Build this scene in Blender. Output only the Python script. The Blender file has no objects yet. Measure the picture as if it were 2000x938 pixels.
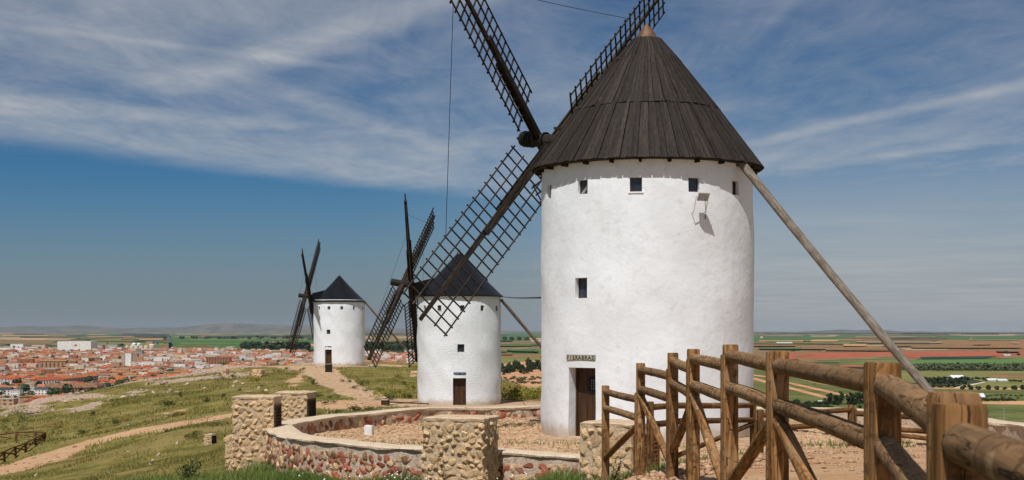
import bpy, bmesh, math, random
import numpy as np
from mathutils import Vector, Matrix

random.seed(7)
rng = np.random.default_rng(11)
PI = math.pi
R = math.radians
scene = bpy.context.scene
COL = scene.collection

# ------------------------------------------------------------------ camera, sky, sun, exposure
F = 2778.0            # focal length in photograph pixels (50 mm lens)
EYE = 3.1             # height of the camera above the foot of the big mill
HZ = 648.0            # row of the horizon in the photograph
cam_d = bpy.data.cameras.new('camera')
cam = bpy.data.objects.new('camera', cam_d)
COL.objects.link(cam)
cam.location = (0, 0, EYE)
cam.rotation_euler = (R(90), 0, 0)
cam_d.sensor_width = 36
cam_d.lens = 50.0
cam_d.shift_y = (HZ - 469) / 2000
cam_d.clip_start = 0.1
cam_d.clip_end = 120000
cam_d.dof.use_dof = True
cam_d.dof.focus_distance = 40
cam_d.dof.aperture_fstop = 9
scene.camera = cam

SUN_AZ, SUN_EL = R(19), R(59)
to_sun = Vector((-math.sin(SUN_AZ) * math.cos(SUN_EL), -math.cos(SUN_AZ) * math.cos(SUN_EL), math.sin(SUN_EL)))
sun_d = bpy.data.lights.new('sun', 'SUN')
sun_d.energy = 4.6
sun_d.angle = R(0.53)
sun_d.color = (1.0, 0.965, 0.915)
sun = bpy.data.objects.new('sun', sun_d)
COL.objects.link(sun)
sun.rotation_euler = (-to_sun).to_track_quat('-Z', 'Y').to_euler()
sun.location = (0, -20, 60)
scene.view_settings.view_transform = 'Standard'
scene.view_settings.look = 'None'
scene.view_settings.exposure = -0.1
scene.view_settings.gamma = 1
scene.cycles.volume_step_rate = 5
scene.cycles.max_bounces = 6
scene.cycles.volume_bounces = 0

def nd(nt, typ, **kw):
    n = nt.nodes.new(typ)
    for k, v in kw.items():
        if k.startswith('i_'):
            n.inputs[k[2:].replace('_', ' ')].default_value = v
        else:
            setattr(n, k, v)
    return n

def math_n(nt, op, a, b=None, c=None, clamp=False):
    n = nt.nodes.new('ShaderNodeMath')
    n.operation = op
    n.use_clamp = clamp
    for i, v in enumerate((a, b, c)):
        if v is None:
            continue
        if isinstance(v, (int, float)):
            n.inputs[i].default_value = v
        else:
            nt.links.new(v, n.inputs[i])
    return n.outputs[0]

def mix_n(nt, fac, a, b, blend='MIX'):
    n = nt.nodes.new('ShaderNodeMix')
    n.data_type = 'RGBA'
    n.blend_type = blend
    for sock, v in ((n.inputs[0], fac), (n.inputs[6], a), (n.inputs[7], b)):
        if isinstance(v, (int, float)):
            sock.default_value = v
        elif isinstance(v, (tuple, list)):
            sock.default_value = (*v[:3], 1)
        else:
            nt.links.new(v, sock)
    return n.outputs[2]

def smooth_n(nt, v, lo, hi, to0=0.0, to1=1.0):
    n = nt.nodes.new('ShaderNodeMapRange')
    n.interpolation_type = 'SMOOTHSTEP'
    nt.links.new(v, n.inputs[0])
    n.inputs[1].default_value, n.inputs[2].default_value = lo, hi
    n.inputs[3].default_value, n.inputs[4].default_value = to0, to1
    return n.outputs[0]

def make_world():
    w = bpy.data.worlds.new('World')
    scene.world = w
    w.use_nodes = True
    nt = w.node_tree
    nt.nodes.clear()
    L = nt.links.new
    out = nd(nt, 'ShaderNodeOutputWorld')
    bg = nd(nt, 'ShaderNodeBackground')
    bg.inputs['Strength'].default_value = 0.1
    L(bg.outputs[0], out.inputs[0])
    sky = nd(nt, 'ShaderNodeTexSky')
    sky.sky_type = 'NISHITA'
    sky.sun_disc = False
    sky.sun_elevation = SUN_EL
    sky.sun_rotation = PI + SUN_AZ
    sky.altitude = 700
    sky.air_density = 0.8
    sky.dust_density = 0.4
    sky.ozone_density = 3.5
    tc = nd(nt, 'ShaderNodeTexCoord')
    sep = nd(nt, 'ShaderNodeSeparateXYZ')
    L(tc.outputs['Generated'], sep.inputs[0])
    z = math_n(nt, 'MAXIMUM', sep.outputs[2], 0.004)
    u = math_n(nt, 'DIVIDE', sep.outputs[0], z)
    v = math_n(nt, 'DIVIDE', sep.outputs[1], z)
    comb = nd(nt, 'ShaderNodeCombineXYZ')
    L(u, comb.inputs[0]); L(v, comb.inputs[1])
    uv = comb.outputs[0]
    def noise(scale, stretch, rot, detail=8, rough=0.6, dist=0.0, off=0.0):
        mp = nd(nt, 'ShaderNodeMapping')
        mp.inputs['Rotation'].default_value = (0, 0, rot)
        mp.inputs['Scale'].default_value = (scale, scale * stretch, 1)
        mp.inputs['Location'].default_value = (off, off * 0.7, 0)
        L(uv, mp.inputs[0])
        n = nd(nt, 'ShaderNodeTexNoise')
        n.inputs['Scale'].default_value = 1
        n.inputs['Detail'].default_value = detail
        n.inputs['Roughness'].default_value = rough
        n.inputs['Distortion'].default_value = dist
        L(mp.outputs[0], n.inputs['Vector'])
        return n.outputs[0]
    # high thin cloud sheet whose edge runs obliquely away from the viewer
    e1 = noise(0.7, 1.0, 0.3, 7, 0.6, 0.3, 3.1)
    edge = math_n(nt, 'SUBTRACT', math_n(nt, 'ADD', math_n(nt, 'MULTIPLY', u, 1.43), 11.6), v)
    edge = math_n(nt, 'ADD', edge, math_n(nt, 'MULTIPLY', math_n(nt, 'SUBTRACT', e1, 0.5), 1.6))
    sheet = smooth_n(nt, edge, -0.25, 1.5)
    fib = noise(1.6, 0.28, -0.85, 9, 0.62, 0.6, 1.3)
    soft = noise(0.45, 0.7, -0.5, 6, 0.55, 0.4, 7.7)
    fine = noise(3.2, 0.5, -0.75, 9, 0.68, 0.8, 5.2)
    dens = math_n(nt, 'ADD', math_n(nt, 'MULTIPLY', fib, 0.55), math_n(nt, 'MULTIPLY', soft, 0.75))
    dens = math_n(nt, 'ADD', dens, math_n(nt, 'MULTIPLY', fine, 0.35))
    dens = smooth_n(nt, dens, 0.44, 1.26)
    # the sheet is thicker on the left and thins out to the right
    thick = smooth_n(nt, u, 2.4, -2.0, 0.75, 1.0)
    cloud = math_n(nt, 'MULTIPLY', math_n(nt, 'MULTIPLY', dens, sheet), thick)
    def streak(p, q, wid, gain):
        (u0, v0), (u1, v1) = p, q
        L_ = math.hypot(u1 - u0, v1 - v0)
        nx, ny = -(v1 - v0) / L_, (u1 - u0) / L_
        d = math_n(nt, 'ADD', math_n(nt, 'MULTIPLY', u, nx), math_n(nt, 'MULTIPLY', v, ny))
        d = math_n(nt, 'SUBTRACT', d, u0 * nx + v0 * ny)
        d = math_n(nt, 'ADD', d, math_n(nt, 'MULTIPLY', math_n(nt, 'SUBTRACT', e1, 0.5), wid * 1.6))
        d = math_n(nt, 'ABSOLUTE', d)
        m = smooth_n(nt, d, wid, 0.0)
        al = math_n(nt, 'ADD', math_n(nt, 'MULTIPLY', u, (u1 - u0) / L_ ** 2), math_n(nt, 'MULTIPLY', v, (v1 - v0) / L_ ** 2))
        al = math_n(nt, 'ABSOLUTE', math_n(nt, 'SUBTRACT', al, (u0 * (u1 - u0) + v0 * (v1 - v0)) / L_ ** 2 + 0.5))
        m = math_n(nt, 'MULTIPLY', m, smooth_n(nt, al, 1.0, 0.4))
        return math_n(nt, 'MULTIPLY', math_n(nt, 'MULTIPLY', m, gain), math_n(nt, 'ADD', fine, 0.25))
    st = streak((-1.206, 5.58), (-0.216, 4.29), 0.24, 0.5)
    st = math_n(nt, 'ADD', st, streak((1.34, 7.45), (2.07, 5.75), 0.16, 0.34))
    st = math_n(nt, 'ADD', st, streak((-1.5, 4.75), (-0.75, 5.3), 0.10, 0.16))
    st = math_n(nt, 'ADD', st, streak((-1.0, 5.7), (-0.45, 7.6), 0.2, 0.2))
    st = math_n(nt, 'ADD', st, streak((1.5, 9.2), (2.6, 7.4), 0.24, 0.2))
    st = math_n(nt, 'ADD', st, streak((-2.4, 6.2), (-1.0, 6.9), 0.4, 0.35))
    cloud = math_n(nt, 'ADD', cloud, st, clamp=True)
    cloud = math_n(nt, 'MULTIPLY', cloud, 0.86)
    # dusty air: slightly grey the clear sky
    hsv = nd(nt, 'ShaderNodeHueSaturation')
    hsv.inputs['Saturation'].default_value = 1.12
    hsv.inputs['Value'].default_value = 0.46
    L(sky.outputs[0], hsv.inputs['Color'])
    clear = mix_n(nt, 1.0, hsv.outputs[0], (0.50, 0.96, 1.17), 'MULTIPLY')
    hz = smooth_n(nt, sep.outputs[2], 0.115, 0.0, 0.0, 0.92)
    clear = mix_n(nt, hz, clear, (2.1, 2.42, 2.65))
    # a thin milky veil hangs lower and thicker towards the right
    az = math_n(nt, 'DIVIDE', sep.outputs[0], math_n(nt, 'MAXIMUM', sep.outputs[1], 0.05))
    veil = math_n(nt, 'MULTIPLY', smooth_n(nt, az, -0.12, 0.22), smooth_n(nt, sep.outputs[2], 0.19, 0.03))
    veil = math_n(nt, 'MULTIPLY', veil, math_n(nt, 'ADD', math_n(nt, 'MULTIPLY', soft, 0.65), 0.24))
    cloud = math_n(nt, 'MAXIMUM', cloud, veil)
    col = mix_n(nt, cloud, clear, (5.3, 5.4, 5.5))
    L(col, bg.inputs['Color'])
make_world()

# ------------------------------------------------------------------ mesh helpers
def tag(o, label=None, cat=None, group=None, kind=None):
    if label: o['label'] = label
    if cat: o['category'] = cat
    if group: o['group'] = group
    if kind: o['kind'] = kind
    return o

def new_mesh(name, verts, faces, mats=None, smooth=False, uvs=None):
    me = bpy.data.meshes.new(name)
    if isinstance(verts, np.ndarray): verts = verts.tolist()
    if isinstance(faces, np.ndarray): faces = faces.tolist()
    me.from_pydata(verts, [], faces)
    if mats:
        for m in (mats if isinstance(mats, (list, tuple)) else [mats]):
            me.materials.append(m)
    if smooth:
        me.polygons.foreach_set('use_smooth', [True] * len(me.polygons))
    if uvs is not None:
        uvl = me.uv_layers.new(name='UVMap')
        lv = np.zeros(len(me.loops), dtype=np.int32)
        me.loops.foreach_get('vertex_index', lv)
        uvl.data.foreach_set('uv', np.asarray(uvs, dtype=np.float32)[lv].ravel())
    me.update()
    return me

def fast_mesh(name, V, Fc, mats, attr=None, smooth=False, midx=None):
    """big meshes: V (n,3), Fc (m,k) arrays"""
    me = bpy.data.meshes.new(name)
    n, (m, k) = len(V), Fc.shape
    me.vertices.add(n)
    me.vertices.foreach_set('co', np.asarray(V, dtype=np.float32).ravel())
    me.loops.add(m * k)
    me.loops.foreach_set('vertex_index', Fc.astype(np.int32).ravel())
    me.polygons.add(m)
    me.polygons.foreach_set('loop_start', np.arange(0, m * k, k, dtype=np.int32))
    me.polygons.foreach_set('loop_total', np.full(m, k, dtype=np.int32))
    for mt in (mats if isinstance(mats, (list, tuple)) else [mats]):
        me.materials.append(mt)
    if midx is not None:
        me.polygons.foreach_set('material_index', np.asarray(midx, dtype=np.int32))
    if smooth:
        me.polygons.foreach_set('use_smooth', np.ones(m, dtype=bool))
    me.update(calc_edges=True)
    if attr:
        for nm, arr in attr.items():
            arr = np.asarray(arr, dtype=np.float32)
            if arr.ndim == 1:
                a = me.attributes.new(nm, 'FLOAT', 'POINT')
                a.data.foreach_set('value', arr)
            else:
                a = me.attributes.new(nm, 'FLOAT_COLOR', 'POINT')
                a.data.foreach_set('color', np.hstack([arr, np.ones((n, 1), np.float32)]).ravel())
    return me

def link(name, me, parent=None, loc=None, rot=None, scale=None):
    o = bpy.data.objects.new(name, me)
    COL.objects.link(o)
    if parent is not None: o.parent = parent
    if loc is not None: o.location = loc
    if rot is not None: o.rotation_euler = rot
    if scale is not None: o.scale = scale if isinstance(scale, (tuple, list)) else (scale,) * 3
    return o

def empty(name, loc, label, cat, group=None, rz=0):
    o = link(name, None, None, loc, (0, 0, rz))
    o.empty_display_size = 0.3
    return tag(o, label, cat, group)

class MB:
    def __init__(s): s.v, s.f, s.uv, s.mi = [], [], [], []
    def add(s, verts, faces, uv=None, mi=0):
        b = len(s.v)
        s.v += [tuple(p) for p in verts]
        s.f += [tuple(i + b for i in f) for f in faces]
        s.uv += list(uv) if uv is not None else [(0, 0)] * len(verts)
        s.mi += [mi] * len(faces)
    def box(s, x0, x1, y0, y1, z0, z1, mi=0, M=None):
        vs = [(x0, y0, z0), (x1, y0, z0), (x1, y1, z0), (x0, y1, z0), (x0, y0, z1), (x1, y0, z1), (x1, y1, z1), (x0, y1, z1)]
        if M is not None: vs = [tuple(M @ Vector(p)) for p in vs]
        s.add(vs, [(3, 2, 1, 0), (4, 5, 6, 7), (0, 1, 5, 4), (1, 2, 6, 5), (2, 3, 7, 6), (3, 0, 4, 7)], mi=mi)
    def tube(s, pts, radii, n=8, caps=True, mi=0, flat=None, jit=0.0, seed=0):
        rr = random.Random(seed)
        pts = [Vector(p) for p in pts]
        if isinstance(radii, (int, float)): radii = [radii] * len(pts)
        d0 = (pts[1] - pts[0]).normalized()
        ref = Vector((0, 0, 1)) if abs(d0.z) < 0.9 else Vector((0, 1, 0))
        a = d0.cross(ref).normalized()
        vs, uv, L = [], [], 0.0
        for i, p in enumerate(pts):
            if i: L += (p - pts[i - 1]).length
            d = (pts[min(i + 1, len(pts) - 1)] - pts[max(i - 1, 0)]).normalized()
            a = (a - d * a.dot(d)).normalized()
            b = d.cross(a)
            for k in range(n):
                t = 2 * PI * k / n
                r = radii[i] * (1 + jit * (rr.random() - 0.5))
                ca, sa = math.cos(t), math.sin(t)
                if flat:
                    e = flat
                    ca = math.copysign(abs(ca) ** e, ca); sa = math.copysign(abs(sa) ** e, sa)
                vs.append(p + (a * ca + b * sa) * r)
                uv.append((min(k, n - k) / n * 2 * PI * radii[0], L))
        fs = []
        for i in range(len(pts) - 1):
            for k in range(n):
                k2 = (k + 1) % n
                fs.append((i * n + k, i * n + k2, (i + 1) * n + k2, (i + 1) * n + k))
        if caps:
            fs.append(tuple(range(n - 1, -1, -1)))
            fs.append(tuple(range((len(pts) - 1) * n, len(pts) * n)))
        s.add(vs, fs, uv, mi)
    def lathe(s, prof, n=32, z_axis=True, mi=0, cap0=False, cap1=False):
        vs, fs = [], []
        m = len(prof)
        for k in range(n):
            t = 2 * PI * k / n
            for (r, z) in prof: vs.append((r * math.cos(t), r * math.sin(t), z))
        for k in range(n):
            k2 = (k + 1) % n
            for i in range(m - 1): fs.append((k * m + i, k2 * m + i, k2 * m + i + 1, k * m + i + 1))
        if cap0: fs.append(tuple(k * m for k in range(n - 1, -1, -1)))
        if cap1: fs.append(tuple(k * m + m - 1 for k in range(n)))
        s.add(vs, fs, mi=mi)
    def mesh(s, name, mats, smooth=False):
        me = new_mesh(name, s.v, s.f, mats, smooth, s.uv)
        if any(s.mi): me.polygons.foreach_set('material_index', s.mi)
        return me
    def obj(s, name, mats, parent=None, smooth=False, loc=None, rot=None):
        return link(name, s.mesh(name, mats, smooth), parent, loc, rot)

def autosmooth(me, ang=40):
    me.polygons.foreach_set('use_smooth', [True] * len(me.polygons))
    try: me.set_sharp_from_angle(angle=R(ang))
    except Exception: pass

# ------------------------------------------------------------------ materials
MATS = {}
def pmat(name, cols, scale=3.0, rough=0.85, bump=0.0, bscale=None, spec=0.3, metal=0.0, coord='pos', stretch=None,
         objvar=0.0, detail=6, bdist=0.05, lo=0.35, hi=0.65):
    """noise mix of two or three colours + bump"""
    if name in MATS: return MATS[name]
    m = bpy.data.materials.new(name)
    m.use_nodes = True
    nt = m.node_tree
    L = nt.links.new
    b = nt.nodes['Principled BSDF']
    b.inputs['Roughness'].default_value = rough
    b.inputs['Specular IOR Level'].default_value = spec
    b.inputs['Metallic'].default_value = metal
    if coord == 'pos':
        vec = nd(nt, 'ShaderNodeNewGeometry').outputs['Position']
    elif coord == 'uv':
        vec = nd(nt, 'ShaderNodeTexCoord').outputs['UV']
    else:
        vec = nd(nt, 'ShaderNodeTexCoord').outputs['Object']
    oi = nd(nt, 'ShaderNodeObjectInfo')
    if stretch or coord != 'pos':
        mp = nd(nt, 'ShaderNodeMapping')
        mp.inputs['Scale'].default_value = stretch or (1, 1, 1)
        L(vec, mp.inputs[0])
        if coord != 'pos':
            cb = nd(nt, 'ShaderNodeCombineXYZ')
            for i in range(3): L(math_n(nt, 'MULTIPLY', oi.outputs['Random'], 17.0 + 9 * i), cb.inputs[i])
            L(cb.outputs[0], mp.inputs['Location'])
        vec = mp.outputs[0]
    n1 = nd(nt, 'ShaderNodeTexNoise'); n1.inputs['Scale'].default_value = scale
    n1.inputs['Detail'].default_value = detail; n1.inputs['Roughness'].default_value = 0.46
    L(vec, n1.inputs['Vector'])
    c = mix_n(nt, smooth_n(nt, n1.outputs[0], lo, hi), cols[0], cols[1])
    if len(cols) > 2:
        n2 = nd(nt, 'ShaderNodeTexNoise'); n2.inputs['Scale'].default_value = scale * 3.7
        n2.inputs['Detail'].default_value = detail
        L(vec, n2.inputs['Vector'])
        c = mix_n(nt, smooth_n(nt, n2.outputs[0], 0.52, 0.72), c, cols[2])
    if objvar:
        h = nd(nt, 'ShaderNodeHueSaturation')
        L(c, h.inputs['Color'])
        L(math_n(nt, 'ADD', math_n(nt, 'MULTIPLY', oi.outputs['Random'], 2 * objvar), 1 - objvar), h.inputs['Value'])
        c = h.outputs[0]
    L(c, b.inputs['Base Color'])
    if bump:
        n3 = nd(nt, 'ShaderNodeTexNoise'); n3.inputs['Scale'].default_value = bscale or scale * 4
        n3.inputs['Detail'].default_value = 7
        n3.inputs['Roughness'].default_value = 0.65
        L(vec, n3.inputs['Vector'])
        bp = nd(nt, 'ShaderNodeBump'); bp.inputs['Strength'].default_value = bump
        bp.inputs['Distance'].default_value = bdist
        L(n3.outputs[0], bp.inputs['Height'])
        L(bp.outputs[0], b.inputs['Normal'])
    MATS[name] = m
    return m

def whitewash(name, bump, bscale, dist, vor=False):
    m = pmat(name, [(0.77, 0.80, 0.83), (0.83, 0.86, 0.89), (0.74, 0.765, 0.785)], scale=1.1, rough=0.95, bump=bump, bscale=bscale, spec=0.1, bdist=dist)
    nt = m.node_tree
    L = nt.links.new
    b = nt.nodes['Principled BSDF']
    # ochre splash stains close to the ground and hairline cracks between lime coats
    geo = nd(nt, 'ShaderNodeTexCoord')
    sep = nd(nt, 'ShaderNodeSeparateXYZ'); L(geo.outputs['Object'], sep.inputs[0])
    n = nd(nt, 'ShaderNodeTexNoise'); n.inputs['Scale'].default_value = 2.2; n.inputs['Detail'].default_value = 8
    L(geo.outputs['Object'], n.inputs['Vector'])
    hgt = math_n(nt, 'SUBTRACT', sep.outputs[2], math_n(nt, 'MULTIPLY', n.outputs[0], 0.9))
    st = smooth_n(nt, hgt, 0.12, -0.32, 0, 0.7)
    src = b.inputs['Base Color'].links[0].from_socket
    c = mix_n(nt, st, src, (0.55, 0.42, 0.29))
    n2 = nd(nt, 'ShaderNodeTexNoise'); n2.inputs['Scale'].default_value = 9; n2.inputs['Detail'].default_value = 5
    L(geo.outputs['Object'], n2.inputs['Vector'])
    c = mix_n(nt, smooth_n(nt, n2.outputs[0], 0.70, 0.80, 0, 0.35), c, (0.62, 0.53, 0.42))
    # faint rain runs down the lime wash, patched coats
    mp = nd(nt, 'ShaderNodeMapping'); mp.inputs['Scale'].default_value = (3.2, 3.2, 0.16); L(geo.outputs['Object'], mp.inputs[0])
    n4 = nd(nt, 'ShaderNodeTexNoise'); n4.inputs['Scale'].default_value = 1.6; n4.inputs['Detail'].default_value = 7; L(mp.outputs[0], n4.inputs['Vector'])
    c = mix_n(nt, smooth_n(nt, n4.outputs[0], 0.56, 0.74, 0, 0.15), c, (0.60, 0.585, 0.55))
    mp2 = nd(nt, 'ShaderNodeMapping'); mp2.inputs['Scale'].default_value = (0.5, 0.5, 1.5); L(geo.outputs['Object'], mp2.inputs[0])
    n5 = nd(nt, 'ShaderNodeTexNoise'); n5.inputs['Scale'].default_value = 1.4; n5.inputs['Detail'].default_value = 4; L(mp2.outputs[0], n5.inputs['Vector'])
    crk = smooth_n(nt, math_n(nt, 'ABSOLUTE', math_n(nt, 'SUBTRACT', n5.outputs[0], 0.5)), 0.006, 0.001, 0, 0.25)
    c = mix_n(nt, crk, c, (0.5, 0.48, 0.45))
    L(c, b.inputs['Base Color'])
    return m

M_WALL1 = whitewash('lime_wash_smooth', 0.42, 2.0, 0.06)
M_WALL2 = whitewash('lime_wash_pebbly', 0.9, 11.0, 0.06)
M_WALL3 = whitewash('lime_wash_rough', 0.8, 8.0, 0.05)
M_PLANK = pmat('tarred_plank', [(0.013, 0.0092, 0.007), (0.033, 0.024, 0.0185), (0.075, 0.06, 0.048)], scale=2.2, rough=0.72, bump=0.5, bscale=9, coord='obj', stretch=(0.7, 13, 0.7), objvar=0.34, spec=0.25, bdist=0.02)
M_DARKWOOD = pmat('black_timber', [(0.012, 0.010, 0.008), (0.03, 0.023, 0.017)], scale=3, rough=0.8, bump=0.5, bscale=30, coord='obj', stretch=(0.6, 6, 6), objvar=0.3, spec=0.2)
M_SAIL = pmat('weathered_sail_timber', [(0.016, 0.0125, 0.0095), (0.036, 0.027, 0.019), (0.085, 0.068, 0.05)], scale=1.6, rough=0.85, bump=0.5, bscale=10, coord='obj', stretch=(0.5, 5, 5), objvar=0.3, spec=0.15)
M_ROOF2 = pmat('black_zinc', [(0.003, 0.0034, 0.0045), (0.006, 0.0068, 0.009), (0.014, 0.015, 0.018)], scale=1.5, rough=0.30, bump=0.35, bscale=4.0, spec=0.30, coord='obj', stretch=(1, 1, 3), bdist=0.06)
M_COPPER = pmat('rusted_copper', [(0.20, 0.10, 0.045), (0.12, 0.065, 0.035), (0.09, 0.10, 0.11)], scale=4, rough=0.6, metal=0.3, bump=0.2)
M_IRON = pmat('black_iron', [(0.012, 0.012, 0.013), (0.03, 0.026, 0.024)], scale=8, rough=0.55, metal=0.5, bump=0.2)
M_POLE = pmat('grey_pole_wood', [(0.17, 0.14, 0.11), (0.31, 0.27, 0.22), (0.075, 0.06, 0.046)], scale=5, rough=0.85, bump=0.7, bscale=22, coord='uv', stretch=(5, 0.55, 1), spec=0.15)
M_POLE2 = pmat('brown_pole_wood', [(0.075, 0.052, 0.034), (0.15, 0.11, 0.075)], scale=3, rough=0.85, bump=0.4, bscale=18, coord='uv', stretch=(4, 0.5, 1), spec=0.15)
M_DOOR = pmat('oak_door', [(0.046, 0.021, 0.0085), (0.08, 0.037, 0.015)], scale=2, rough=0.55, bump=0.3, bscale=12, coord='obj', stretch=(7, 7, 0.6), objvar=0.15)
M_FRAME = pmat('window_timber', [(0.13, 0.06, 0.025), (0.07, 0.035, 0.018)], scale=6, rough=0.6)
M_GLASS = pmat('dark_glass', [(0.014, 0.02, 0.028), (0.03, 0.04, 0.05)], scale=2, rough=0.12, spec=0.6)
M_GLASSB = pmat('bright_glass', [(0.25, 0.32, 0.40), (0.35, 0.42, 0.5)], scale=5, rough=0.15, spec=0.6)
M_TILEC = pmat('cream_tile', [(0.60, 0.52, 0.38), (0.48, 0.38, 0.24)], scale=20, rough=0.35, spec=0.5)
M_TILEB = pmat('blue_tile', [(0.02, 0.035, 0.09), (0.03, 0.05, 0.12)], scale=20, rough=0.35, spec=0.5)
M_LETTER = pmat('green_letter', [(0.012, 0.045, 0.03), (0.02, 0.06, 0.045)], scale=30, rough=0.4)
M_LETTERW = pmat('white_mark', [(0.6, 0.62, 0.62), (0.7, 0.7, 0.68)], scale=30, rough=0.4)
M_MORTAR = pmat('pale_mortar', [(0.54, 0.395, 0.255), (0.62, 0.47, 0.32), (0.43, 0.30, 0.185)], scale=4, rough=0.95, bump=0.9, bscale=16, spec=0.1, bdist=0.04)
M_MORTARG = pmat('grey_mortar', [(0.50, 0.395, 0.295), (0.60, 0.49, 0.385), (0.32, 0.21, 0.145)], scale=4, rough=0.95, bump=1.0, bscale=14, spec=0.1, bdist=0.05)
M_CAP = pmat('cement_coping', [(0.56, 0.44, 0.31), (0.65, 0.53, 0.39), (0.40, 0.30, 0.20)], scale=5, rough=0.95, bump=1.0, bscale=14, spec=0.1, bdist=0.03)
M_STONE = pmat('honey_stone', [(0.56, 0.38, 0.205), (0.62, 0.45, 0.27), (0.40, 0.24, 0.12)], scale=7, rough=0.95, bump=1.0, bscale=22, spec=0.1, objvar=0.2, bdist=0.03)
M_STONER = pmat('red_stone', [(0.30, 0.095, 0.058), (0.39, 0.15, 0.09), (0.20, 0.075, 0.05)], scale=7, rough=0.95, bump=0.8, bscale=22, spec=0.1, objvar=0.35, bdist=0.03)
M_STONEB = pmat('brown_stone', [(0.21, 0.115, 0.06), (0.31, 0.18, 0.10), (0.13, 0.07, 0.04)], scale=7, rough=0.95, bump=0.8, bscale=22, spec=0.1, objvar=0.35, bdist=0.03)
M_STONEP = pmat('pink_stone', [(0.48, 0.29, 0.18), (0.55, 0.37, 0.25), (0.38, 0.19, 0.12)], scale=7, rough=0.95, bump=0.8, bscale=22, spec=0.1, objvar=0.25, bdist=0.03)
M_ROCK = pmat('limestone_rock', [(0.42, 0.31, 0.225), (0.54, 0.42, 0.32), (0.30, 0.19, 0.125)], scale=3, rough=0.95, bump=1.0, bscale=9, spec=0.1, objvar=0.2)
M_COBBLE = pmat('cobble_stone', [(0.47, 0.30, 0.175), (0.56, 0.39, 0.245), (0.33, 0.17, 0.09)], scale=1.6, rough=0.95, bump=0.6, bscale=14, spec=0.1, bdist=0.03)
M_WHITEB = pmat('white_paint', [(0.78, 0.77, 0.75), (0.7, 0.68, 0.64)], scale=5, rough=0.9, bump=0.3)
M_LAMPG = pmat('lamp_grey', [(0.48, 0.40, 0.31), (0.55, 0.47, 0.38)], scale=8, rough=0.5, spec=0.4)
M_GRASSL = None

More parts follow.
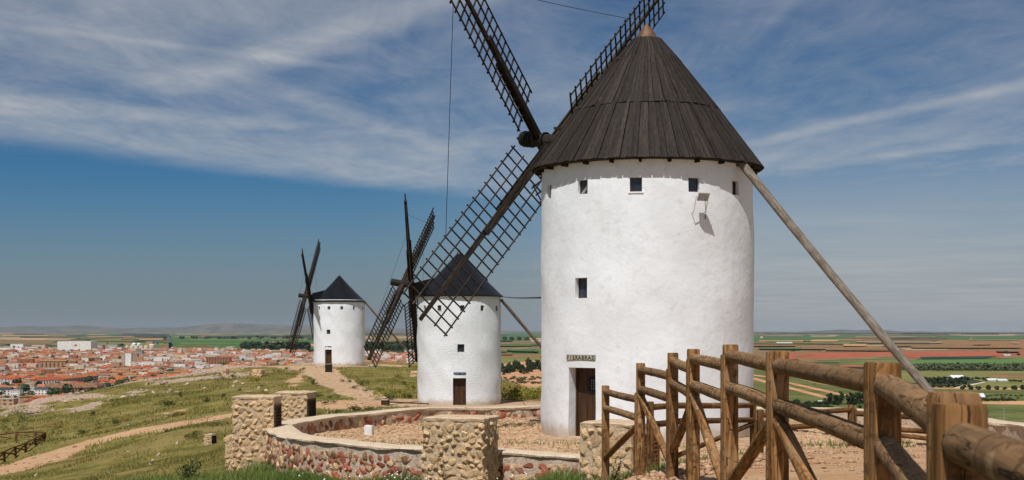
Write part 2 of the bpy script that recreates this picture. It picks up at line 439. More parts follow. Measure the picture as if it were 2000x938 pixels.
def fence_wood(name, dark=1.0, grey=0.0):
    m = bpy.data.materials.new(name); m.use_nodes = True
    nt = m.node_tree; L = nt.links.new
    b = nt.nodes['Principled BSDF']
    b.inputs['Roughness'].default_value = 0.95
    b.inputs['Specular IOR Level'].default_value = 0.08
    tc = nd(nt, 'ShaderNodeTexCoord'); oi = nd(nt, 'ShaderNodeObjectInfo')
    cb = nd(nt, 'ShaderNodeCombineXYZ')
    for i in range(3): L(math_n(nt, 'MULTIPLY', oi.outputs['Random'], 13.0 + 7 * i), cb.inputs[i])
    def mapped(sc):
        mp = nd(nt, 'ShaderNodeMapping'); mp.inputs['Scale'].default_value = sc
        L(tc.outputs['UV'], mp.inputs[0]); L(cb.outputs[0], mp.inputs['Location'])
        return mp.outputs[0]
    g = nd(nt, 'ShaderNodeTexNoise'); g.inputs['Scale'].default_value = 1; g.inputs['Detail'].default_value = 8
    g.inputs['Roughness'].default_value = 0.6; g.inputs['Distortion'].default_value = 1.2
    L(mapped((26, 1.6, 1)), g.inputs['Vector'])
    big = nd(nt, 'ShaderNodeTexNoise'); big.inputs['Scale'].default_value = 1; big.inputs['Detail'].default_value = 5
    L(mapped((5, 2.2, 1)), big.inputs['Vector'])
    d = dark
    c = mix_n(nt, smooth_n(nt, g.outputs[0], 0.36, 0.66), (0.095 * d, 0.042 * d, 0.014 * d), (0.29 * d, 0.15 * d, 0.058 * d))
    c = mix_n(nt, smooth_n(nt, big.outputs[0], 0.45, 0.75, 0, 0.7), c, (0.27 * d, 0.165 * d, 0.085 * d))
    if grey: c = mix_n(nt, grey, c, (0.235 * d, 0.16 * d, 0.098 * d))
    # pale knots where branches were cut
    vo = nd(nt, 'ShaderNodeTexVoronoi'); vo.inputs['Scale'].default_value = 1; vo.inputs['Randomness'].default_value = 1
    L(mapped((7.5, 3.6, 1)), vo.inputs['Vector'])
    vc = nd(nt, 'ShaderNodeSeparateColor'); L(vo.outputs['Color'], vc.inputs[0])
    kn = math_n(nt, 'MULTIPLY', smooth_n(nt, vo.outputs['Distance'], 0.2, 0.12), smooth_n(nt, vc.outputs[0], 0.25, 0.3))
    c = mix_n(nt, math_n(nt, 'MULTIPLY', kn, 0.7), c, (0.40 * d, 0.26 * d, 0.14 * d))
    # darker bark scars wrapping the pole
    sc = nd(nt, 'ShaderNodeTexNoise'); sc.inputs['Scale'].default_value = 1; sc.inputs['Detail'].default_value = 5; sc.inputs['Distortion'].default_value = 2.0
    L(mapped((7, 7.5, 1)), sc.inputs['Vector'])
    c = mix_n(nt, smooth_n(nt, sc.outputs[0], 0.53, 0.62, 0, 0.65), c, (0.075 * d, 0.04 * d, 0.018 * d))
    # drying cracks
    cr = nd(nt, 'ShaderNodeTexNoise'); cr.inputs['Scale'].default_value = 1; cr.inputs['Detail'].default_value = 4
    cr.inputs['Distortion'].default_value = 0.6
    L(mapped((16, 0.9, 1)), cr.inputs['Vector'])
    crk = smooth_n(nt, math_n(nt, 'ABSOLUTE', math_n(nt, 'SUBTRACT', cr.outputs[0], 0.56)), 0.012, 0.002)
    c = mix_n(nt, math_n(nt, 'MULTIPLY', crk, 0.85), c, (0.022, 0.012, 0.007))
    h = nd(nt, 'ShaderNodeHueSaturation'); L(c, h.inputs['Color'])
    L(math_n(nt, 'ADD', math_n(nt, 'MULTIPLY', oi.outputs['Random'], 0.4), 0.8), h.inputs['Value'])
    L(h.outputs[0], b.inputs['Base Color'])
    hh = math_n(nt, 'SUBTRACT', math_n(nt, 'MULTIPLY', g.outputs[0], 0.5), math_n(nt, 'MULTIPLY', crk, 0.8))
    bp = nd(nt, 'ShaderNodeBump'); bp.inputs['Strength'].default_value = 0.7; bp.inputs['Distance'].default_value = 0.012
    L(hh, bp.inputs['Height']); L(bp.outputs[0], b.inputs['Normal'])
    return m
M_FENCE = fence_wood('treated_fence_wood', 1.16)
M_RAIL = fence_wood('greyed_rail_wood', 1.12, 0.4)
M_FENCED = fence_wood('weathered_fence_wood', 0.75)

# ------------------------------------------------------------------ terrain height
PLAIN = -66.0
CX, CY, CR = 4.1, 41.0, 10.9         # ring wall round the big mill
MILLS = [(4.11, 43.4, 0.0), (-4.07, 109.7, -2.46), (-21.8, 179.6, -1.2)]

def P(px, py, Y):
    return ((px - 1000) / F * Y, Y, EYE - (py - HZ) / F * Y)

_cp = [(0, 0, 1.7), (3, 0, 1.7), (-4, 0, 1.4), (1.85, 5, 1.76), (1.85, 12, 1.76), (1.9, 15, 1.55), (1.9, 17.6, 1.32), (1.85, 20.4, 1.04), (1.55, 23.5, 0.55),
       (3, 12, 1.78), (4, 16, 1.62), (5, 20, 1.38), (6, 25, 1.04), (6, 27, 0.92), (3.3, 25, 0.85), (7, 20, 1.35), (10, 25, 0.95), (9, 29, 0.65), (14, 28, 0.3), (12, 32, 0.25), (5, 31, 0.45), (2.3, 28, 0.15),
       (10, 5, 1.6), (12, 15, 1.3), (8, 10, 1.7), (-1, 10, 1.1), (0, 15, 0.75), (-5, 15, 0.3), (0, 22, 0.15), (0.3, 28, -0.15), (-3, 29.5, -0.38), (-3, 24, -0.1), (-6, 33, -0.6), (-8, 25, -0.6), (-9, 38, -0.8),
       (-10, 44, -1.0), (-8, 48, -0.5), (-5, 52, -0.6), (1, 54, -0.6), (8, 54, -0.5), (14, 50, -0.3), (17, 42, -0.3), (16, 34, -0.2),
       (-3, 60, -1.0), (-3, 80, -2.1), (-4, 100, -2.46), (-4, 110, -2.46), (2, 110, -2.46), (-9, 108, -2.2), (-3, 118, -2.4), (1, 124, -2.5),
       (-5.5, 55, -0.7), (-9.7, 75, -1.15), (-13, 100, -1.65), (-15.6, 120, -1.74), (-20, 155, -1.5), (-22, 172, -1.2), (-22, 185, -1.2), (-30, 180, -1.3), (-13, 180, -1.3), (-12, 140, -1.9), (-7, 130, -2.2),
       (-7.9, 40, -0.75), (-15.8, 80, -1.55), (-20.8, 105, -1.9), (-29.7, 150, -1.87), (-31.5, 160, -1.74),
       (-10.3, 44, -1.4), (-16.4, 70, -1.9), (-25.7, 110, -2.5), (-36, 155, -2.03),
       (-13.5, 50, -2.1), (-19.4, 72, -2.65), (-31.9, 118, -3.36), (-40.5, 150, -2.68),
       (-18.8, 58, -2.95), (-26, 80, -3.72), (-35.6, 110, -4.1), (-45, 140, -3.8),
       (-22.3, 62, -3.4), (-31, 85, -4.4), (-38, 105, -4.9), (-50, 140, -4.56), (-34, 70, -4.8), (-52, 100, -6.2), (-25, 40, -3.6), (-30, 10, -3), (-40, 40, -5), (-55, 60, -7), (-20, 20, -1.8)]
_cp = np.array(_cp, float)
def _tps(d2): return np.where(d2 > 1e-9, 0.5 * d2 * np.log(np.maximum(d2, 1e-9)), 0)
_n = len(_cp)
_A = np.zeros((_n + 3, _n + 3))
_d2 = ((_cp[:, None, :2] - _cp[None, :, :2]) ** 2).sum(-1)
_A[:_n, :_n] = _tps(_d2) + np.eye(_n) * 3.0
_A[:_n, _n] = 1; _A[:_n, _n + 1:] = _cp[:, :2]
_A[_n:, :_n] = _A[:_n, _n:].T
_w = np.linalg.solve(_A, np.concatenate([_cp[:, 2], np.zeros(3)]))

EDGE = np.array([(-64, -40), (-66, 60), (-60, 136), (-47, 141), (-40, 151), (-36, 166), (-33, 186), (-26, 193), (-14, 191), (-8, 168), (-3, 140), (2.5, 126), (7, 112), (13, 80), (17, 60), (19.5, 46), (19.5, 30), (19, 10), (17, -40)], float)
def edge_dist(x, y):
    """signed distance to the brow of the hill, positive outside"""
    p = np.stack([x, y], -1)
    d = np.full(x.shape, 1e9)
    inside = np.zeros(x.shape, bool)
    m = len(EDGE)
    for i in range(m):
        a, b = EDGE[i], EDGE[(i + 1) % m]
        ab = b - a
        t = np.clip(((p - a) @ ab) / (ab @ ab), 0, 1)
        d = np.minimum(d, np.linalg.norm(p - a - t[..., None] * ab, axis=-1))
        c = ((a[1] > y) != (b[1] > y)) & (x < (b[0] - a[0]) * (y - a[1]) / (b[1] - a[1] + 1e-12) + a[0])
        inside ^= c
    return np.where(inside, -d, d)

def sstep(v, a, b):
    t = np.clip((v - a) / (b - a), 0, 1)
    return t * t * (3 - 2 * t)

def vnoise(x, y, s, seed):
    r = np.random.default_rng(seed).random((256, 256))
    x, y = x / s + 37.3, y / s + 91.7
    i, j = np.floor(x).astype(int), np.floor(y).astype(int)
    fx, fy = x - i, y - j
    fx, fy = fx * fx * (3 - 2 * fx), fy * fy * (3 - 2 * fy)
    g = lambda a, b: r[a % 256, b % 256]
    return (g(i, j) * (1 - fx) + g(i + 1, j) * fx) * (1 - fy) + (g(i, j + 1) * (1 - fx) + g(i + 1, j + 1) * fx) * fy - 0.5

def H(x, y):
    x = np.atleast_1d(np.asarray(x, float)); y = np.atleast_1d(np.asarray(y, float))
    out = np.zeros(x.shape)
    xf, yf = x.ravel(), y.ravel()
    z = np.empty(xf.shape)
    for s in range(0, len(xf), 20000):
        q = np.stack([xf[s:s + 20000], yf[s:s + 20000]], -1)
        d2 = ((q[:, None] - _cp[None, :, :2]) ** 2).sum(-1)
        z[s:s + 20000] = _tps(d2) @ _w[:_n] + _w[_n] + q @ _w[_n + 1:]
    z = z.reshape(x.shape)
    z = np.clip(z, -9, 2.2)
    r = np.hypot(x - CX, y - CY)
    far = sstep(np.hypot(x - 2, y - 10), 30, 60)
    z = z + vnoise(x, y, 5, 1) * (0.08 + 0.35 * far) + vnoise(x, y, 1.7, 2) * 0.09
    for (mx, my, mz) in MILLS[1:]:
        k = sstep(np.hypot(x - mx, y - my), 12, 5)
        z = z * (1 - k) + mz * k
    ang = np.degrees(np.arctan2(y - CY, x - CX))
    gate = sstep(ang, -104, -96) * sstep(ang, -24, -34)
    kin = sstep(r, 10.75, 10.45)
    kg = sstep(r, 13.0, 5.5)
    k = kin * (1 - gate) + kg * gate
    z = z * (1 - k) + 0.0 * k + k * vnoise(x, y, 1.3, 3) * 0.03
    d = edge_dist(x, y)
    dd = np.maximum(d, 0)
    drop = np.where(dd < 12, dd * dd * 0.022, 12 * 12 * 0.022 + (dd - 12) * 0.53)
    drop = drop * (1 + 0.18 * vnoise(x, y, 22, 5))
    return np.maximum(z - drop, PLAIN - 0.6)

def ground_at(px, py, lo=8.0, hi=260.0):
    """where the line of sight through a photograph pixel meets the hill"""
    Y = np.geomspace(lo, hi, 1600)
    X = (px - 1000) / F * Y
    Z = EYE - (py - HZ) / F * Y
    h = H(X, Y)
    k = np.nonzero(Z <= h)[0]
    if len(k) == 0: return None
    i = k[0]
    return Vector((X[i], Y[i], h[i]))

def hz(x, y): return float(H(x, y)[0])

def seg_dist(x, y, pts):
    d = np.full(x.shape, 1e9)
    p = np.stack([x, y], -1)
    for a, b in zip(pts[:-1], pts[1:]):
        a, b = np.array(a[:2]), np.array(b[:2]); ab = b - a
        t = np.clip(((p - a) @ ab) / (ab @ ab), 0, 1)
        d = np.minimum(d, np.linalg.norm(p - a - t[..., None] * ab, axis=-1))
    return d

PATH_A = [(-40, 50)] + [tuple(v[:2]) for v in (ground_at(*q) for q in [(2, 922), (60, 902), (120, 882), (200, 861), (300, 839), (380, 823), (450, 809)]) if v] + [(-12, 92), (-9, 100)]
PATH_B = [(-26.5, 172)] + [tuple(v[:2]) for v in (ground_at(*q) for q in [(622, 722), (645, 740), (672, 756), (705, 771), (740, 782)]) if v] + [(-6, 104)]
TRAIL = [tuple(v[:2]) for v in (ground_at(*q) for q in [(598, 728), (575, 745), (572, 757)]) if v]

def path_masks(x, y):
    n = vnoise(x, y, 2.2, 8) * 0.9 + vnoise(x, y, 0.9, 9) * 0.5
    pa = sstep(seg_dist(x, y, PATH_A) + n * 0.6, 2.35, 1.75)
    pb = sstep(seg_dist(x, y, PATH_B) + n * 0.25, 2.1, 1.75)
    tr = 0.9 * sstep(seg_dist(x, y, TRAIL) + n * 1.2, 0.8, 0.2) if len(TRAIL) > 1 else 0 * x
    plat3 = sstep(np.hypot(x - MILLS[2][0], y - MILLS[2][1]) + n * 0.3, 9.6, 9.0)
    plat2 = sstep(np.hypot((x - MILLS[1][0] + 0.5) / 1.15, y - MILLS[1][1]) + n * 0.4, 7.4, 6.6)
    rr = np.hypot(x - CX, y - CY)
    yard = sstep(rr, 10.9, 10.5)
    # sandy esplanade on the right of the rail fence
    sand = sstep(x - 1.5 - np.maximum(0, y - 22) * 0.1 + n * 0.4, -0.2, 0.7) * sstep(y, 44, 34) * sstep(x, 22, 17)
    near = sstep(np.hypot(x - 1.9, y - 19.5) + n, 3.2, 1.8)
    cob = np.maximum.reduce([pb, plat3, plat2, yard])
    dirt = np.maximum.reduce([pa, tr, sand, near * 0.9])
    # patchy bare earth beside the path and below the rocks
    bare = sstep(vnoise(x, y, 7, 12) + 0.5 * vnoise(x, y, 2.5, 13), 0.40, 0.55) * 0.7
    nearb = sstep(seg_dist(x, y, PATH_B), 9, 5.5)
    bare = bare * (1 - nearb)
    band = sstep(seg_dist(x, y, PATH_A) + n * 2, 5.0, 2.2) * sstep(vnoise(x, y, 3, 14), 0.05, 0.25) * sstep(x, -22, -14) * 0.9
    dirt = np.maximum(dirt, np.maximum(bare, band) * (1 - cob))
    d = edge_dist(x, y)
    rock = sstep(d + vnoise(x, y, 9, 15) * 16, -24, -9) * sstep(d, 40, 12) * sstep(vnoise(x, y, 4, 16) + vnoise(x, y, 12, 17) * 0.8, -0.08, 0.18) * sstep(y, 60, 90) * sstep(x, -14, -24)
    rock = np.maximum(rock, sstep(vnoise(x, y, 6, 18) + vnoise(x, y, 2, 19) * 0.6, 0.44, 0.58) * 0.7 * sstep(y, 50, 70))
    rock = rock * (1 - np.maximum(np.maximum(cob, pa), nearb))
    return dirt, cob, rock

def ground_material():
    m = bpy.data.materials.new('hill_ground'); m.use_nodes = True
    nt = m.node_tree; L = nt.links.new
    b = nt.nodes['Principled BSDF']; b.inputs['Roughness'].default_value = 1.0
    b.inputs['Specular IOR Level'].default_value = 0.05
    pos = nd(nt, 'ShaderNodeNewGeometry').outputs['Position']
    at = nd(nt, 'ShaderNodeAttribute', attribute_name='mask')
    sp = nd(nt, 'ShaderNodeSeparateColor'); L(at.outputs['Color'], sp.inputs[0])
    def noise(s, det=7, rough=0.62):
        n = nd(nt, 'ShaderNodeTexNoise'); n.inputs['Scale'].default_value = s; n.inputs['Detail'].default_value = det
        n.inputs['Roughness'].default_value = rough
        L(pos, n.inputs['Vector']); return n.outputs[0]
    n_big, n_mid, n_fin, n_peb = noise(0.16), noise(0.9), noise(5.0), noise(14.0)
    g = mix_n(nt, smooth_n(nt, n_mid, 0.36, 0.64), (0.105, 0.105, 0.025), (0.25, 0.20, 0.062))
    g = mix_n(nt, smooth_n(nt, n_big, 0.42, 0.66, 0, 0.75), g, (0.26, 0.19, 0.075))
    g = mix_n(nt, smooth_n(nt, n_fin, 0.55, 0.75, 0, 0.6), g, (0.24, 0.20, 0.085))
    g = mix_n(nt, smooth_n(nt, noise(0.55), 0.57, 0.70, 0, 0.6), g, (0.27, 0.145, 0.075))
    d = mix_n(nt, smooth_n(nt, n_mid, 0.3, 0.7), (0.45, 0.26, 0.135), (0.54, 0.35, 0.21))
    d = mix_n(nt, smooth_n(nt, n_peb, 0.55, 0.72, 0, 0.8), d, (0.58, 0.42, 0.29))
    d = mix_n(nt, smooth_n(nt, n_fin, 0.56, 0.72, 0, 0.7), d, (0.31, 0.155, 0.085))
    r = mix_n(nt, smooth_n(nt, n_fin, 0.35, 0.6), (0.27, 0.17, 0.11), (0.47, 0.36, 0.27))
    vo = nd(nt, 'ShaderNodeTexVoronoi'); vo.inputs['Scale'].default_value = 2.6
    L(pos, vo.inputs['Vector'])
    vs = nd(nt, 'ShaderNodeSeparateColor'); L(vo.outputs['Color'], vs.inputs[0])
    cb = mix_n(nt, vs.outputs[0], (0.48, 0.31, 0.18), (0.58, 0.41, 0.26))
    cb = mix_n(nt, smooth_n(nt, n_fin, 0.56, 0.7, 0, 0.7), cb, (0.33, 0.165, 0.09))
    jn = math_n(nt, 'MULTIPLY', smooth_n(nt, vo.outputs['Distance'], 0.42, 0.62), 0.35)
    cb = mix_n(nt, jn, cb, (0.20, 0.12, 0.07))
    ed = math_n(nt, 'MULTIPLY', math_n(nt, 'SUBTRACT', n_fin, 0.5), 1.3)
    md = smooth_n(nt, math_n(nt, 'ADD', sp.outputs[0], ed), 0.35, 0.62)
    mr = smooth_n(nt, math_n(nt, 'ADD', sp.outputs[2], ed), 0.35, 0.6)
    mc = smooth_n(nt, math_n(nt, 'ADD', sp.outputs[1], math_n(nt, 'MULTIPLY', ed, 0.5)), 0.4, 0.6)
    c = mix_n(nt, md, g, d); c = mix_n(nt, mr, c, r); c = mix_n(nt, mc, c, cb)
    L(c, b.inputs['Base Color'])
    hgt = math_n(nt, 'ADD', math_n(nt, 'MULTIPLY', n_fin, 1.0), math_n(nt, 'MULTIPLY', n_peb, 0.6))
    hgt = math_n(nt, 'SUBTRACT', hgt, math_n(nt, 'MULTIPLY', vo.outputs['Distance'], math_n(nt, 'MULTIPLY', mc, 0.9)))
    bp = nd(nt, 'ShaderNodeBump'); bp.inputs['Strength'].default_value = 0.9; bp.inputs['Distance'].default_value = 0.09
    L(hgt, bp.inputs['Height']); L(bp.outputs[0], b.inputs['Normal'])
    return m
M_GROUND = ground_material()

def grid_faces(nx, ny):
    i = np.arange((nx - 1) * (ny - 1)); a = (i // (nx - 1)) * nx + i % (nx - 1)
    return np.stack([a, a + 1, a + nx + 1, a + nx], -1)

def build_hill():
    xs = np.concatenate([np.arange(-190, -70, 2.5), np.arange(-70, -14, 0.75), np.arange(-14, 20, 0.3), np.arange(20, 150, 2.5)])
    ys = np.concatenate([np.arange(-60, -2, 2.5), np.arange(-2, 55, 0.3), np.arange(55, 200, 0.75), np.arange(200, 330, 2.5)])
    X, Y = np.meshgrid(xs, ys)
    Z = H(X, Y)
    dirt, cob, rock = path_masks(X, Y)
    Z = Z + rock * np.abs(vnoise(X, Y, 1.1, 30)) * 0.7 + rock * np.maximum(0, vnoise(X, Y, 2.9, 31)) * 0.7
    V = np.stack([X.ravel(), Y.ravel(), Z.ravel()], -1)
    mask = np.stack([dirt.ravel(), cob.ravel(), rock.ravel()], -1)
    me = fast_mesh('hill', V, grid_faces(len(xs), len(ys)), M_GROUND, {'mask': mask}, smooth=True)
    tag(link('hill', me), kind='structure')
build_hill()
# ------------------------------------------------------------------ plain, fields, far hills
PH = EYE - PLAIN
def plain_pt(px, py, z=PLAIN):
    Y = (EYE - z) * F / (py - HZ)
    return ((px - 1000) / F * Y, Y)

def plain_material():
    m = bpy.data.materials.new('plain_ground'); m.use_nodes = True
    nt = m.node_tree; L = nt.links.new
    b = nt.nodes['Principled BSDF']; b.inputs['Roughness'].default_value = 1; b.inputs['Specular IOR Level'].default_value = 0.05
    pos = nd(nt, 'ShaderNodeNewGeometry').outputs['Position']
    mp = nd(nt, 'ShaderNodeMapping'); mp.inputs['Rotation'].default_value = (0, 0, 0.25)
    mp.inputs['Scale'].default_value = (1 / 620, 1 / 900, 1); L(pos, mp.inputs[0])
    vo = nd(nt, 'ShaderNodeTexVoronoi', distance='CHEBYCHEV'); vo.inputs['Scale'].default_value = 1
    L(mp.outputs[0], vo.inputs['Vector'])
    sp = nd(nt, 'ShaderNodeSeparateColor'); L(vo.outputs['Color'], sp.inputs[0])
    cr = nd(nt, 'ShaderNodeValToRGB'); cr.color_ramp.interpolation = 'CONSTANT'
    cols = [(0, (0.075, 0.10, 0.035)), (0.2, (0.20, 0.15, 0.075)), (0.34, (0.055, 0.065, 0.035)), (0.5, (0.10, 0.125, 0.045)), (0.62, (0.25, 0.135, 0.075)), (0.74, (0.05, 0.085, 0.035)), (0.86, (0.26, 0.20, 0.115))]
    el = cr.color_ramp.elements
    el[0].position, el[0].color = 0, (*cols[0][1], 1)
    el[1].position, el[1].color = cols[1][0], (*cols[1][1], 1)
    for p, c in cols[2:]:
        e = el.new(p); e.color = (*c, 1)
    L(sp.outputs[0], cr.inputs[0])
    n = nd(nt, 'ShaderNodeTexNoise'); n.inputs['Scale'].default_value = 0.006; n.inputs['Detail'].default_value = 9; L(pos, n.inputs['Vector'])
    c = mix_n(nt, smooth_n(nt, n.outputs[0], 0.4, 0.65, 0, 0.5), cr.outputs[0], (0.15, 0.125, 0.06))
    L(c, b.inputs['Base Color'])
    return m

def field_mat(name, a, bcol, cc=None, s=0.02):
    a, bcol, cc = [tuple(v * 1.18 for v in q) if q else None for q in (a, bcol, cc)]
    return pmat('field_' + name, [a, bcol] + ([cc] if cc else []), scale=s, rough=1.0, spec=0.03, detail=9)

FM = {
    'green': field_mat('green', (0.045, 0.095, 0.03), (0.065, 0.12, 0.04), (0.085, 0.13, 0.05)),
    'lightgreen': field_mat('light_green', (0.075, 0.145, 0.04), (0.095, 0.165, 0.05)),
    'olive': field_mat('olive', (0.135, 0.135, 0.045), (0.175, 0.165, 0.06), (0.10, 0.115, 0.035)),
    'meadow': field_mat('meadow', (0.07, 0.085, 0.025), (0.12, 0.125, 0.042), (0.15, 0.14, 0.06)),
    'dark': field_mat('dark', (0.022, 0.032, 0.02), (0.04, 0.05, 0.03), (0.07, 0.065, 0.04)),
    'bluegreen': field_mat('blue_green', (0.018, 0.04, 0.035), (0.025, 0.055, 0.04)),
    'red': field_mat('red_soil', (0.27, 0.075, 0.04), (0.33, 0.11, 0.06), (0.20, 0.07, 0.045)),
    'orange': field_mat('orange_soil', (0.40, 0.20, 0.095), (0.47, 0.27, 0.15), (0.30, 0.15, 0.075)),
    'tan': field_mat('tan', (0.27, 0.19, 0.105), (0.33, 0.245, 0.145), (0.20, 0.14, 0.075)),
    'brown': field_mat('scrub', (0.145, 0.10, 0.055), (0.21, 0.14, 0.075), (0.10, 0.085, 0.045)),
    'scrubred': field_mat('red_scrub', (0.30, 0.13, 0.065), (0.15, 0.115, 0.05), (0.085, 0.085, 0.04), s=0.012),
    'track': field_mat('track', (0.46, 0.38, 0.29), (0.52, 0.45, 0.36)),
    'tarmac': field_mat('tarmac', (0.075, 0.075, 0.08), (0.10, 0.10, 0.105)),
}
me = new_mesh('plain', [(-90000, -3000, PLAIN), (90000, -3000, PLAIN), (90000, 68000, PLAIN), (-90000, 68000, PLAIN)], [(0, 1, 2, 3)], plain_material())
tag(link('plain', me), kind='structure')

FIELDS = [  # right of the big mill
    ('brown', [(1440, 658), (2250, 658), (2250, 700), (1440, 700)]),
    ('green', [(1440, 654.5), (1712, 655.5), (1600, 668), (1440, 669)]), ('tan', [(1580, 653.2), (1646, 653), (1628, 657.6), (1585, 657.8)]),
    ('green', [(1757, 654), (1900, 654.5), (1890, 665), (1800, 662)]), ('green', [(1900, 657), (2200, 656), (2200, 661), (1900, 664)]),
    ('tan', [(1850, 652.5), (1990, 652), (1980, 656), (1860, 656)]),
    ('green', [(1555, 669), (1725, 666.5), (1735, 671.5), (1590, 673)]), ('olive', [(1640, 670.4), (1720, 669.2), (1718, 670.4), (1645, 671.2)]),
    ('tan', [(1440, 674.5), (1506, 673), (1500, 676), (1440, 677)]), ('tan', [(1652, 675), (1745, 672.5), (1740, 675.5), (1660, 677)]),
    ('scrubred', [(1740, 661), (1905, 664.5), (2250, 660), (2250, 684), (1750, 683)]), ('tan', [(1760, 680), (1850, 679), (1850, 683.5), (1770, 684.5)]),
    ('scrubred', [(1600, 681), (1700, 679.5), (1700, 687), (1600, 688)]),
    ('red', [(1520, 690), (1740, 687), (2250, 683.5), (2250, 692), (1760, 694), (1700, 700), (1520, 702)]), ('green', [(1545, 696.3), (1592, 693.2), (1590, 694.6), (1560, 697.2)]),
    ('red', [(1762, 694.6), (1960, 692.6), (1960, 697), (1764, 698.6)]), ('olive', [(1670, 699.4), (1738, 694.6), (1738, 697), (1690, 700.4)]),
    ('brown', [(1560, 701.5), (1760, 698.5), (1800, 701.5), (1770, 706), (1560, 708)]), ('green', [(1590, 704), (1750, 700.2), (1750, 702), (1600, 706)]),
    ('bluegreen', [(1796, 697.2), (1830, 696.8), (1950, 695.5), (1925, 700.6), (1802, 701.4)]),
    ('lightgreen', [(1640, 708.5), (1765, 704), (2250, 698.5), (2250, 712), (1760, 712), (1640, 712)]),
    ('red', [(1640, 712.4), (2250, 712), (2250, 716), (1640, 716.4)]), ('dark', [(1640, 717), (2250, 715.5), (2250, 726), (1640, 726)]),
    ('olive', [(1440, 722), (2250, 726), (2250, 748), (1440, 748)]), ('scrubred', [(1905, 730), (2250, 731), (2250, 741), (1980, 740)]),
    ('dark', [(1795, 739.5), (1900, 741), (1922, 746), (1880, 753), (1795, 752)]),
    ('meadow', [(1440, 745), (1700, 760), (2250, 745), (2250, 1000), (1440, 1000)]), ('olive', [(1880, 751), (1930, 747), (2250, 749), (2250, 758), (1870, 757)]),
    ('track', [(1862, 757.5), (1920, 746.2), (1926, 746.4), (1875, 757.8)]), ('orange', [(1822, 757.5), (2250, 759.5), (2250, 764.5), (1822, 759.5)]),
    ('orange', [(1890, 785.5), (2010, 783), (2250, 790), (2250, 795), (1900, 789)]),
    ('meadow', [(1440, 718), (1560, 730), (1800, 790), (1440, 790)]),
    ('orange', [(1440, 727.5), (1500, 735.5), (1500, 737.5), (1440, 730)]), ('orange', [(1440, 733), (1480, 739), (1622, 776), (1612, 778.5), (1480, 744), (1440, 737)]),
    ('orange', [(1530, 745.5), (1560, 750), (1720, 786), (1705, 787), (1550, 752)]), ('tan', [(1560, 741), (1640, 751), (1700, 762), (1690, 764), (1600, 750)]),
    # between the two nearer mills
    ('brown', [(965, 664), (1075, 664), (1075, 712), (965, 712)]), ('green', [(960, 652.5), (1045, 648.9), (1060, 650), (1080, 664.5), (960, 667.5)]), ('tan', [(975, 650.5), (1017, 648.7), (1012, 650), (980, 652)]),
    ('orange', [(1018, 660), (1080, 661), (1080, 664), (1040, 663.5)]), ('tan', [(978, 673.5), (1012, 672), (1008, 675), (978, 675.5)]), ('tan', [(985, 683.4), (1060, 674.5), (1060, 675.4), (988, 684.4)]),
    ('green', [(965, 685), (1075, 684), (1075, 691.5), (965, 692)]), ('scrubred', [(965, 692.6), (1075, 692), (1075, 697), (965, 698.5)]), ('olive', [(965, 699), (1075, 697.5), (1075, 712), (965, 712)]),
    ('orange', [(940, 716), (1080, 700), (1080, 775), (940, 775)]),
    # beyond the town
    ('tan', [(-250, 650), (23, 649.4), (23, 653), (-250, 653.6)]), ('dark', [(23, 650.2), (90, 650), (85, 654.6), (30, 655)]), ('green', [(160, 651.6), (240, 651.2), (238, 655), (165, 655.6)]),
    ('dark', [(66, 655.2), (165, 655), (160, 657.6), (70, 658)]), ('dark', [(217, 656), (330, 652), (328, 659), (215, 659)]), ('tan', [(-250, 658.6), (170, 658.6), (130, 664.6), (-250, 665)]),
    ('brown', [(-250, 665), (112, 665), (100, 672), (-250, 672)]), ('dark', [(165, 663), (212, 662), (210, 664.6), (170, 665.4)]), ('olive', [(176, 664), (262, 660), (320, 664), (320, 676), (170, 673)]),
    ('dark', [(240, 650.4), (326, 650), (326, 658.4), (240, 658)]), ('brown', [(240, 658.6), (322, 658.6), (322, 663.5), (240, 663.5)]), ('green', [(262, 664), (322, 664), (322, 670), (262, 670)]),
    ('tan', [(340, 652), (436, 651.6), (434, 653.6), (350, 653.8)]), ('green', [(332, 654.6), (640, 654.2), (640, 684), (332, 684)]), ('dark', [(386, 655.6), (620, 655), (620, 659.4), (390, 660.6)]), ('olive', [(430, 661), (520, 660.6), (520, 662), (435, 662.2)]),
    ('dark', [(480, 672), (540, 669.5), (540, 671.5), (490, 674)]), ('olive', [(345, 675), (430, 674.6), (430, 675.8), (350, 676)]), ('tan', [(440, 677), (458, 676.4), (458, 678.6), (444, 679)]),
    ('dark', [(520, 663), (610, 660), (610, 664), (520, 667)]), ('orange', [(555, 672.5), (640, 671.5), (640, 676), (555, 677)]), ('tan', [(510, 668), (560, 667.5), (560, 669.5), (515, 670)]),
    ('brown', [(700, 656), (830, 656), (830, 686), (700, 686)]), ('tan', [(700, 658), (830, 656.5), (830, 661), (700, 661)]), ('green', [(700, 672), (830, 671), (830, 678), (700, 678)]), ('dark', [(700, 651), (830, 651), (830, 655), (700, 655)]),
]
rf = random.Random(6)
def strips(x0, x1, y0, y1, n, cols):
    for k in range(n):
        y = y0 + (y1 - y0) * rf.random() ** 1.4; a = x0 + (x1 - x0) * rf.random(); l = (25 + 110 * rf.random()) * (0.6 + (y - 648) / 25); h = (0.5 + 1.6 * rf.random()) * (0.35 + (y - 648) / 16); t = rf.gauss(0, 0.4)
        FIELDS.append((rf.choice(cols), [(a, y), (min(a + l, x1), y + t), (min(a + l - 5 * rf.random(), x1), y + t + h), (a + 6 * rf.random(), y + h * 0.9)]))
strips(330, 600, 651.5, 681, 34, ['green', 'lightgreen', 'olive', 'dark', 'dark', 'brown', 'tan', 'meadow', 'olive'])
strips(-60, 326, 651, 668, 26, ['dark', 'tan', 'brown', 'olive', 'green', 'orange', 'dark'])
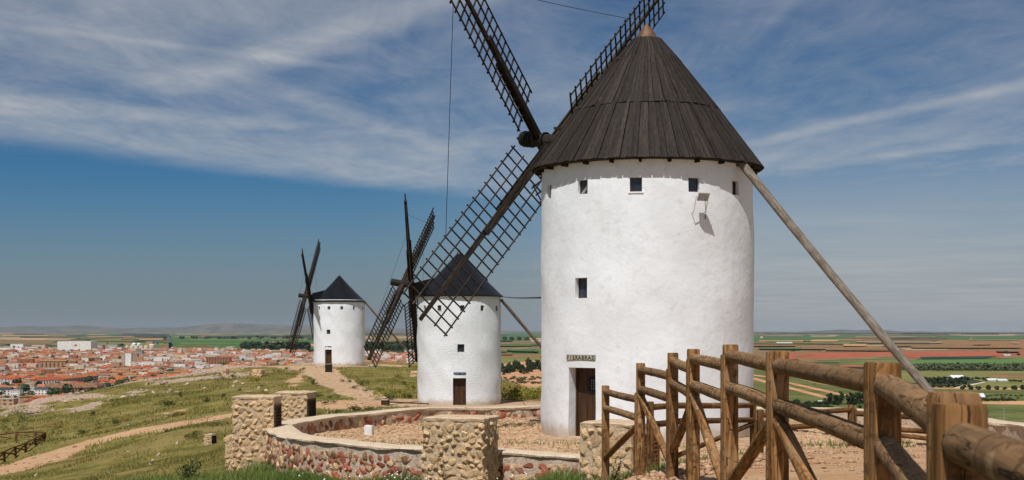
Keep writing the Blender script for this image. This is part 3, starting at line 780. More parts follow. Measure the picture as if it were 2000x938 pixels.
strips(1450, 1990, 652, 683, 44, ['green', 'tan', 'brown', 'olive', 'scrubred', 'orange', 'dark', 'scrubred', 'tan'])
strips(700, 1050, 652, 690, 22, ['green', 'tan', 'brown', 'olive', 'scrubred', 'dark'])
for i, (c, poly) in enumerate(FIELDS):
    z = PLAIN + 0.3 + 0.035 * i
    vs = [(*plain_pt(*p, z), z) for p in poly]
    if sum(vs[k - 1][0] * vs[k][1] - vs[k][0] * vs[k - 1][1] for k in range(len(vs))) < 0: vs.reverse()
    tag(link('field', new_mesh('field', vs, [tuple(range(len(vs)))], FM[c])), kind='structure')
rd = [plain_pt(*q) for q in ((325.5, 681), (335, 681), (330.6, 654), (327.4, 654))]
tag(link('road', new_mesh('road', [(*p, PLAIN + 25) for p in rd], [(0, 1, 2, 3)], FM['tarmac'])), kind='structure')
town_ground = [plain_pt(*q) for q in ((-220, 812), (430, 812), (830, 718), (830, 690), (330, 682), (-220, 672))]
tag(link('town_ground', new_mesh('town_ground', [(*p, PLAIN + 0.15) for p in town_ground], [(0, 1, 2, 3, 4, 5)], field_mat('town', (0.21, 0.155, 0.10), (0.30, 0.235, 0.165), (0.10, 0.11, 0.05), s=0.05))), kind='structure')

def far_hills():
    prof = [(-400, 639), (0, 639), (60, 637.5), (110, 638.5), (160, 635.5), (200, 639.5), (260, 640.5), (340, 640), (380, 637), (410, 633.5), (450, 631.5), (500, 633), (540, 635), (600, 637), (680, 640), (760, 642), (830, 644), (1000, 647), (1440, 648.3), (1560, 647.8), (1610, 646), (1640, 643.6), (1670, 645), (1690, 644.2), (1720, 644.4), (1765, 647.5), (1900, 648.6), (2400, 648.6)]
    pxs = np.arange(-400, 2400, 6.0)
    top = np.interp(pxs, [p[0] for p in prof], [p[1] for p in prof])
    Y0 = 60000.0
    rows = []
    hgt = EYE - (top - HZ) / F * Y0 - PLAIN
    hgt = hgt + vnoise(pxs, pxs * 0, 22, 40) * 14 * np.clip(hgt / 100, 0, 1) * 2
    for k, (fy, fh) in enumerate([(0.965, 0.0), (0.975, 0.35), (0.985, 0.62), (1.0, 1.0), (1.03, 0.7), (1.06, 0.0)]):
        Yk = Y0 * fy
        j = 1 + 0.35 * vnoise(pxs, pxs * 0 + k * 50, 30, 41) * (0 < fh < 1)
        rows.append(np.stack([(pxs - 1000) / F * Y0, np.full_like(pxs, Yk), PLAIN + 1 + hgt * fh * j], -1))
    V = np.concatenate(rows)
    m = pmat('far_hill_scrub', [(0.07, 0.08, 0.05), (0.15, 0.125, 0.085), (0.21, 0.18, 0.14)], scale=0.0012, rough=1, spec=0.02)
    tag(link('hills', fast_mesh('hills', V, grid_faces(len(pxs), 6), m, smooth=True)), kind='structure')
far_hills()

# ------------------------------------------------------------------ windmills
RW = 3.2
def wall_mesh(name, mat, openings, height=8.3, amp=0.02, depth=0.45, seed=0):
    """round wall with real openings; openings = (theta0, theta1, z0, z1, depth); theta measured from the side facing the photographer"""
    ths = set(np.linspace(-PI, PI, 97)[:-1].tolist()); zs = set(np.linspace(0, height, 27).tolist())
    for (a, b, z0, z1, dp) in openings:
        ths = {t for t in ths if not (abs(t - a) < 0.02 or abs(t - b) < 0.02)} | {a, b}
        zs = {z for z in zs if not (abs(z - z0) < 0.08 or abs(z - z1) < 0.08)} | {z0, z1}
    ths, zs = sorted(ths), sorted(zs)
    nt_, nz = len(ths), len(zs)
    r = random.Random(seed)
    ph = [r.random() * 6.28 for _ in range(8)]
    def rad(t, z):
        b = 1 + 0.008 * math.sin(PI * min(1, z / height)) - 0.012 * max(0, 1 - z / 0.25) ** 2
        n = math.sin(3 * t + ph[0] + z) + math.sin(5 * t + ph[1] - 1.7 * z) + 0.8 * math.sin(9 * t + ph[2] + 2.3 * z) + 0.7 * math.sin(2.9 * z + ph[3] + t) + 0.5 * math.sin(14 * t + 3.7 * z + ph[4])
        ring = -0.012 if z > height - 0.72 else 0.0
        return RW * b + amp * n * 0.5 + ring
    def pt(t, z, dr=0.0):
        q = rad(t, z) - dr
        return (q * math.sin(t), -q * math.cos(t), z)
    mb = MB()
    vs = [pt(t, z) for t in ths for z in zs]
    fs = []
    ins = lambda t, z: any(a < t < b and z0 < z < z1 for (a, b, z0, z1, dp) in openings)
    for i in range(nt_):
        i2 = (i + 1) % nt_
        tm = (ths[i] + (ths[i2] if i2 else ths[i2] + 2 * PI)) / 2
        for j in range(nz - 1):
            if ins(tm, (zs[j] + zs[j + 1]) / 2): continue
            fs.append((i * nz + j, i2 * nz + j, i2 * nz + j + 1, i * nz + j + 1))
    mb.add(vs, fs)
    for (a, b, z0, z1, dp) in openings:
        st = [t for t in ths if a - 1e-6 <= t <= b + 1e-6]; sz = [z for z in zs if z0 - 1e-6 <= z <= z1 + 1e-6]
        # reveals run parallel to the opening's own axis
        c = (a + b) / 2; nx, ny = math.sin(c), -math.cos(c)
        def inn(t, z):
            x, y, _ = pt(t, z); return (x - nx * dp, y - ny * dp, z)
        loop = [(t, z0) for t in st] + [(b, z) for z in sz[1:]] + [(t, z1) for t in reversed(st[:-1])] + [(a, z) for z in reversed(sz[1:-1])]
        n = len(loop)
        mb.add([pt(*q) for q in loop] + [inn(*q) for q in loop], [(k, n + k, n + (k + 1) % n, (k + 1) % n) for k in range(n)])
        if dp > 0.2 and z1 - z0 < 1:
            pass
    me = mb.mesh(name, mat)
    bm = bmesh.new(); bm.from_mesh(me); bmesh.ops.remove_doubles(bm, verts=bm.verts, dist=0.0005)
    bmesh.ops.recalc_face_normals(bm, faces=bm.faces)
    bm.to_mesh(me); bm.free()
    autosmooth(me, 35)
    return me

def open_frame(theta, depth):
    """matrix with x to the right along the wall, y outwards, origin on the axis line at the given depth behind the wall face"""
    nx, ny = math.sin(theta), -math.cos(theta)
    q = RW - depth
    M = Matrix(((math.cos(theta), nx, 0, nx * q), (math.sin(theta), ny, 0, ny * q), (0, 0, 1, 0), (0, 0, 0, 1)))
    return M

def add_window(parent, theta, z0, z1, w, depth, sill=False):
    M = open_frame(theta, depth)
    h = w / 2
    mb = MB(); t = 0.035
    mb.box(-h, h, -0.03, 0.03, z0, z0 + t, M=M); mb.box(-h, h, -0.03, 0.03, z1 - t, z1, M=M)
    mb.box(-h, -h + t, -0.03, 0.03, z0 + t, z1 - t, M=M); mb.box(h - t, h, -0.03, 0.03, z0 + t, z1 - t, M=M)
    f = mb.obj('window', M_FRAME, parent)
    mb = MB(); mb.box(-h + t, h - t, -0.012, 0.006, z0 + t, z1 - t, M=M)
    mb.obj('pane', M_GLASS, f)
    mb = MB(); mb.box(-h - 0.03, h + 0.03, -0.02, depth + 0.015, z0 - 0.035, z0 + 0.004, M=M)
    mb.obj('sill', M_WALL1, f)

def add_door(parent, theta, z1, w, depth, grille):
    M = open_frame(theta, depth); h = w / 2
    mb = MB(); t = 0.07
    mb.box(-h, -h + t, -0.05, 0.06, 0, z1, M=M); mb.box(h - t, h, -0.05, 0.06, 0, z1, M=M); mb.box(-h + t, h - t, -0.05, 0.06, z1 - t, z1, M=M)
    d = mb.obj('door', M_DOOR, parent)
    n = 5; pw = (w - 2 * t) / n
    for i in range(n):
        mb = MB(); x = -h + t + i * pw
        mb.box(x + 0.006, x + pw - 0.006, -0.03, 0.012 + 0.004 * (i % 2), 0.04, z1 - t, M=M)
        mb.obj('door_plank', M_DOOR, d)
    mb = MB(); mb.box(-h + t, h - t, -0.045, -0.03, 0.02, z1 - t, M=M); mb.obj('backing_board', M_DOOR, d)
    mb = MB(); mb.box(-h - 0.05, h + 0.05, -0.1, depth - 0.05, -0.05, 0.045, M=M); mb.obj('threshold', M_CAP, d)
    mb = MB()
    mb.tube([M @ Vector((h - t - 0.10, 0.03, 1.0)), M @ Vector((h - t - 0.10, 0.08, 1.02)), M @ Vector((h - t - 0.10, 0.08, 1.12)), M @ Vector((h - t - 0.10, 0.03, 1.14))], 0.012, 6)
    mb.box(h - t - 0.125, h - t - 0.075, 0.012, 0.022, 0.94, 1.2, M=M)
    mb.obj('handle', M_IRON, d)
    if grille:
        mb = MB(); x0, x1, za, zb = 0.04, 0.34, 1.40, 1.72
        mb.box(x0, x1, 0.016, 0.024, za, zb, M=M); g = mb.obj('grille_pane', M_GLASSB, d)
        mb = MB()
        for k in range(5):
            x = x0 + (x1 - x0) * k / 4; z = za + (zb - za) * k / 4
            mb.box(x - 0.009, x + 0.009, 0.03, 0.05, za - 0.02, zb + 0.02, M=M); mb.box(x0 - 0.02, x1 + 0.02, 0.034, 0.054, z - 0.009, z + 0.009, M=M)
        mb.box(x0 - 0.07, x0 - 0.0, 0.02, 0.045, za - 0.07, zb + 0.07, M=M); mb.box(x1, x1 + 0.07, 0.02, 0.045, za - 0.07, zb + 0.07, M=M)
        mb.box(x0, x1, 0.02, 0.045, zb + 0.0, zb + 0.07, M=M); mb.box(x0, x1, 0.02, 0.045, za - 0.07, za, M=M)
        mb.obj('door_grille', M_IRON, d)

# sail meshes (x along the stock, y across, z along the windshaft)
SR, SRI, SW = 7.83, 1.29, 0.94
def sail_meshes():
    out = {}
    mb = MB(); mb.tube([(-0.3, 0, 0), (2, 0, 0), (5, 0, 0), (SR, 0, 0)], [0.125, 0.12, 0.10, 0.075], 8, flat=0.45, jit=0.06)
    mb.v = [(a, b * 0.9, c * 0.5) for (a, b, c) in mb.v]
    me = mb.mesh('sail', M_SAIL); autosmooth(me); out['stock'] = me
    mb = MB(); mb.box(-0.2, SR * 0.415, -0.15, 0.15, 0.058, 0.105); out['plate0'] = mb.mesh('stock_plate', M_SAIL)
    mb = MB(); mb.box(-0.2, SR * 0.535, -0.125, 0.125, -0.105, -0.058); out['plate1'] = mb.mesh('stock_plate', M_SAIL)
    mb = MB(); mb.tube([(0, -SW - 0.07, 0), (0, -0.3, 0.006), (0, 0.4, -0.006), (0, SW + 0.07, 0)], 0.028, 6, jit=0.2); out['bar'] = mb.mesh('lattice_bar', M_SAIL)
    for k in range(2):
        mb = MB(); L0, L1 = SRI - 0.08, SR - 0.17
        mb.tube([(L0, 0, 0.03), (L0 + 2, 0.012, 0.03), (L0 + 4.3, -0.01, 0.03), (L1, 0, 0.03)], 0.026, 6, jit=0.2, seed=k); out['rail%d' % k] = mb.mesh('lattice_rail', M_SAIL)
    mb = MB(); mb.tube([(-0.3, 0, 0), (2, 0, 0), (5, 0, 0), (SR, 0, 0)], [0.17, 0.16, 0.125, 0.10], 8, flat=0.45, jit=0.06)
    out['stock_heavy'] = mb.mesh('sail', M_SAIL)
    mb = MB(); mb.tube([(0, -SW - 0.07, 0), (0, SW + 0.07, 0)], 0.034, 5); out['bar_heavy'] = mb.mesh('lattice_bar', M_SAIL)
    mb = MB(); mb.tube([(SRI - 0.08, 0, 0.03), (SR - 0.17, 0, 0.03)], 0.04, 5); out['rail_heavy'] = mb.mesh('lattice_rail', M_SAIL)
    return out
SAILM = sail_meshes()
def add_sails(root, beta, tau, phi, zs, LA, LB, w, sc, wa=None):
    s = Vector((-math.cos(beta) * math.cos(tau), math.sin(beta) * math.cos(tau), math.sin(tau)))
    h = Vector((math.sin(beta), math.cos(beta), 0)); v = Vector((math.cos(beta) * math.sin(tau), -math.sin(beta) * math.sin(tau), math.cos(tau)))
    O = Vector((0, 0, zs)); A = O + s * LA; B = O + s * LB
    a = h * math.cos(phi) + v * math.sin(phi); b = -h * math.sin(phi) + v * math.cos(phi)
    r = random.Random(5)
    for d, e, C_ in ((a, b, A), (-a, -b, A), (b, -a, B), (-b, a, B)):
        w_ = wa if (wa is not None and d is a) else w
        y = e * math.cos(w_) + s * math.sin(w_)
        z = d.cross(y)
        M = Matrix(((d.x, y.x, z.x, C_.x), (d.y, y.y, z.y, C_.y), (d.z, y.z, z.z, C_.z), (0, 0, 0, 1)))
        hv = '_heavy' if wa is not None else ''
        so = link('sail', SAILM['stock' + hv], root)
        so.matrix_local = M @ Matrix.Scale(sc, 4)
        flip = 1 if z.dot(s) > 0 else -1
        for k in ('plate0', 'plate1'): link('stock_plate', SAILM[k], so, scale=(1, 1, flip * (1.9 if hv else 1)))
        nb = 20
        for k in range(nb):
            x = SRI + (SR - 0.25 - SRI) * k / (nb - 1)
            link('lattice_bar', SAILM['bar' + hv], so, (x, 0.02 * (r.random() - 0.5), 0), (0, (k % 2) * PI, 0.03 * (r.random() - 0.5)))
        for yy in (-SW, -SW * 0.52, SW * 0.52, SW):
            link('lattice_rail', SAILM['rail_heavy' if hv else 'rail%d' % (r.random() > 0.5)], so, (0, yy, 0), (0, 0, 0.004 * (r.random() - 0.5)))
    return s, h, v, O, A, B, a, b

def ropes(root, frm, w, sc, spans=((5.9, 5.9),) * 4):
    s, h, v, O, A, B, a, b = frm
    arms = ((a, b, A), (b, -a, B), (-a, -b, A), (-b, a, B))
    end = lambda arm, r, sg: arm[2] + arm[0] * r * sc + (arm[1] * math.cos(w) + s * math.sin(w)) * (SW * sc * sg)
    for i, (r0, r1) in enumerate(spans):
        p, q = end(arms[i], r0, 1), end(arms[(i + 1) % 4], r1, -1)
        mb = MB()
        pts = [p.lerp(q, t) + Vector((0, 0, -0.05 * math.sin(PI * t))) for t in np.linspace(0, 1, 7)]
        mb.tube(pts, 0.010, 5); mb.obj('rope', M_IRON, root)

def add_shaft(root, frm, start, nose, rad, banded):
    s, O, A, B = frm[0], frm[3], frm[4], frm[5]
    mb = MB()
    Lmax = max((A - O).length, (B - O).length)
    mb.tube([O + s * start, O + s * (Lmax - 0.3), O + s * (Lmax + 0.25), O + s * (Lmax + nose)], [rad * 0.95, rad * 0.95, rad, rad * 1.02], 14)
    me = mb.mesh('windshaft', M_DARKWOOD); autosmooth(me); sh = link('windshaft', me, root)
    if banded:
        for k in range(4):
            c = Lmax + 0.26 + k * 0.105
            mb = MB(); mb.tube([O + s * c, O + s * (c + 0.05)], rad * 1.14, 16); mb.obj('iron_band', M_IRON, sh)
        mb = MB(); mb.tube([O + s * (Lmax + nose), O + s * (Lmax + nose + 0.22)], 0.05, 8); mb.obj('iron_pin', M_IRON, sh)
        c = min((A - O).length, (B - O).length)
        mb = MB(); mb.tube([O + s * (Lmax - 0.27), O + s * (Lmax - 0.19)], rad * 1.2, 16); mb.obj('iron_band', M_IRON, sh)

def add_tail(root, beta, mat, z0=8.03, r0=3.28, r1=9.75, z1=0.72):
    d = Vector((math.cos(beta), -math.sin(beta), 0))
    pts = [d * (r0 + (r1 - r0) * t) + Vector((0, 0, z0 + (z1 - z0) * t)) + Vector((-d.y, d.x, 0)) * 0.05 * math.sin(3 * t) + Vector((0, 0, -0.10 * math.sin(PI * t))) for t in np.linspace(0, 1, 10)]
    mb = MB(); mb.tube(pts, [0.125, 0.122, 0.118, 0.12, 0.115, 0.118, 0.122, 0.115, 0.118, 0.11], 10, jit=0.14)
    me = mb.mesh('tail_pole', mat); autosmooth(me, 60); link('tail_pole', me, root)

def cone_profile_r(prof, z):
    zs_ = [p[1] for p in prof]; rs = [p[0] for p in prof]
    return float(np.interp(z, zs_, rs))

def plank_roof(root):
    # three overlapping tiers of boards on a cone
    tiers = [(3.50, 8.00, 2.12, 9.86, 132, 0.0), (2.20, 9.76, 0.93, 11.38, 90, 0.03), (1.0, 11.28, 0.36, 12.02, 48, 0.05)]
    prof = [(3.47, 8.005), (2.1, 9.80), (0.9, 11.30), (0.3, 11.98)]
    mb = MB(); mb.lathe(prof, 64); mb.lathe([(3.1, 7.98), (3.46, 7.99)], 64)
    me = mb.mesh('roof', M_DARKWOOD); autosmooth(me); roof = link('roof', me, root)
    r = random.Random(3)
    for (r0, z0, r1, z1, n, lift) in tiers:
        meshes = []
        for var in range(6):
            hw0, hw1 = PI * r0 / n * 0.95, PI * r1 / n * 0.935
            th = [0.018, 0.028, 0.042, 0.022, 0.048, 0.033][var]
            sl = Vector((z1 - z0, 0, r0 - r1)).normalized()
            vs = []
            for q, hw, rr, zz in ((0, hw0, r0, z0), (1, hw1, r1, z1)):
                base = Vector((rr + lift * 0.5, 0, zz))
                for o in (0, th):
                    for sg in (-1, 1): vs.append(tuple(base + sl * o + Vector((0, sg * hw, 0))))
            meshes.append(new_mesh('roof_plank', vs, [(0, 1, 3, 2), (4, 6, 7, 5), (2, 3, 7, 6), (0, 4, 5, 1), (0, 2, 6, 4), (1, 5, 7, 3)], M_PLANK))
        for k in range(n):
            o = link('roof_plank', r.choice(meshes), roof, (0, 0, 0.02 * (r.random() - 0.5)), (0, 0, 2 * PI * k / n + 0.008 * (r.random() - 0.5)))
    # rafter ends under the eave
    mb = MB(); mb.box(3.05, 3.40, -0.035, 0.035, 7.90, 7.975); rm = mb.mesh('rafter_end', M_DARKWOOD)
    for k in range(25): link('rafter_end', rm, roof, rot=(0, 0, 2 * PI * k / 25 + 0.04))
    mb = MB(); mb.lathe([(0.40, 11.93), (0.385, 11.99), (0.22, 12.24), (0.05, 12.46), (0.0, 12.5)], 24)
    me = mb.mesh('finial', M_COPPER); autosmooth(me); link('finial', me, root)

def zinc_roof(root, top, eave_z, eave_r, tip, seed):
    r = random.Random(seed)
    h = top - eave_z
    prof = [(eave_r - 0.35, eave_z - 0.03), (eave_r, eave_z - 0.02), (eave_r + 0.01, eave_z + 0.05)]
    n = 13
    for k in range(1, n):
        t = k / n
        rad = eave_r * (1 - t) - 0.10 * math.sin(PI * t) + (0.10 if tip else 0.02) * t * (1 - t)
        prof.append((rad + 0.035, eave_z + h * t)); prof.append((rad, eave_z + h * t + 0.02))
    prof.append((0.06, top - 0.05)); prof.append((0.0, top))
    mb = MB(); mb.lathe(prof, 56)
    # lapped sheets: small irregular offsets so that courses catch the light unevenly
    for i, v in enumerate(mb.v):
        q = 1 + 0.006 * (r.random() - 0.5)
        mb.v[i] = (v[0] * q, v[1] * q, v[2])
    me = mb.mesh('roof', M_ROOF2); autosmooth(me, 30); roof = link('roof', me, root)
    if tip:
        mb = MB(); mb.lathe([(0.28, top - 0.38), (0.20, top - 0.2), (0.05, top + 0.12), (0.0, top + 0.15)], 16); mb.obj('finial', M_ROOF2, root)
    return roof

def dormer(root, frm, z_eave):
    s = frm[0]; d = Vector((s.x, s.y, 0)).normalized(); a = math.atan2(d.y, d.x)
    M = Matrix.Rotation(a, 4, 'Z')
    mb = MB(); top = z_eave + 1.30
    vs = [(1.2, -0.62, z_eave + 0.05), (3.35, -0.62, z_eave + 0.0), (3.35, 0.62, z_eave), (1.2, 0.62, z_eave + 0.05), (1.2, -0.62, top + 0.35), (3.35, -0.62, top - 0.15), (3.35, 0.62, top - 0.15), (1.2, 0.62, top + 0.35)]
    mb.add([tuple(M @ Vector(p)) for p in vs], [(3, 2, 1, 0), (4, 5, 6, 7), (0, 1, 5, 4), (1, 2, 6, 5), (2, 3, 7, 6), (3, 0, 4, 7)])
    o = mb.obj('dormer', M_ROOF2, root)
    mb = MB(); mb.box(-0.02, 0.05, -0.5, 0.5, 0, 0.9); Mx = M @ Matrix.Translation((3.36, 0, z_eave + 0.1))
    for i, p in enumerate(mb.v): mb.v[i] = tuple(Mx @ Vector(p))
    mb.obj('shaft_hatch', M_DARKWOOD, o)

def windmill(idx, label, wallmat, thetas, win, mid, door, sails, amp):
    x, y, z = MILLS[idx]
    root = empty('windmill', (x, y, z), label, 'windmill', 'whitewashed windmills on the hill')
    ops = []
    wz0, wz1, ww = win
    for t in thetas: ops.append((t - ww / 2 / RW, t + ww / 2 / RW, wz0, wz1, 0.3))
    mt, mz0, mz1, mw = mid; ops.append((mt - mw / 2 / RW, mt + mw / 2 / RW, mz0, mz1, 0.3))
    dt, dz1, dw, dd = door; ops.append((dt - dw / 2 / RW, dt + dw / 2 / RW, 0.0, dz1, dd))
    w = link('wall', wall_mesh('wall', wallmat, ops, amp=amp, seed=idx), root)
    for t in thetas: add_window(root, t, wz0, wz1, ww + 0.02, 0.13)
    add_window(root, mt, mz0, mz1, mw + 0.02, 0.16)
    add_door(root, dt, dz1, dw + 0.02, dd - 0.08, idx == 0)
    mb = MB(); mb.lathe([(0.0, 7.0), (2.6, 7.0)], 24); mb.lathe([(2.6, 0.0), (2.6, 7.0)], 24)
    mb.obj('inner_lining', M_DARKWOOD, root)
    return root

def theta_at(idx, px, z=None):
    """angle round a mill at which the wall meets a given column of the photograph"""
    mx, my, mz = MILLS[idx]; best = None
    for t in np.linspace(-1.45, 1.45, 1161):
        q = 1000 + F * (mx + RW * math.sin(t)) / (my - RW * math.cos(t))
        if best is None or abs(q - px) < best[0]: best = (abs(q - px), float(t))
    return best[1]
# --- the big mill
SB = R(1)
th1 = [theta_at(0, px) for px in (1138.5, 1242, 1355, 1436)]
th1 = [theta_at(0, 1073)] + th1 + [R(90), R(121), R(153), R(-176), R(-145), R(-113)]
mill1 = windmill(0, 'largest windmill with a black plank roof and copper tip, nearest the rail fence', M_WALL1, th1, (7.06, 7.47, 0.35), (theta_at(0, 1136.5), 4.06, 4.65, 0.44), (theta_at(0, 1135), 2.06, 1.0, 0.50), None, 0.022)
plank_roof(mill1)
B1 = R(39.74)
f1 = add_sails(mill1, B1, R(8.86), R(48.12), 8.65, 3.70, 4.23, R(-20.9), 1.0)
add_shaft(mill1, f1, 1.5, 0.72, 0.235, True)
ropes(mill1, f1, R(-20.9), 1.0, [(5.1, 5.5), (6.1, 5.25)])
add_tail(mill1, B1, M_POLE)
s1 = f1[0]; O1 = f1[3]
M_ = Matrix.Translation(O1) @ s1.to_track_quat('X', 'Z').to_matrix().to_4x4()
mb = MB(); mb.box(2.55, 3.35, -0.45, 0.45, 0.36, 0.44, M=M_); mb.box(2.5, 3.3, -0.5, 0.5, -0.42, -0.34, M=M_); mb.box(2.3, 3.0, -0.52, -0.46, -0.34, 0.36, M=M_); mb.box(2.3, 3.0, 0.46, 0.52, -0.34, 0.36, M=M_)
mb.obj('shaft_housing', M_DARKWOOD, mill1)

# --- the middle mill
wm = [math.asin((px - 897) / 81) for px in (831, 858, 903, 942)] + [R(66)]
wm = [theta_at(1, px) for px in (829.5, 858, 903, 942, 970.5)]
mill2 = windmill(1, 'middle windmill with a smooth black cone roof, standing behind the ring wall', M_WALL2, wm + [R(t) for t in (95, 125, 155, -175, -145, -105)], (7.12, 7.54, 0.32), (theta_at(1, 900), 4.03, 4.62, 0.52), (theta_at(1, 897.5), 2.08, 0.98, 0.42), None, 0.03)
zinc_roof(mill2, 11.75, 8.25, 3.38, True, 1)
B2 = R(10.45)
f2 = add_sails(mill2, B2, R(9.83), R(43.6), 8.50, 4.53, 3.85, R(-21), 8.45 / SR, R(-1))
add_shaft(mill2, f2, 1.5, 0.95, 0.27, False)
ropes(mill2, f2, R(-21), 8.45 / SR)
add_tail(mill2, B2, M_POLE2)
dormer(mill2, f2, 8.2)

# --- the farthest mill
wt = [theta_at(2, px) for px in (623, 642, 667.5, 691.5, 709)]
mill3 = windmill(2, 'smallest and most distant windmill, on the cobbled mound above the town', M_WALL3, wt + [R(t) for t in (100, 130, 160, -170, -140, -100)], (7.05, 7.45, 0.32), (theta_at(2, 641.5), 4.0, 4.55, 0.5), (theta_at(2, 641), 2.08, 0.95, 0.45), None, 0.025)
zinc_roof(mill3, 11.45, 8.02, 3.36, False, 2)
B3 = R(4.05)
f3 = add_sails(mill3, B3, R(6.5), R(54.84), 8.31, 4.38, 3.80, R(-15), 8.67 / SR, R(0))
add_shaft(mill3, f3, 1.5, 0.85, 0.27, False)
ropes(mill3, f3, R(-15), 8.67 / SR)
add_tail(mill3, B3, M_POLE2)
dormer(mill3, f3, 8.0)

def name_sign(mill, label, text, theta, z0, z1, width, seed):
    x, y, z = MILLS[mill]
    M = open_frame(theta, 0)
    M = Matrix.Translation((x, y, z)) @ M
    root = empty('name_sign', tuple(M @ Vector((0, 0, z0))), label, 'sign')
    root.rotation_euler = (0, 0, theta)
    n = 9; tw = width / n; h = z1 - z0
    out = RW * (1 - math.cos(width / 2 / RW)) * 0 + 0.012
    dark = M_TILEB
    for i in range(n):
        dt = (i - (n - 1) / 2) * tw / RW                      # the tiles follow the curve of the wall
        pos, rot = (RW * math.sin(dt), RW * (1 - math.cos(dt)), 0), (0, 0, dt)
        hw = tw / 2 + 0.001
        mb = MB(); mb.box(-hw - (0.012 if i == 0 else 0), hw + (0.012 if i == n - 1 else 0), -0.034, 0.05, -0.012, h + 0.012); mb.obj('backing', dark, root, loc=pos, rot=rot)
        mb = MB(); mb.box(-tw / 2 + 0.004, tw / 2 - 0.004, -0.043, -0.035, 0, h)
        t = mb.obj('tile', M_TILEC if text else M_TILEB, root, loc=pos, rot=rot)
        if text:
            cu = bpy.data.curves.new('letter', 'FONT'); cu.body = text[i]; cu.size = h * 1.16; cu.align_x = 'CENTER'; cu.extrude = 0.002; cu.offset = 0.005
            cu.materials.append(M_LETTER)
            tmp = bpy.data.objects.new('letter', cu); COL.objects.link(tmp)
            lm = bpy.data.meshes.new_from_object(tmp); bpy.data.objects.remove(tmp)
            lm.name = 'letter'
            if not lm.materials: lm.materials.append(M_LETTER)
            link('letter', lm, t, (0, -0.0455, h * 0.10), (R(90), 0, 0))
        elif i not in (4,):
            mb = MB(); mb.lathe([(tw * 0.1, 0), (tw * 0.24, 0), (tw * 0.24, 0.004), (tw * 0.1, 0.004)], 10)
            mb.obj('glyph', M_LETTERW, t, loc=(0, -0.0435, h / 2), rot=(R(90), 0, 0))
name_sign(0, 'tiled name sign with dark letters on cream above the door of the big windmill', 'FIERABRAS', theta_at(0, 1134), 2.285, 2.418, 1.03, 1)
name_sign(1, 'small blue tiled name sign above the door of the middle windmill', None, theta_at(1, 898), 2.32, 2.5, 0.92, 2)
name_sign(2, 'tiny blue tiled name sign above the door of the most distant windmill', None, theta_at(2, 641), 2.34, 2.5, 0.92, 3)

# floodlight on the big mill
def floodlight():
    x, y, z = MILLS[0]
    th = theta_at(0, 1360)
    M = Matrix.Translation((x, y, z)) @ open_frame(th, 0)
    root = empty('floodlight', tuple(M @ Vector((0, 0, 6.85))), 'pale floodlight on a thin bracket under a window of the big windmill', 'floodlight', rz=th)
    T = Matrix.Translation((0, -0.38, 0.06)) @ Matrix.Rotation(R(38), 4, 'X')
    mb = MB()
    vs = [(-0.17, -0.05, -0.12), (0.17, -0.05, -0.12), (0.17, -0.05, 0.14), (-0.17, -0.05, 0.14), (-0.11, 0.11, -0.07), (0.11, 0.11, -0.07), (0.11, 0.11, 0.09), (-0.11, 0.11, 0.09)]
    mb.add([tuple(T @ Vector(p)) for p in vs], [(0, 1, 2, 3), (7, 6, 5, 4), (1, 0, 4, 5), (2, 1, 5, 6), (3, 2, 6, 7), (0, 3, 7, 4)])
    mb.obj('housing', M_LAMPG, root)
    mb = MB(); mb.box(-0.15, 0.15, -0.062, -0.051, -0.10, 0.12, M=T); mb.obj('lens', M_GLASSB, root)
    mb = MB()
    for sx in (-0.19, 0.19): mb.tube([(sx * 0.8, 0.02, -0.42), (sx, -0.2, -0.35), (sx, -0.36, 0.05)], 0.011, 6)
    mb.tube([(-0.152, 0.0, -0.42), (0.152, 0.0, -0.42)], 0.012, 6)
    mb.obj('bracket', M_LAMPG, root)
    mb = MB(); mb.tube([(0.06, -0.40, 0.0), (0.2, -0.2, -0.45), (0.26, -0.05, -0.55), (0.24, 0.0, -0.2), (0.08, 0.02, 0.35)], 0.008, 5); mb.obj('cable', M_IRON, root)
floodlight()

# cable between the two nearer mills
def overhead_cable():
    p = Vector((MILLS[1][0] + 3.3, MILLS[1][1] - 0.3, MILLS[1][2] + 8.25)); q = Vector((MILLS[0][0] - 3.15, MILLS[0][1] + 0.6, 4.2))
    q = Vector((MILLS[0][0] - 3.05, MILLS[0][1] + 1.2, MILLS[0][2] + 4.17))
    mb = MB(); mb.tube([p.lerp(q, t) + Vector((0, 0, -0.05 * math.sin(PI * t))) for t in np.linspace(0, 1, 14)], [0.03] * 14, 5)
    tag(mb.obj('overhead_cable', M_IRON), 'thin dark cable strung between the middle windmill and the big windmill', 'cable')
overhead_cable()
#@@PART3
# ------------------------------------------------------------------ stones
def stone_mesh(seed, flat=1.0):
    r = random.Random(seed)
    bm = bmesh.new(); bmesh.ops.create_icosphere(bm, subdivisions=2, radius=0.5)
    cuts = [(Vector((r.gauss(0, 1), r.gauss(0, 1), r.gauss(0, 1))).normalized(), 0.24 + 0.17 * r.random()) for _ in range(9)]
    for v in bm.verts:
        for n, d in cuts:
            q = v.co.dot(n) - d
            if q > 0: v.co -= n * q * 0.97
        v.co *= 1.12 + 0.12 * (r.random() - 0.5)
        v.co.z *= flat
    me = bpy.data.meshes.new('stone'); bm.to_mesh(me); bm.free()
    autosmooth(me, 28)
    return me
STONES = {}
for nm_, mt_ in (('honey', M_STONE), ('red', M_STONER), ('brown', M_STONEB), ('pink', M_STONEP), ('rock', M_ROCK)):
    STONES[nm_] = []
    for k in range(8):
        me = stone_mesh(k + 1); me.materials.append(mt_); STONES[nm_].append(me)

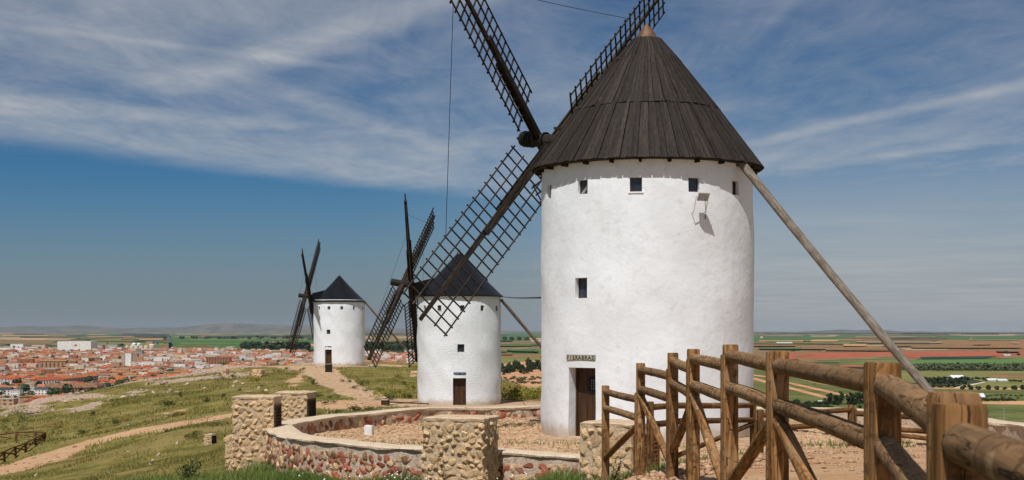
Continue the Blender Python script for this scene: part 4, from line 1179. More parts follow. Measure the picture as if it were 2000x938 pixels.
def scatter2d(w, h, pitch, r, jit=0.33):
    """loose brickwork scatter over a w by h panel"""
    pts = []; ny = max(1, round(h / (pitch * 0.84)))
    for j in range(ny):
        nx = max(1, round(w / pitch))
        for i in range(nx):
            x = (i + 0.5 + (0.25 if j % 2 else -0.25)) * w / nx + (r.random() - 0.5) * pitch * jit * 2
            y = (j + 0.5) * h / ny + (r.random() - 0.5) * pitch * jit * 1.6
            pts.append((min(max(x, pitch * 0.3), w - pitch * 0.3), min(max(y, pitch * 0.3), h - pitch * 0.3)))
    return pts

def slab_mesh(name, w, d, z0, z1, r, mat, over=0.03):
    n = 9
    mb = MB()
    ring0, ring1 = [], []
    pts = []
    for (ax, ay, bx, by) in ((-w, -d, w, -d), (w, -d, w, d), (w, d, -w, d), (-w, d, -w, -d)):
        for k in range(n): t = k / n; pts.append((ax + (bx - ax) * t, ay + (by - ay) * t))
    vs = []
    for (x, y) in pts:
        o = 1 + (over + (r.random() - 0.4) * 0.05) / max(w, d)
        vs.append((x * o, y * o, z0 + (r.random() - 0.5) * 0.03))
    for (x, y, z) in list(vs): vs.append((x * 1.01, y * 1.01, z1 - 0.03 + (r.random() - 0.5) * 0.02))
    for (x, y, z) in list(vs[:len(pts)]): vs.append((x * 0.88, y * 0.88, z1 + (r.random() - 0.5) * 0.02))
    m = len(pts); fs = []
    for l in range(2):
        for k in range(m): fs.append((l * m + k, l * m + (k + 1) % m, (l + 1) * m + (k + 1) % m, (l + 1) * m + k))
    fs.append(tuple(range(2 * m, 3 * m))); fs.append(tuple(range(m - 1, -1, -1)))
    mb.add(vs, fs)
    return mb.mesh(name, mat)

def pier(label, loc, rz, w, d, h, sides, grille, pitch, seed, foot=0.5, lamp=False):
    r = random.Random(seed)
    root = empty('stone_pier', loc, label, 'stone pier', 'stone piers around the ring wall', rz)
    bm = bmesh.new(); bmesh.ops.create_cube(bm, size=1)
    for v in bm.verts: v.co = Vector((v.co.x * w, v.co.y * d, (v.co.z + 0.5) * (h - 0.06 + foot) - foot))
    if grille:
        bm.faces.ensure_lookup_table()
        f = max(bm.faces, key=lambda q: q.normal.x)
        # cut the lamp recess into the side
        lo, hi = 0.28, h - 0.22
        bmesh.ops.inset_individual(bm, faces=[f], thickness=0.11)
        for v in f.verts: v.co.z = lo if v.co.z < (lo + hi) / 2 else hi
        res = bmesh.ops.extrude_face_region(bm, geom=[f])
        nv = [g for g in res['geom'] if isinstance(g, bmesh.types.BMVert)]
        for v in nv: v.co.x -= 0.55
        bmesh.ops.delete(bm, geom=[f], context='FACES')
    else:
        bmesh.ops.bevel(bm, geom=[e for e in bm.edges if abs(e.verts[0].co.z - e.verts[1].co.z) > 0.3], offset=0.07, segments=3, affect='EDGES', profile=0.6)
    bmesh.ops.recalc_face_normals(bm, faces=bm.faces)
    me = bpy.data.meshes.new('pier_core'); bm.to_mesh(me); bm.free(); me.materials.append(M_MORTAR)
    link('pier_core', me, root)
    link('coping', slab_mesh('coping', w / 2, d / 2, h - 0.06, h + 0.02, r, M_MORTAR, 0.005), root)
    # a few flat stones bedded on top
    face = {'front': (w, Vector((-w / 2, -d / 2, 0)), Vector((1, 0, 0)), Vector((0, -1, 0))), 'left': (d, Vector((-w / 2, d / 2, 0)), Vector((0, -1, 0)), Vector((-1, 0, 0))),
            'right': (d, Vector((w / 2, -d / 2, 0)), Vector((0, 1, 0)), Vector((1, 0, 0))), 'back': (w, Vector((w / 2, d / 2, 0)), Vector((-1, 0, 0)), Vector((0, 1, 0)))}
    for sd in sides:
        L_, o, u, nrm = face[sd]
        M0 = Matrix((u, Vector((0, 0, 1)).cross(u) * 0 + nrm, Vector((0, 0, 1)))).transposed()
        for (a, b) in scatter2d(L_, h - 0.1 + foot * 0.7, pitch, r):
            z = b - foot * 0.7
            s = pitch * (0.72 + 0.5 * r.random())
            ob = link('stone', r.choice(STONES['honey']), root)
            ob.location = o + u * a + Vector((0, 0, z)) - nrm * 0.012
            ob.rotation_euler = (Matrix.Rotation(r.random() * 6.28, 3, nrm) @ M0).to_euler()
            ob.scale = (s * (1.0 + 0.35 * r.random()), 0.085 + 0.06 * r.random(), s * (0.72 + 0.25 * r.random()))
    if grille:
        lo, hi = 0.28, h - 0.22; y0, y1 = -d / 2 + 0.11, d / 2 - 0.11
        x = w / 2 + 0.004
        mb = MB()
        mb.box(x - 0.03, x + 0.02, y0 - 0.03, y0 + 0.02, lo, hi); mb.box(x - 0.03, x + 0.02, y1 - 0.02, y1 + 0.03, lo, hi)
        mb.box(x - 0.03, x + 0.02, y0 + 0.02, y1 - 0.02, hi - 0.05, hi); mb.box(x - 0.03, x + 0.02, y0 + 0.02, y1 - 0.02, lo, lo + 0.05)
        g = mb.obj('grille_frame', M_FENCED, root)
        mb = MB()
        nvb = max(3, int((y1 - y0) / 0.085)); nhb = int((hi - lo) / 0.085)
        for k in range(1, nvb): yy = y0 + (y1 - y0) * k / nvb; mb.box(x - 0.012, x - 0.002, yy - 0.008, yy + 0.008, lo + 0.05, hi - 0.05)
        for k in range(1, nhb): zz = lo + (hi - lo) * k / nhb; mb.box(x - 0.001, x + 0.009, y0 + 0.02, y1 - 0.02, zz - 0.008, zz + 0.008)
        mb.obj('grille', M_STONEB if seed == 4 else M_IRON, g)
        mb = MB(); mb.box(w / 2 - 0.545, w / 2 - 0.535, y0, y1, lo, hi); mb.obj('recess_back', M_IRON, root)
        if lamp:
            t = empty('floodlight', tuple(root.matrix_basis @ Vector((w / 2 - 0.28, 0.0, lo + 0.08))), 'grey floodlight standing inside the grilled recess of the pier behind the ring wall', 'floodlight', rz=rz)
            mb = MB(); T = Matrix.Translation((0, 0, 0.3)) @ Matrix.Rotation(R(-25), 4, 'Y')
            mb.box(-0.07, 0.07, -0.2, 0.2, -0.12, 0.12, M=T); mb.obj('housing', M_LAMPG, t)
            mb = MB(); mb.tube([(0, -0.22, 0), (0, -0.23, 0.3)], 0.012, 6); mb.tube([(0, 0.22, 0), (0, 0.23, 0.3)], 0.012, 6); mb.tube([(0, -0.22, 0.0), (0, 0.22, 0.0)], 0.012, 6); mb.obj('bracket', M_IRON, t)
    return root

def ring_wall():
    root = empty('ring_wall', (CX, CY, 0), 'low curved rubble stone wall with a cement coping round the big windmill', 'stone wall')
    a0, a1 = R(257), R(-28)
    N = 150
    r = random.Random(21)
    RO, RI, TOP = 10.9, 10.2, 0.41
    ang = np.linspace(a0, a1, N)
    ph = [r.random() * 6 for _ in range(4)]
    wob = lambda t: 0.10 * math.sin(2.3 * t + ph[0]) + 0.06 * math.sin(5.1 * t + ph[1])
    hz_ = lambda t: 0.025 * math.sin(7 * t + ph[2]) + 0.02 * math.sin(13 * t + ph[3])
    vs, fs = [], []
    rows = 7
    for t in ang:
        c, s = math.cos(t), math.sin(t); ro, ri = RO + wob(t), RI + wob(t)
        base = hz(CX + (ro + 0.1) * c, CY + (ro + 0.1) * s) - 0.35
        top = TOP + hz_(t)
        prof = [(ro + 0.06 * (1 - k / 3), base + (top - base) * k / 3) for k in range(4)] + [(ri, top - k * (top + 0.2) / 3) for k in range(4)]
        for (q, z) in prof:
            j = 0.03 * (r.random() - 0.5)
            vs.append(((q + j) * c, (q + j) * s, z))
    m = 8
    for i in range(N - 1):
        for k in range(m - 1): fs.append((i * m + k, i * m + k + 1, (i + 1) * m + k + 1, (i + 1) * m + k))
    fs.append(tuple(range(m))); fs.append(tuple((N - 1) * m + k for k in range(m - 1, -1, -1)))
    mb = MB(); mb.add(vs, fs); me = mb.mesh('wall_core', M_MORTARG)
    bm = bmesh.new(); bm.from_mesh(me); bmesh.ops.recalc_face_normals(bm, faces=bm.faces); bm.to_mesh(me); bm.free()
    autosmooth(me, 45); link('wall_core', me, root)
    vs, fs = [], []
    for t in ang:
        c, s = math.cos(t), math.sin(t); ro, ri = RO + wob(t) + 0.04, RI + wob(t) - 0.03; top = TOP + hz_(t)
        for (q, z) in ((ro, top - 0.02), (ro + 0.005, top + 0.02), (ro - 0.06, top + 0.05), (ri + 0.06, top + 0.05), (ri - 0.005, top + 0.035), (ri, top - 0.03)):
            q += 0.06 * (r.random() - 0.5); vs.append((q * c, q * s, z + 0.02 * (r.random() - 0.5)))
    m = 6
    for i in range(N - 1):
        for k in range(m): fs.append((i * m + k, i * m + (k + 1) % m, (i + 1) * m + (k + 1) % m, (i + 1) * m + k))
    fs.append(tuple(range(m))); fs.append(tuple((N - 1) * m + k for k in range(m - 1, -1, -1)))
    mb = MB(); mb.add(vs, fs); me = mb.mesh('coping', M_CAP)
    bm = bmesh.new(); bm.from_mesh(me); bmesh.ops.recalc_face_normals(bm, faces=bm.faces); bm.to_mesh(me); bm.free()
    autosmooth(me, 40); link('coping', me, root)
    joined = MB()
    def place(t, side, z, size, flatk, join=False):
        c, s = math.cos(t), math.sin(t)
        q = (RO + wob(t) + 0.005 + max(0, 0.06 * (0.4 - z) / 0.8)) if side > 0 else (RI + wob(t) - 0.002)
        nrm = Vector((c * side, s * side, 0)); u = Vector((-s, c, 0)) * side
        kind = r.choices(['red', 'brown', 'pink', 'honey'], [0.30, 0.10, 0.40, 0.20] if side > 0 else [0.30, 0.42, 0.2, 0.08])[0]
        me = r.choice(STONES[kind]); M0 = Matrix((u, nrm, Vector((0, 0, 1)))).transposed()
        loc = Vector((q * c, q * s, z)) - nrm * 0.015; rot = Matrix.Rotation(r.gauss(0, 0.9), 3, nrm) @ M0
        sc = (size * (1.0 + 0.7 * r.random()), 0.075 + 0.03 * r.random(), size * (0.7 + 0.45 * r.random()))
        if join:
            T = rot @ Matrix.Diagonal(sc)
            joined.add([tuple(T @ v.co + loc) for v in me.vertices], [tuple(f.vertices) for f in me.polygons], mi=['red', 'brown', 'pink', 'honey'].index(kind)); return
        ob = link('stone', me, root, loc, rot.to_euler(), sc)
    # outside, the length seen from the path
    n = 0
    for (t0, t1) in ((R(257), R(178)),):
        L_ = abs(t1 - t0) * RO
        for (a, b) in scatter2d(L_, 0.80, 0.205, r, 0.42):
            t = t0 + (t1 - t0) * a / L_
            base = hz(CX + 11 * math.cos(t), CY + 11 * math.sin(t)) - 0.1
            z = 0.24 - b
            if z < base or n > 281: continue
            place(t, 1, z, 0.125 + 0.12 * r.random() ** 1.2, 1); n += 1
    n2 = 0
    for (t0, t1) in ((R(176), R(78)),):
        L_ = abs(t1 - t0) * RI
        for (a, b) in scatter2d(L_, 0.42, 0.28, r, 0.4):
            if n2 > 130: break
            place(t0 + (t1 - t0) * a / L_, -1, 0.30 - b, 0.20 + 0.14 * r.random(), 1, n2 > 16); n2 += 1
    o = joined.obj('inner_stones', [M_STONER, M_STONEB, M_STONEP, M_STONE], root, True); tag(o, kind='stuff')
ring_wall()

# the stone piers that house the floodlights
pier('square stone pier in front of the ring wall, all four sides of knobbly honey stone', (-1.10, 30.55, -0.45), R(-17), 1.36, 1.06, 1.72, ('front', 'right', 'left'), False, 0.17, 1)
pier('leftmost stone pier, leaning against the outer bend of the ring wall', (-7.0, 39.1, -0.60), R(-3), 1.12, 1.0, 1.93, ('front', 'left'), True, 0.19, 2)
pier('stone pier behind the ring wall with a dark grilled recess facing the yard', (-7.12, 46.8, 0.0), R(-9), 1.08, 1.05, 1.12, ('front', 'left'), True, 0.17, 3, lamp=True)
pier('stone pier half hidden behind the far end of the tall rail fence', (2.26, 29.72, -0.35), R(-38), 1.27, 1.1, 1.56, ('front', 'left'), True, 0.25, 4)

def block(name, label, cat, loc, rz, w, d, h, mat, stones=None, seed=0, group=None, top=None, dark=False):
    r = random.Random(seed)
    root = empty(name, loc, label, cat, group, rz)
    bm = bmesh.new(); bmesh.ops.create_cube(bm, size=1)
    for v in bm.verts: v.co = Vector((v.co.x * w, v.co.y * d, (v.co.z + 0.5) * (h + 0.3) - 0.3))
    bmesh.ops.bevel(bm, geom=list(bm.edges), offset=min(w, d, h) * 0.06, segments=2, affect='EDGES')
    bmesh.ops.subdivide_edges(bm, edges=[e for e in bm.edges if e.calc_length() > 0.15], cuts=2, use_grid_fill=True)
    for v in bm.verts: v.co += Vector((r.gauss(0, 1), r.gauss(0, 1), r.gauss(0, 1))) * min(w, h) * 0.012
    me = bpy.data.meshes.new('body'); bm.to_mesh(me); bm.free(); me.materials.append(mat); autosmooth(me, 40)
    link('body', me, root)
    if stones:
        for (L_, o, u, nrm) in ((w, Vector((-w / 2, -d / 2, 0)), Vector((1, 0, 0)), Vector((0, -1, 0))), (d, Vector((w / 2, -d / 2, 0)), Vector((0, 1, 0)), Vector((1, 0, 0)))):
            if dark and nrm.x: continue
            M0 = Matrix((u, nrm, Vector((0, 0, 1)))).transposed()
            for (a, b) in scatter2d(L_, h, stones, r):
                s = stones * (0.6 + 0.35 * r.random()); ob = link('stone', r.choice(STONES['honey']), root)
                ob.location = o + u * a + Vector((0, 0, b)); ob.rotation_euler = (Matrix.Rotation(r.random() * 6, 3, nrm) @ M0).to_euler(); ob.scale = (s * 1.2, s * 0.5, s * 0.9)
    if dark:
        mb = MB(); mb.box(w / 2 - 0.02, w / 2 + 0.012, -d * 0.36, d * 0.36, h * 0.1, h * 0.85); mb.obj('grille', M_IRON, root)
    if top is not None:
        mb = MB(); mb.box(-w * 0.46, w * 0.46, -d * 0.46, d * 0.46, h, h + 0.03); mb.obj('plaque', top, root)
    return root
def at_px(px, py): return tuple(ground_at(px, py))
yw = EYE * F / (851 - HZ)
block('white_block', 'small whitewashed block standing in the yard inside the ring wall', 'block', ((720.5 - 1000) / F * yw, yw + 0.1, 0), R(-14), 0.24, 0.24, 0.30, M_WHITEB)
g_ = at_px(411, 868); k_ = g_[1] / F
block('stone_box', 'low stone lamp box with a dark opening, in the grass left of the leftmost pier', 'stone box', g_, R(-32), 19 * k_, 17 * k_, 20 * k_, M_MORTAR, 0.11, 5, 'low stone boxes on the hill', dark=True)
block('stone_box', 'low rough stub of masonry joined to the left foot of the leftmost pier', 'stone box', (-7.68, 39.25, -0.62), R(-3), 0.3, 0.7, 0.86, M_MORTAR, 0.15, 6, 'low stone boxes on the hill')
g_ = at_px(505, 736); k_ = g_[1] / F
block('stone_box', 'pale stone box on the rubble slope, nearer to the far windmill', 'stone box', g_, R(-20), 20 * k_, 18 * k_, 14 * k_, M_STONE, 0.35, 7, 'low stone boxes on the hill')
g_ = at_px(440, 733); k_ = g_[1] / F
block('stone_box', 'pale stone box on the brow of the hill against the town', 'stone box', g_, R(-20), 11 * k_, 12 * k_, 12 * k_, M_STONE, 0.35, 8, 'low stone boxes on the hill')
g_ = at_px(810, 738); k_ = g_[1] / F
block('stone_box', 'pale stone box half hidden by the left side of the middle windmill', 'stone box', g_, R(-10), 14 * k_, 14 * k_, 13 * k_, M_STONE, 0.35, 9, 'low stone boxes on the hill')
g_ = at_px(642, 727); k_ = g_[1] / F
block('bollard', 'square dark wooden bollard with a pale plaque in front of the far windmill', 'bollard', g_, 0, 0.75, 0.6, 15 * k_, M_DARKWOOD, top=M_LAMPG)
g_ = P(752.5, 801, 97.0); k_ = 97.0 / F
block('wooden_box', 'small brown wooden box on the cobbles behind the ring wall', 'box', (g_[0], g_[1], hz(g_[0], g_[1])), R(-10), 14 * k_, 0.5, max(0.35, EYE - (790 - HZ) / F * 97 - hz(g_[0], g_[1])), M_DOOR, top=M_LAMPG)
q0 = Vector((g_[0] + 0.3, g_[1], hz(g_[0], g_[1]) + 0.22)); q1 = Vector((MILLS[1][0] - 2.2, MILLS[1][1] - 2.6, MILLS[1][2] + 0.12))
mb = MB(); mb.tube([q0.lerp(q1, t) for t in np.linspace(0, 1, 6)], 0.05, 6)  # straight thin dark tube from the wooden box to the mill's foot
tag(mb.obj('stripe', M_IRON), 'thin dark hose running from the small wooden box to the middle windmill', 'stripe')

# ------------------------------------------------------------------ yard paving
def cobbles():
    r = np.random.default_rng(4)
    V, Fc = [], []
    k = 7
    n = 0
    rows = np.arange(3.5, 10.15, 0.21)
    for rr in rows:
        cnt = int(2 * PI * rr / 0.32)
        for i in range(cnt):
            t = 2 * PI * (i + 0.4 * r.random()) / cnt + rr
            q = rr + 0.05 * r.normal()
            x, y = CX + q * math.cos(t), CY + q * math.sin(t)
            if y > 52 or (y > 46 and x > 3) or math.hypot(x - MILLS[0][0], y - MILLS[0][1]) < 3.35: continue
            if r.random() < 0.13: continue
            a, b = 0.11 + 0.07 * r.random(), 0.07 + 0.04 * r.random()
            h = 0.012 + 0.04 * r.random()
            th = t + PI / 2 + 0.25 * r.normal()
            base = len(V)
            for lv, sc in ((-0.05, 1.0), (h, 0.82)):
                for j in range(k):
                    p = 2 * PI * j / k; e = sc * (0.85 + 0.3 * r.random())
                    dx, dy = a * e * math.cos(p), b * e * math.sin(p)
                    V.append((x + dx * math.cos(th) - dy * math.sin(th), y + dx * math.sin(th) + dy * math.cos(th), lv + 0.008 * r.normal()))
            for j in range(k): Fc.append((base + j, base + (j + 1) % k, base + k + (j + 1) % k, base + k + j))
            Fc.append(tuple(base + k + j for j in range(k)))
    tag(link('cobblestones', new_mesh('cobblestones', V, Fc, M_COBBLE)), kind='stuff')
cobbles()

# ------------------------------------------------------------------ rail fences
def log(name, p0, p1, r0, mat, parent, origin, r1=None, seed=0, n=12, seg=8, bow=0.006):
    rr = random.Random(seed)
    p0, p1 = Vector(p0) - origin, Vector(p1) - origin
    d = (p1 - p0); side = d.cross(Vector((0, 0, 1)))
    side = side.normalized() if side.length > 1e-6 else Vector((1, 0, 0)); up = side.cross(d).normalized()
    a, b = rr.gauss(0, bow), rr.gauss(0, bow)
    r1 = r1 or r0
    pts, rad = [], []
    for i in range(seg + 1):
        t = i / seg
        pts.append(p0.lerp(p1, t) + (side * a + up * b) * math.sin(PI * t))
        rad.append((r0 + (r1 - r0) * t) * (1 + 0.05 * (rr.random() - 0.5)))
    mb = MB(); mb.tube(pts, rad, n, jit=0.05, seed=seed)
    me = mb.mesh(name, mat); autosmooth(me, 50)
    return link(name, me, parent)

def post(x, y, top, r, mat, parent, origin, seed, base=None):
    b = (hz(x, y) if base is None else base) - 0.3
    o = Vector(origin)
    mb = MB()
    mb.tube([(x - o.x, y - o.y, b - o.z), (x - o.x, y - o.y, (b + top) / 2 - o.z), (x - o.x, y - o.y, top - 0.016 - o.z), (x - o.x, y - o.y, top - o.z)], [r * 1.02, r, r, r * 0.92], 16, flat=0.42, jit=0.03, seed=seed)
    me = mb.mesh('post', mat); autosmooth(me, 40)
    return link('post', me, parent)

def main_fence():
    Ls = [(1.545, 23.5, 2.21), (1.845, 20.4, 2.65), (1.98, 17.5, 2.84), (1.887, 14.8, 2.92), (1.873, 12.2, 2.99), (1.838, 9.8, 2.965), (1.68, 6.4, 2.96), (1.176, 3.74, 2.91), (0.80, 1.05, 2.90)]
    Rt = [2.22, 2.64, 2.81, 2.90, 2.96, 2.96, 2.935, 2.90]
    o = Vector((1.8, 12, hz(1.8, 12)))
    root = empty('rail_fence', tuple(o), 'rustic brown log rail fence stepping towards the camera on the right', 'fence', 'log rail fences on the hill')
    RP, RR_ = 0.064, 0.055
    for i in range(8):
        x0, y0, t0 = Ls[i]; x1, y1, _ = Ls[i + 1]; t1 = Rt[i]
        a = Vector((x0, y0, 0)); b = Vector((x1, y1, 0)); d = (b - a).normalized()
        e = b - d * 0.128
        post(x0, y0, t0, RP, M_FENCE, root, o, 10 + i); post(e.x, e.y, t1, RP, M_FENCE, root, o, 30 + i)
        for q, dz in enumerate((0.10, 0.375)):
            log('rail', (x0 + d.x * 0.03, y0 + d.y * 0.03, t0 - dz), (e.x - d.x * 0.03, e.y - d.y * 0.03, t1 - dz), RR_ * 1.0, M_RAIL, root, o, RR_, seed=i * 3 + q, bow=0.006, n=16, seg=12)
        hi, lo = 0.47, 1.19
        if i == 7: hi, lo = 0.47, 1.1
        if i % 2 == 0: za, zb = t0 - lo, t1 - hi
        else: za, zb = t0 - hi, t1 - lo
        log('brace', (x0 + d.x * 0.03, y0 + d.y * 0.03, za), (e.x - d.x * 0.03, e.y - d.y * 0.03, zb), 0.05, M_FENCE, root, o, 0.047, seed=90 + i, n=16, seg=10)
    # dowel end showing on the nearest pair of posts
    mb = MB(); x, y, t = Ls[7]
    mb.tube([(x - o.x + 0.035, y - o.y + 0.06, t + 0.0 - o.z), (x - o.x + 0.035, y - o.y + 0.085, t + 0.0 - o.z)], 0.014, 10)
main_fence()

def yard_fence():
    W = lambda px, Y: ((px - 1000) / F * Y, Y)
    o = Vector((4.5, 27, hz(4.5, 27)))
    root = empty('rail_fence', tuple(o), 'low brown log rail fence between the tall fence and the big windmill', 'fence', 'log rail fences on the hill')
    pan = [((1270, 23.4), (1316, 24.3), 1.95, 1.93, 0), ((1318, 24.45), (1471, 27.0), 1.93, 1.80, 1), ((1485, 27.15), (1662, 28.6), 1.61, 1.63, 0), ((1667, 28.7), (1862, 28.2), 1.55, 1.46, 2)]
    s = 200
    for (a, b, ta, tb, br) in pan:
        a, b = W(*a), W(*b)
        d = (Vector((*b, 0)) - Vector((*a, 0))).normalized()
        post(*a, ta, 0.06, M_FENCED, root, o, s); post(*b, tb, 0.06, M_FENCED, root, o, s + 1)
        for dz in (0.10, 0.375): log('rail', (*a, ta - dz), (*b, tb - dz), 0.055, M_FENCED, root, o, 0.05, seed=s + int(dz * 100))
        ga, gb = hz(*a) + 0.15, hz(*b) + 0.15
        if br == 1: log('brace', (*a, min(ga, ta - 0.8)), (*b, tb - 0.44), 0.045, M_FENCED, root, o, seed=s + 7)
        if br == 2: log('brace', (*a, ta - 0.44), (*b, gb), 0.045, M_FENCED, root, o, seed=s + 8)
        s += 10
yard_fence()

def slope_fence():
    near = [(-18, 912, 893), (8, 902, 881), (29.7, 892, 872), (50.4, 884, 864.5), (69, 870, 855), (82.5, 864, 848), (87.5, 862.5, 844.5)]
    far = [(87.5, 862.5, 844.5), (69, 858, 842.5), (31.7, 861.5, 844), (-4, 866, 849), (-40, 872, 856)]
    P0 = ground_at(50, 884); o = Vector(P0)
    root = empty('rail_fence', tuple(o), 'small weathered log fence with crossed braces on the grass slope at far left', 'fence', 'log rail fences on the hill')
    s = 300; done = set()
    for row, cross in ((near, True), (far, False)):
        pts = []
        for (px, yb, yt) in row:
            g = ground_at(px, yb)
            pts.append((g, g.z + (yb - yt) * g.y / F))
        for k, (g, t) in enumerate(pts):
            key = (round(g.x, 1), round(g.y, 1))
            if key not in done: post(g.x, g.y, t, 0.07, M_FENCED, root, o, s + k, g.z); done.add(key)
        for k in range(len(pts) - 1):
            (a, ta), (b, tb) = pts[k], pts[k + 1]
            log('rail', (a.x, a.y, ta - 0.03), (b.x, b.y, tb - 0.03), 0.05, M_FENCED, root, o, seed=s + 20 + k, seg=3, n=8)
            log('brace', (a.x, a.y, a.z + 0.12), (b.x, b.y, tb - 0.12), 0.042, M_FENCED, root, o, seed=s + 40 + k, seg=3, n=8)
            if cross: log('brace', (a.x, a.y + 0.1, ta - 0.12), (b.x, b.y + 0.1, b.z + 0.12), 0.042, M_FENCED, root, o, seed=s + 60 + k, seg=3, n=8)
        s += 100
slope_fence()
#@@PART4
# ------------------------------------------------------------------ vegetation
def leaf_mat(name, a, b, c=None):
    m = bpy.data.materials.new(name); m.use_nodes = True
    nt = m.node_tree; L = nt.links.new
    bs = nt.nodes['Principled BSDF']; bs.inputs['Roughness'].default_value = 0.75; bs.inputs['Specular IOR Level'].default_value = 0.15
    at = nd(nt, 'ShaderNodeAttribute', attribute_name='tint')
    oi = nd(nt, 'ShaderNodeObjectInfo')
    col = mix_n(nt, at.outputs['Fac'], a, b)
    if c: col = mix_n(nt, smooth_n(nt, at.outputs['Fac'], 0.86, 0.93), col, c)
    h = nd(nt, 'ShaderNodeHueSaturation'); L(col, h.inputs['Color'])
    L(math_n(nt, 'ADD', math_n(nt, 'MULTIPLY', oi.outputs['Random'], 0.4), 0.8), h.inputs['Value'])
    L(math_n(nt, 'ADD', math_n(nt, 'MULTIPLY', oi.outputs['Random'], 0.03), 0.485), h.inputs['Hue'])
    L(h.outputs[0], bs.inputs['Base Color'])
    return m
LM = {
    'grass': leaf_mat('grass_blades', (0.095, 0.104, 0.021), (0.30, 0.245, 0.07), (0.45, 0.33, 0.15)),
    'lush': leaf_mat('lush_grass', (0.065, 0.108, 0.02), (0.19, 0.235, 0.06), (0.28, 0.28, 0.10)),
    'dark': leaf_mat('dark_leaf', (0.018, 0.032, 0.012), (0.05, 0.07, 0.025)),
    'green': leaf_mat('green_leaf', (0.045, 0.068, 0.014), (0.14, 0.155, 0.04)),
    'yellow': leaf_mat('yellow_leaf', (0.13, 0.13, 0.02), (0.30, 0.26, 0.04)),
    'rust': leaf_mat('rust_leaf', (0.16, 0.12, 0.03), (0.34, 0.20, 0.05), (0.40, 0.13, 0.05)),
    'olive': leaf_mat('olive_leaf', (0.045, 0.06, 0.026), (0.11, 0.125, 0.06)),
    'pine': leaf_mat('pine_leaf', (0.016, 0.030, 0.012), (0.045, 0.065, 0.024)),
    'flower': leaf_mat('white_flower', (0.75, 0.75, 0.70), (0.62, 0.62, 0.72)),
}
M_TRUNK = pmat('bark', [(0.06, 0.042, 0.03), (0.11, 0.085, 0.06)], scale=3, rough=0.95)

def clump_mesh(name, mat, n, leaf, seed, shape='bush', blobs=7):
    """a crown of many small leaf faces gathered in uneven clumps, unit size (about 1 wide, 1 high, foot at z=0)"""
    r = np.random.default_rng(seed)
    cs = []
    for k in range(blobs):
        if shape == 'bush': c = np.array([r.normal() * 0.24, r.normal() * 0.24, 0.22 + 0.42 * r.random()]); s = 0.15 + 0.16 * r.random()
        elif shape == 'pine': h = 0.12 + 0.78 * k / max(1, blobs - 1); w = 0.40 * (1 - 0.75 * max(0, h - 0.35) / 0.65); c = np.array([r.normal() * w * 0.45, r.normal() * w * 0.45, h]); s = 0.13 + 0.13 * r.random() * w / 0.4
        elif shape == 'tall': h = 0.1 + 0.8 * k / (blobs - 1); c = np.array([r.normal() * 0.05, r.normal() * 0.05, h]); s = 0.13 * (1.15 - h)
        elif shape == 'wisp': c = np.array([r.normal() * 0.26, r.normal() * 0.2, 0.1 + 0.75 * r.random()]); s = 0.10 + 0.10 * r.random()
        else: c = np.array([r.normal() * 0.2, r.normal() * 0.2, 0.35 + 0.4 * r.random()]); s = 0.18 + 0.14 * r.random()
        cs.append((c, s))
    idx = r.integers(0, blobs, n)
    C = np.array([c for c, s in cs])[idx]; S = np.array([s for c, s in cs])[idx]
    d = r.normal(size=(n, 3)); d /= np.linalg.norm(d, axis=1, keepdims=True)
    rad = (0.55 + 0.45 * r.random((n, 1)) ** 0.5)
    p = C + d * rad * S[:, None] * np.array([1, 1, 0.85])
    p[:, 2] = np.maximum(p[:, 2], 0.01)
    nrm = d + r.normal(size=(n, 3)) * 0.7; nrm /= np.linalg.norm(nrm, axis=1, keepdims=True)
    t = np.cross(nrm, r.normal(size=(n, 3))); t /= np.linalg.norm(t, axis=1, keepdims=True)
    b = np.cross(nrm, t)
    l = leaf * (0.6 + 0.8 * r.random((n, 1)))
    V = np.concatenate([p - t * l, p + b * l * 0.45, p + t * l, p - b * l * 0.45])
    i = np.arange(n)
    Fc = np.stack([i, i + n, i + 2 * n, i + 3 * n], -1)
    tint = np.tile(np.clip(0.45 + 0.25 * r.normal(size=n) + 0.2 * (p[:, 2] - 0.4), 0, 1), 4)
    return fast_mesh(name, V, Fc, mat, {'tint': tint})

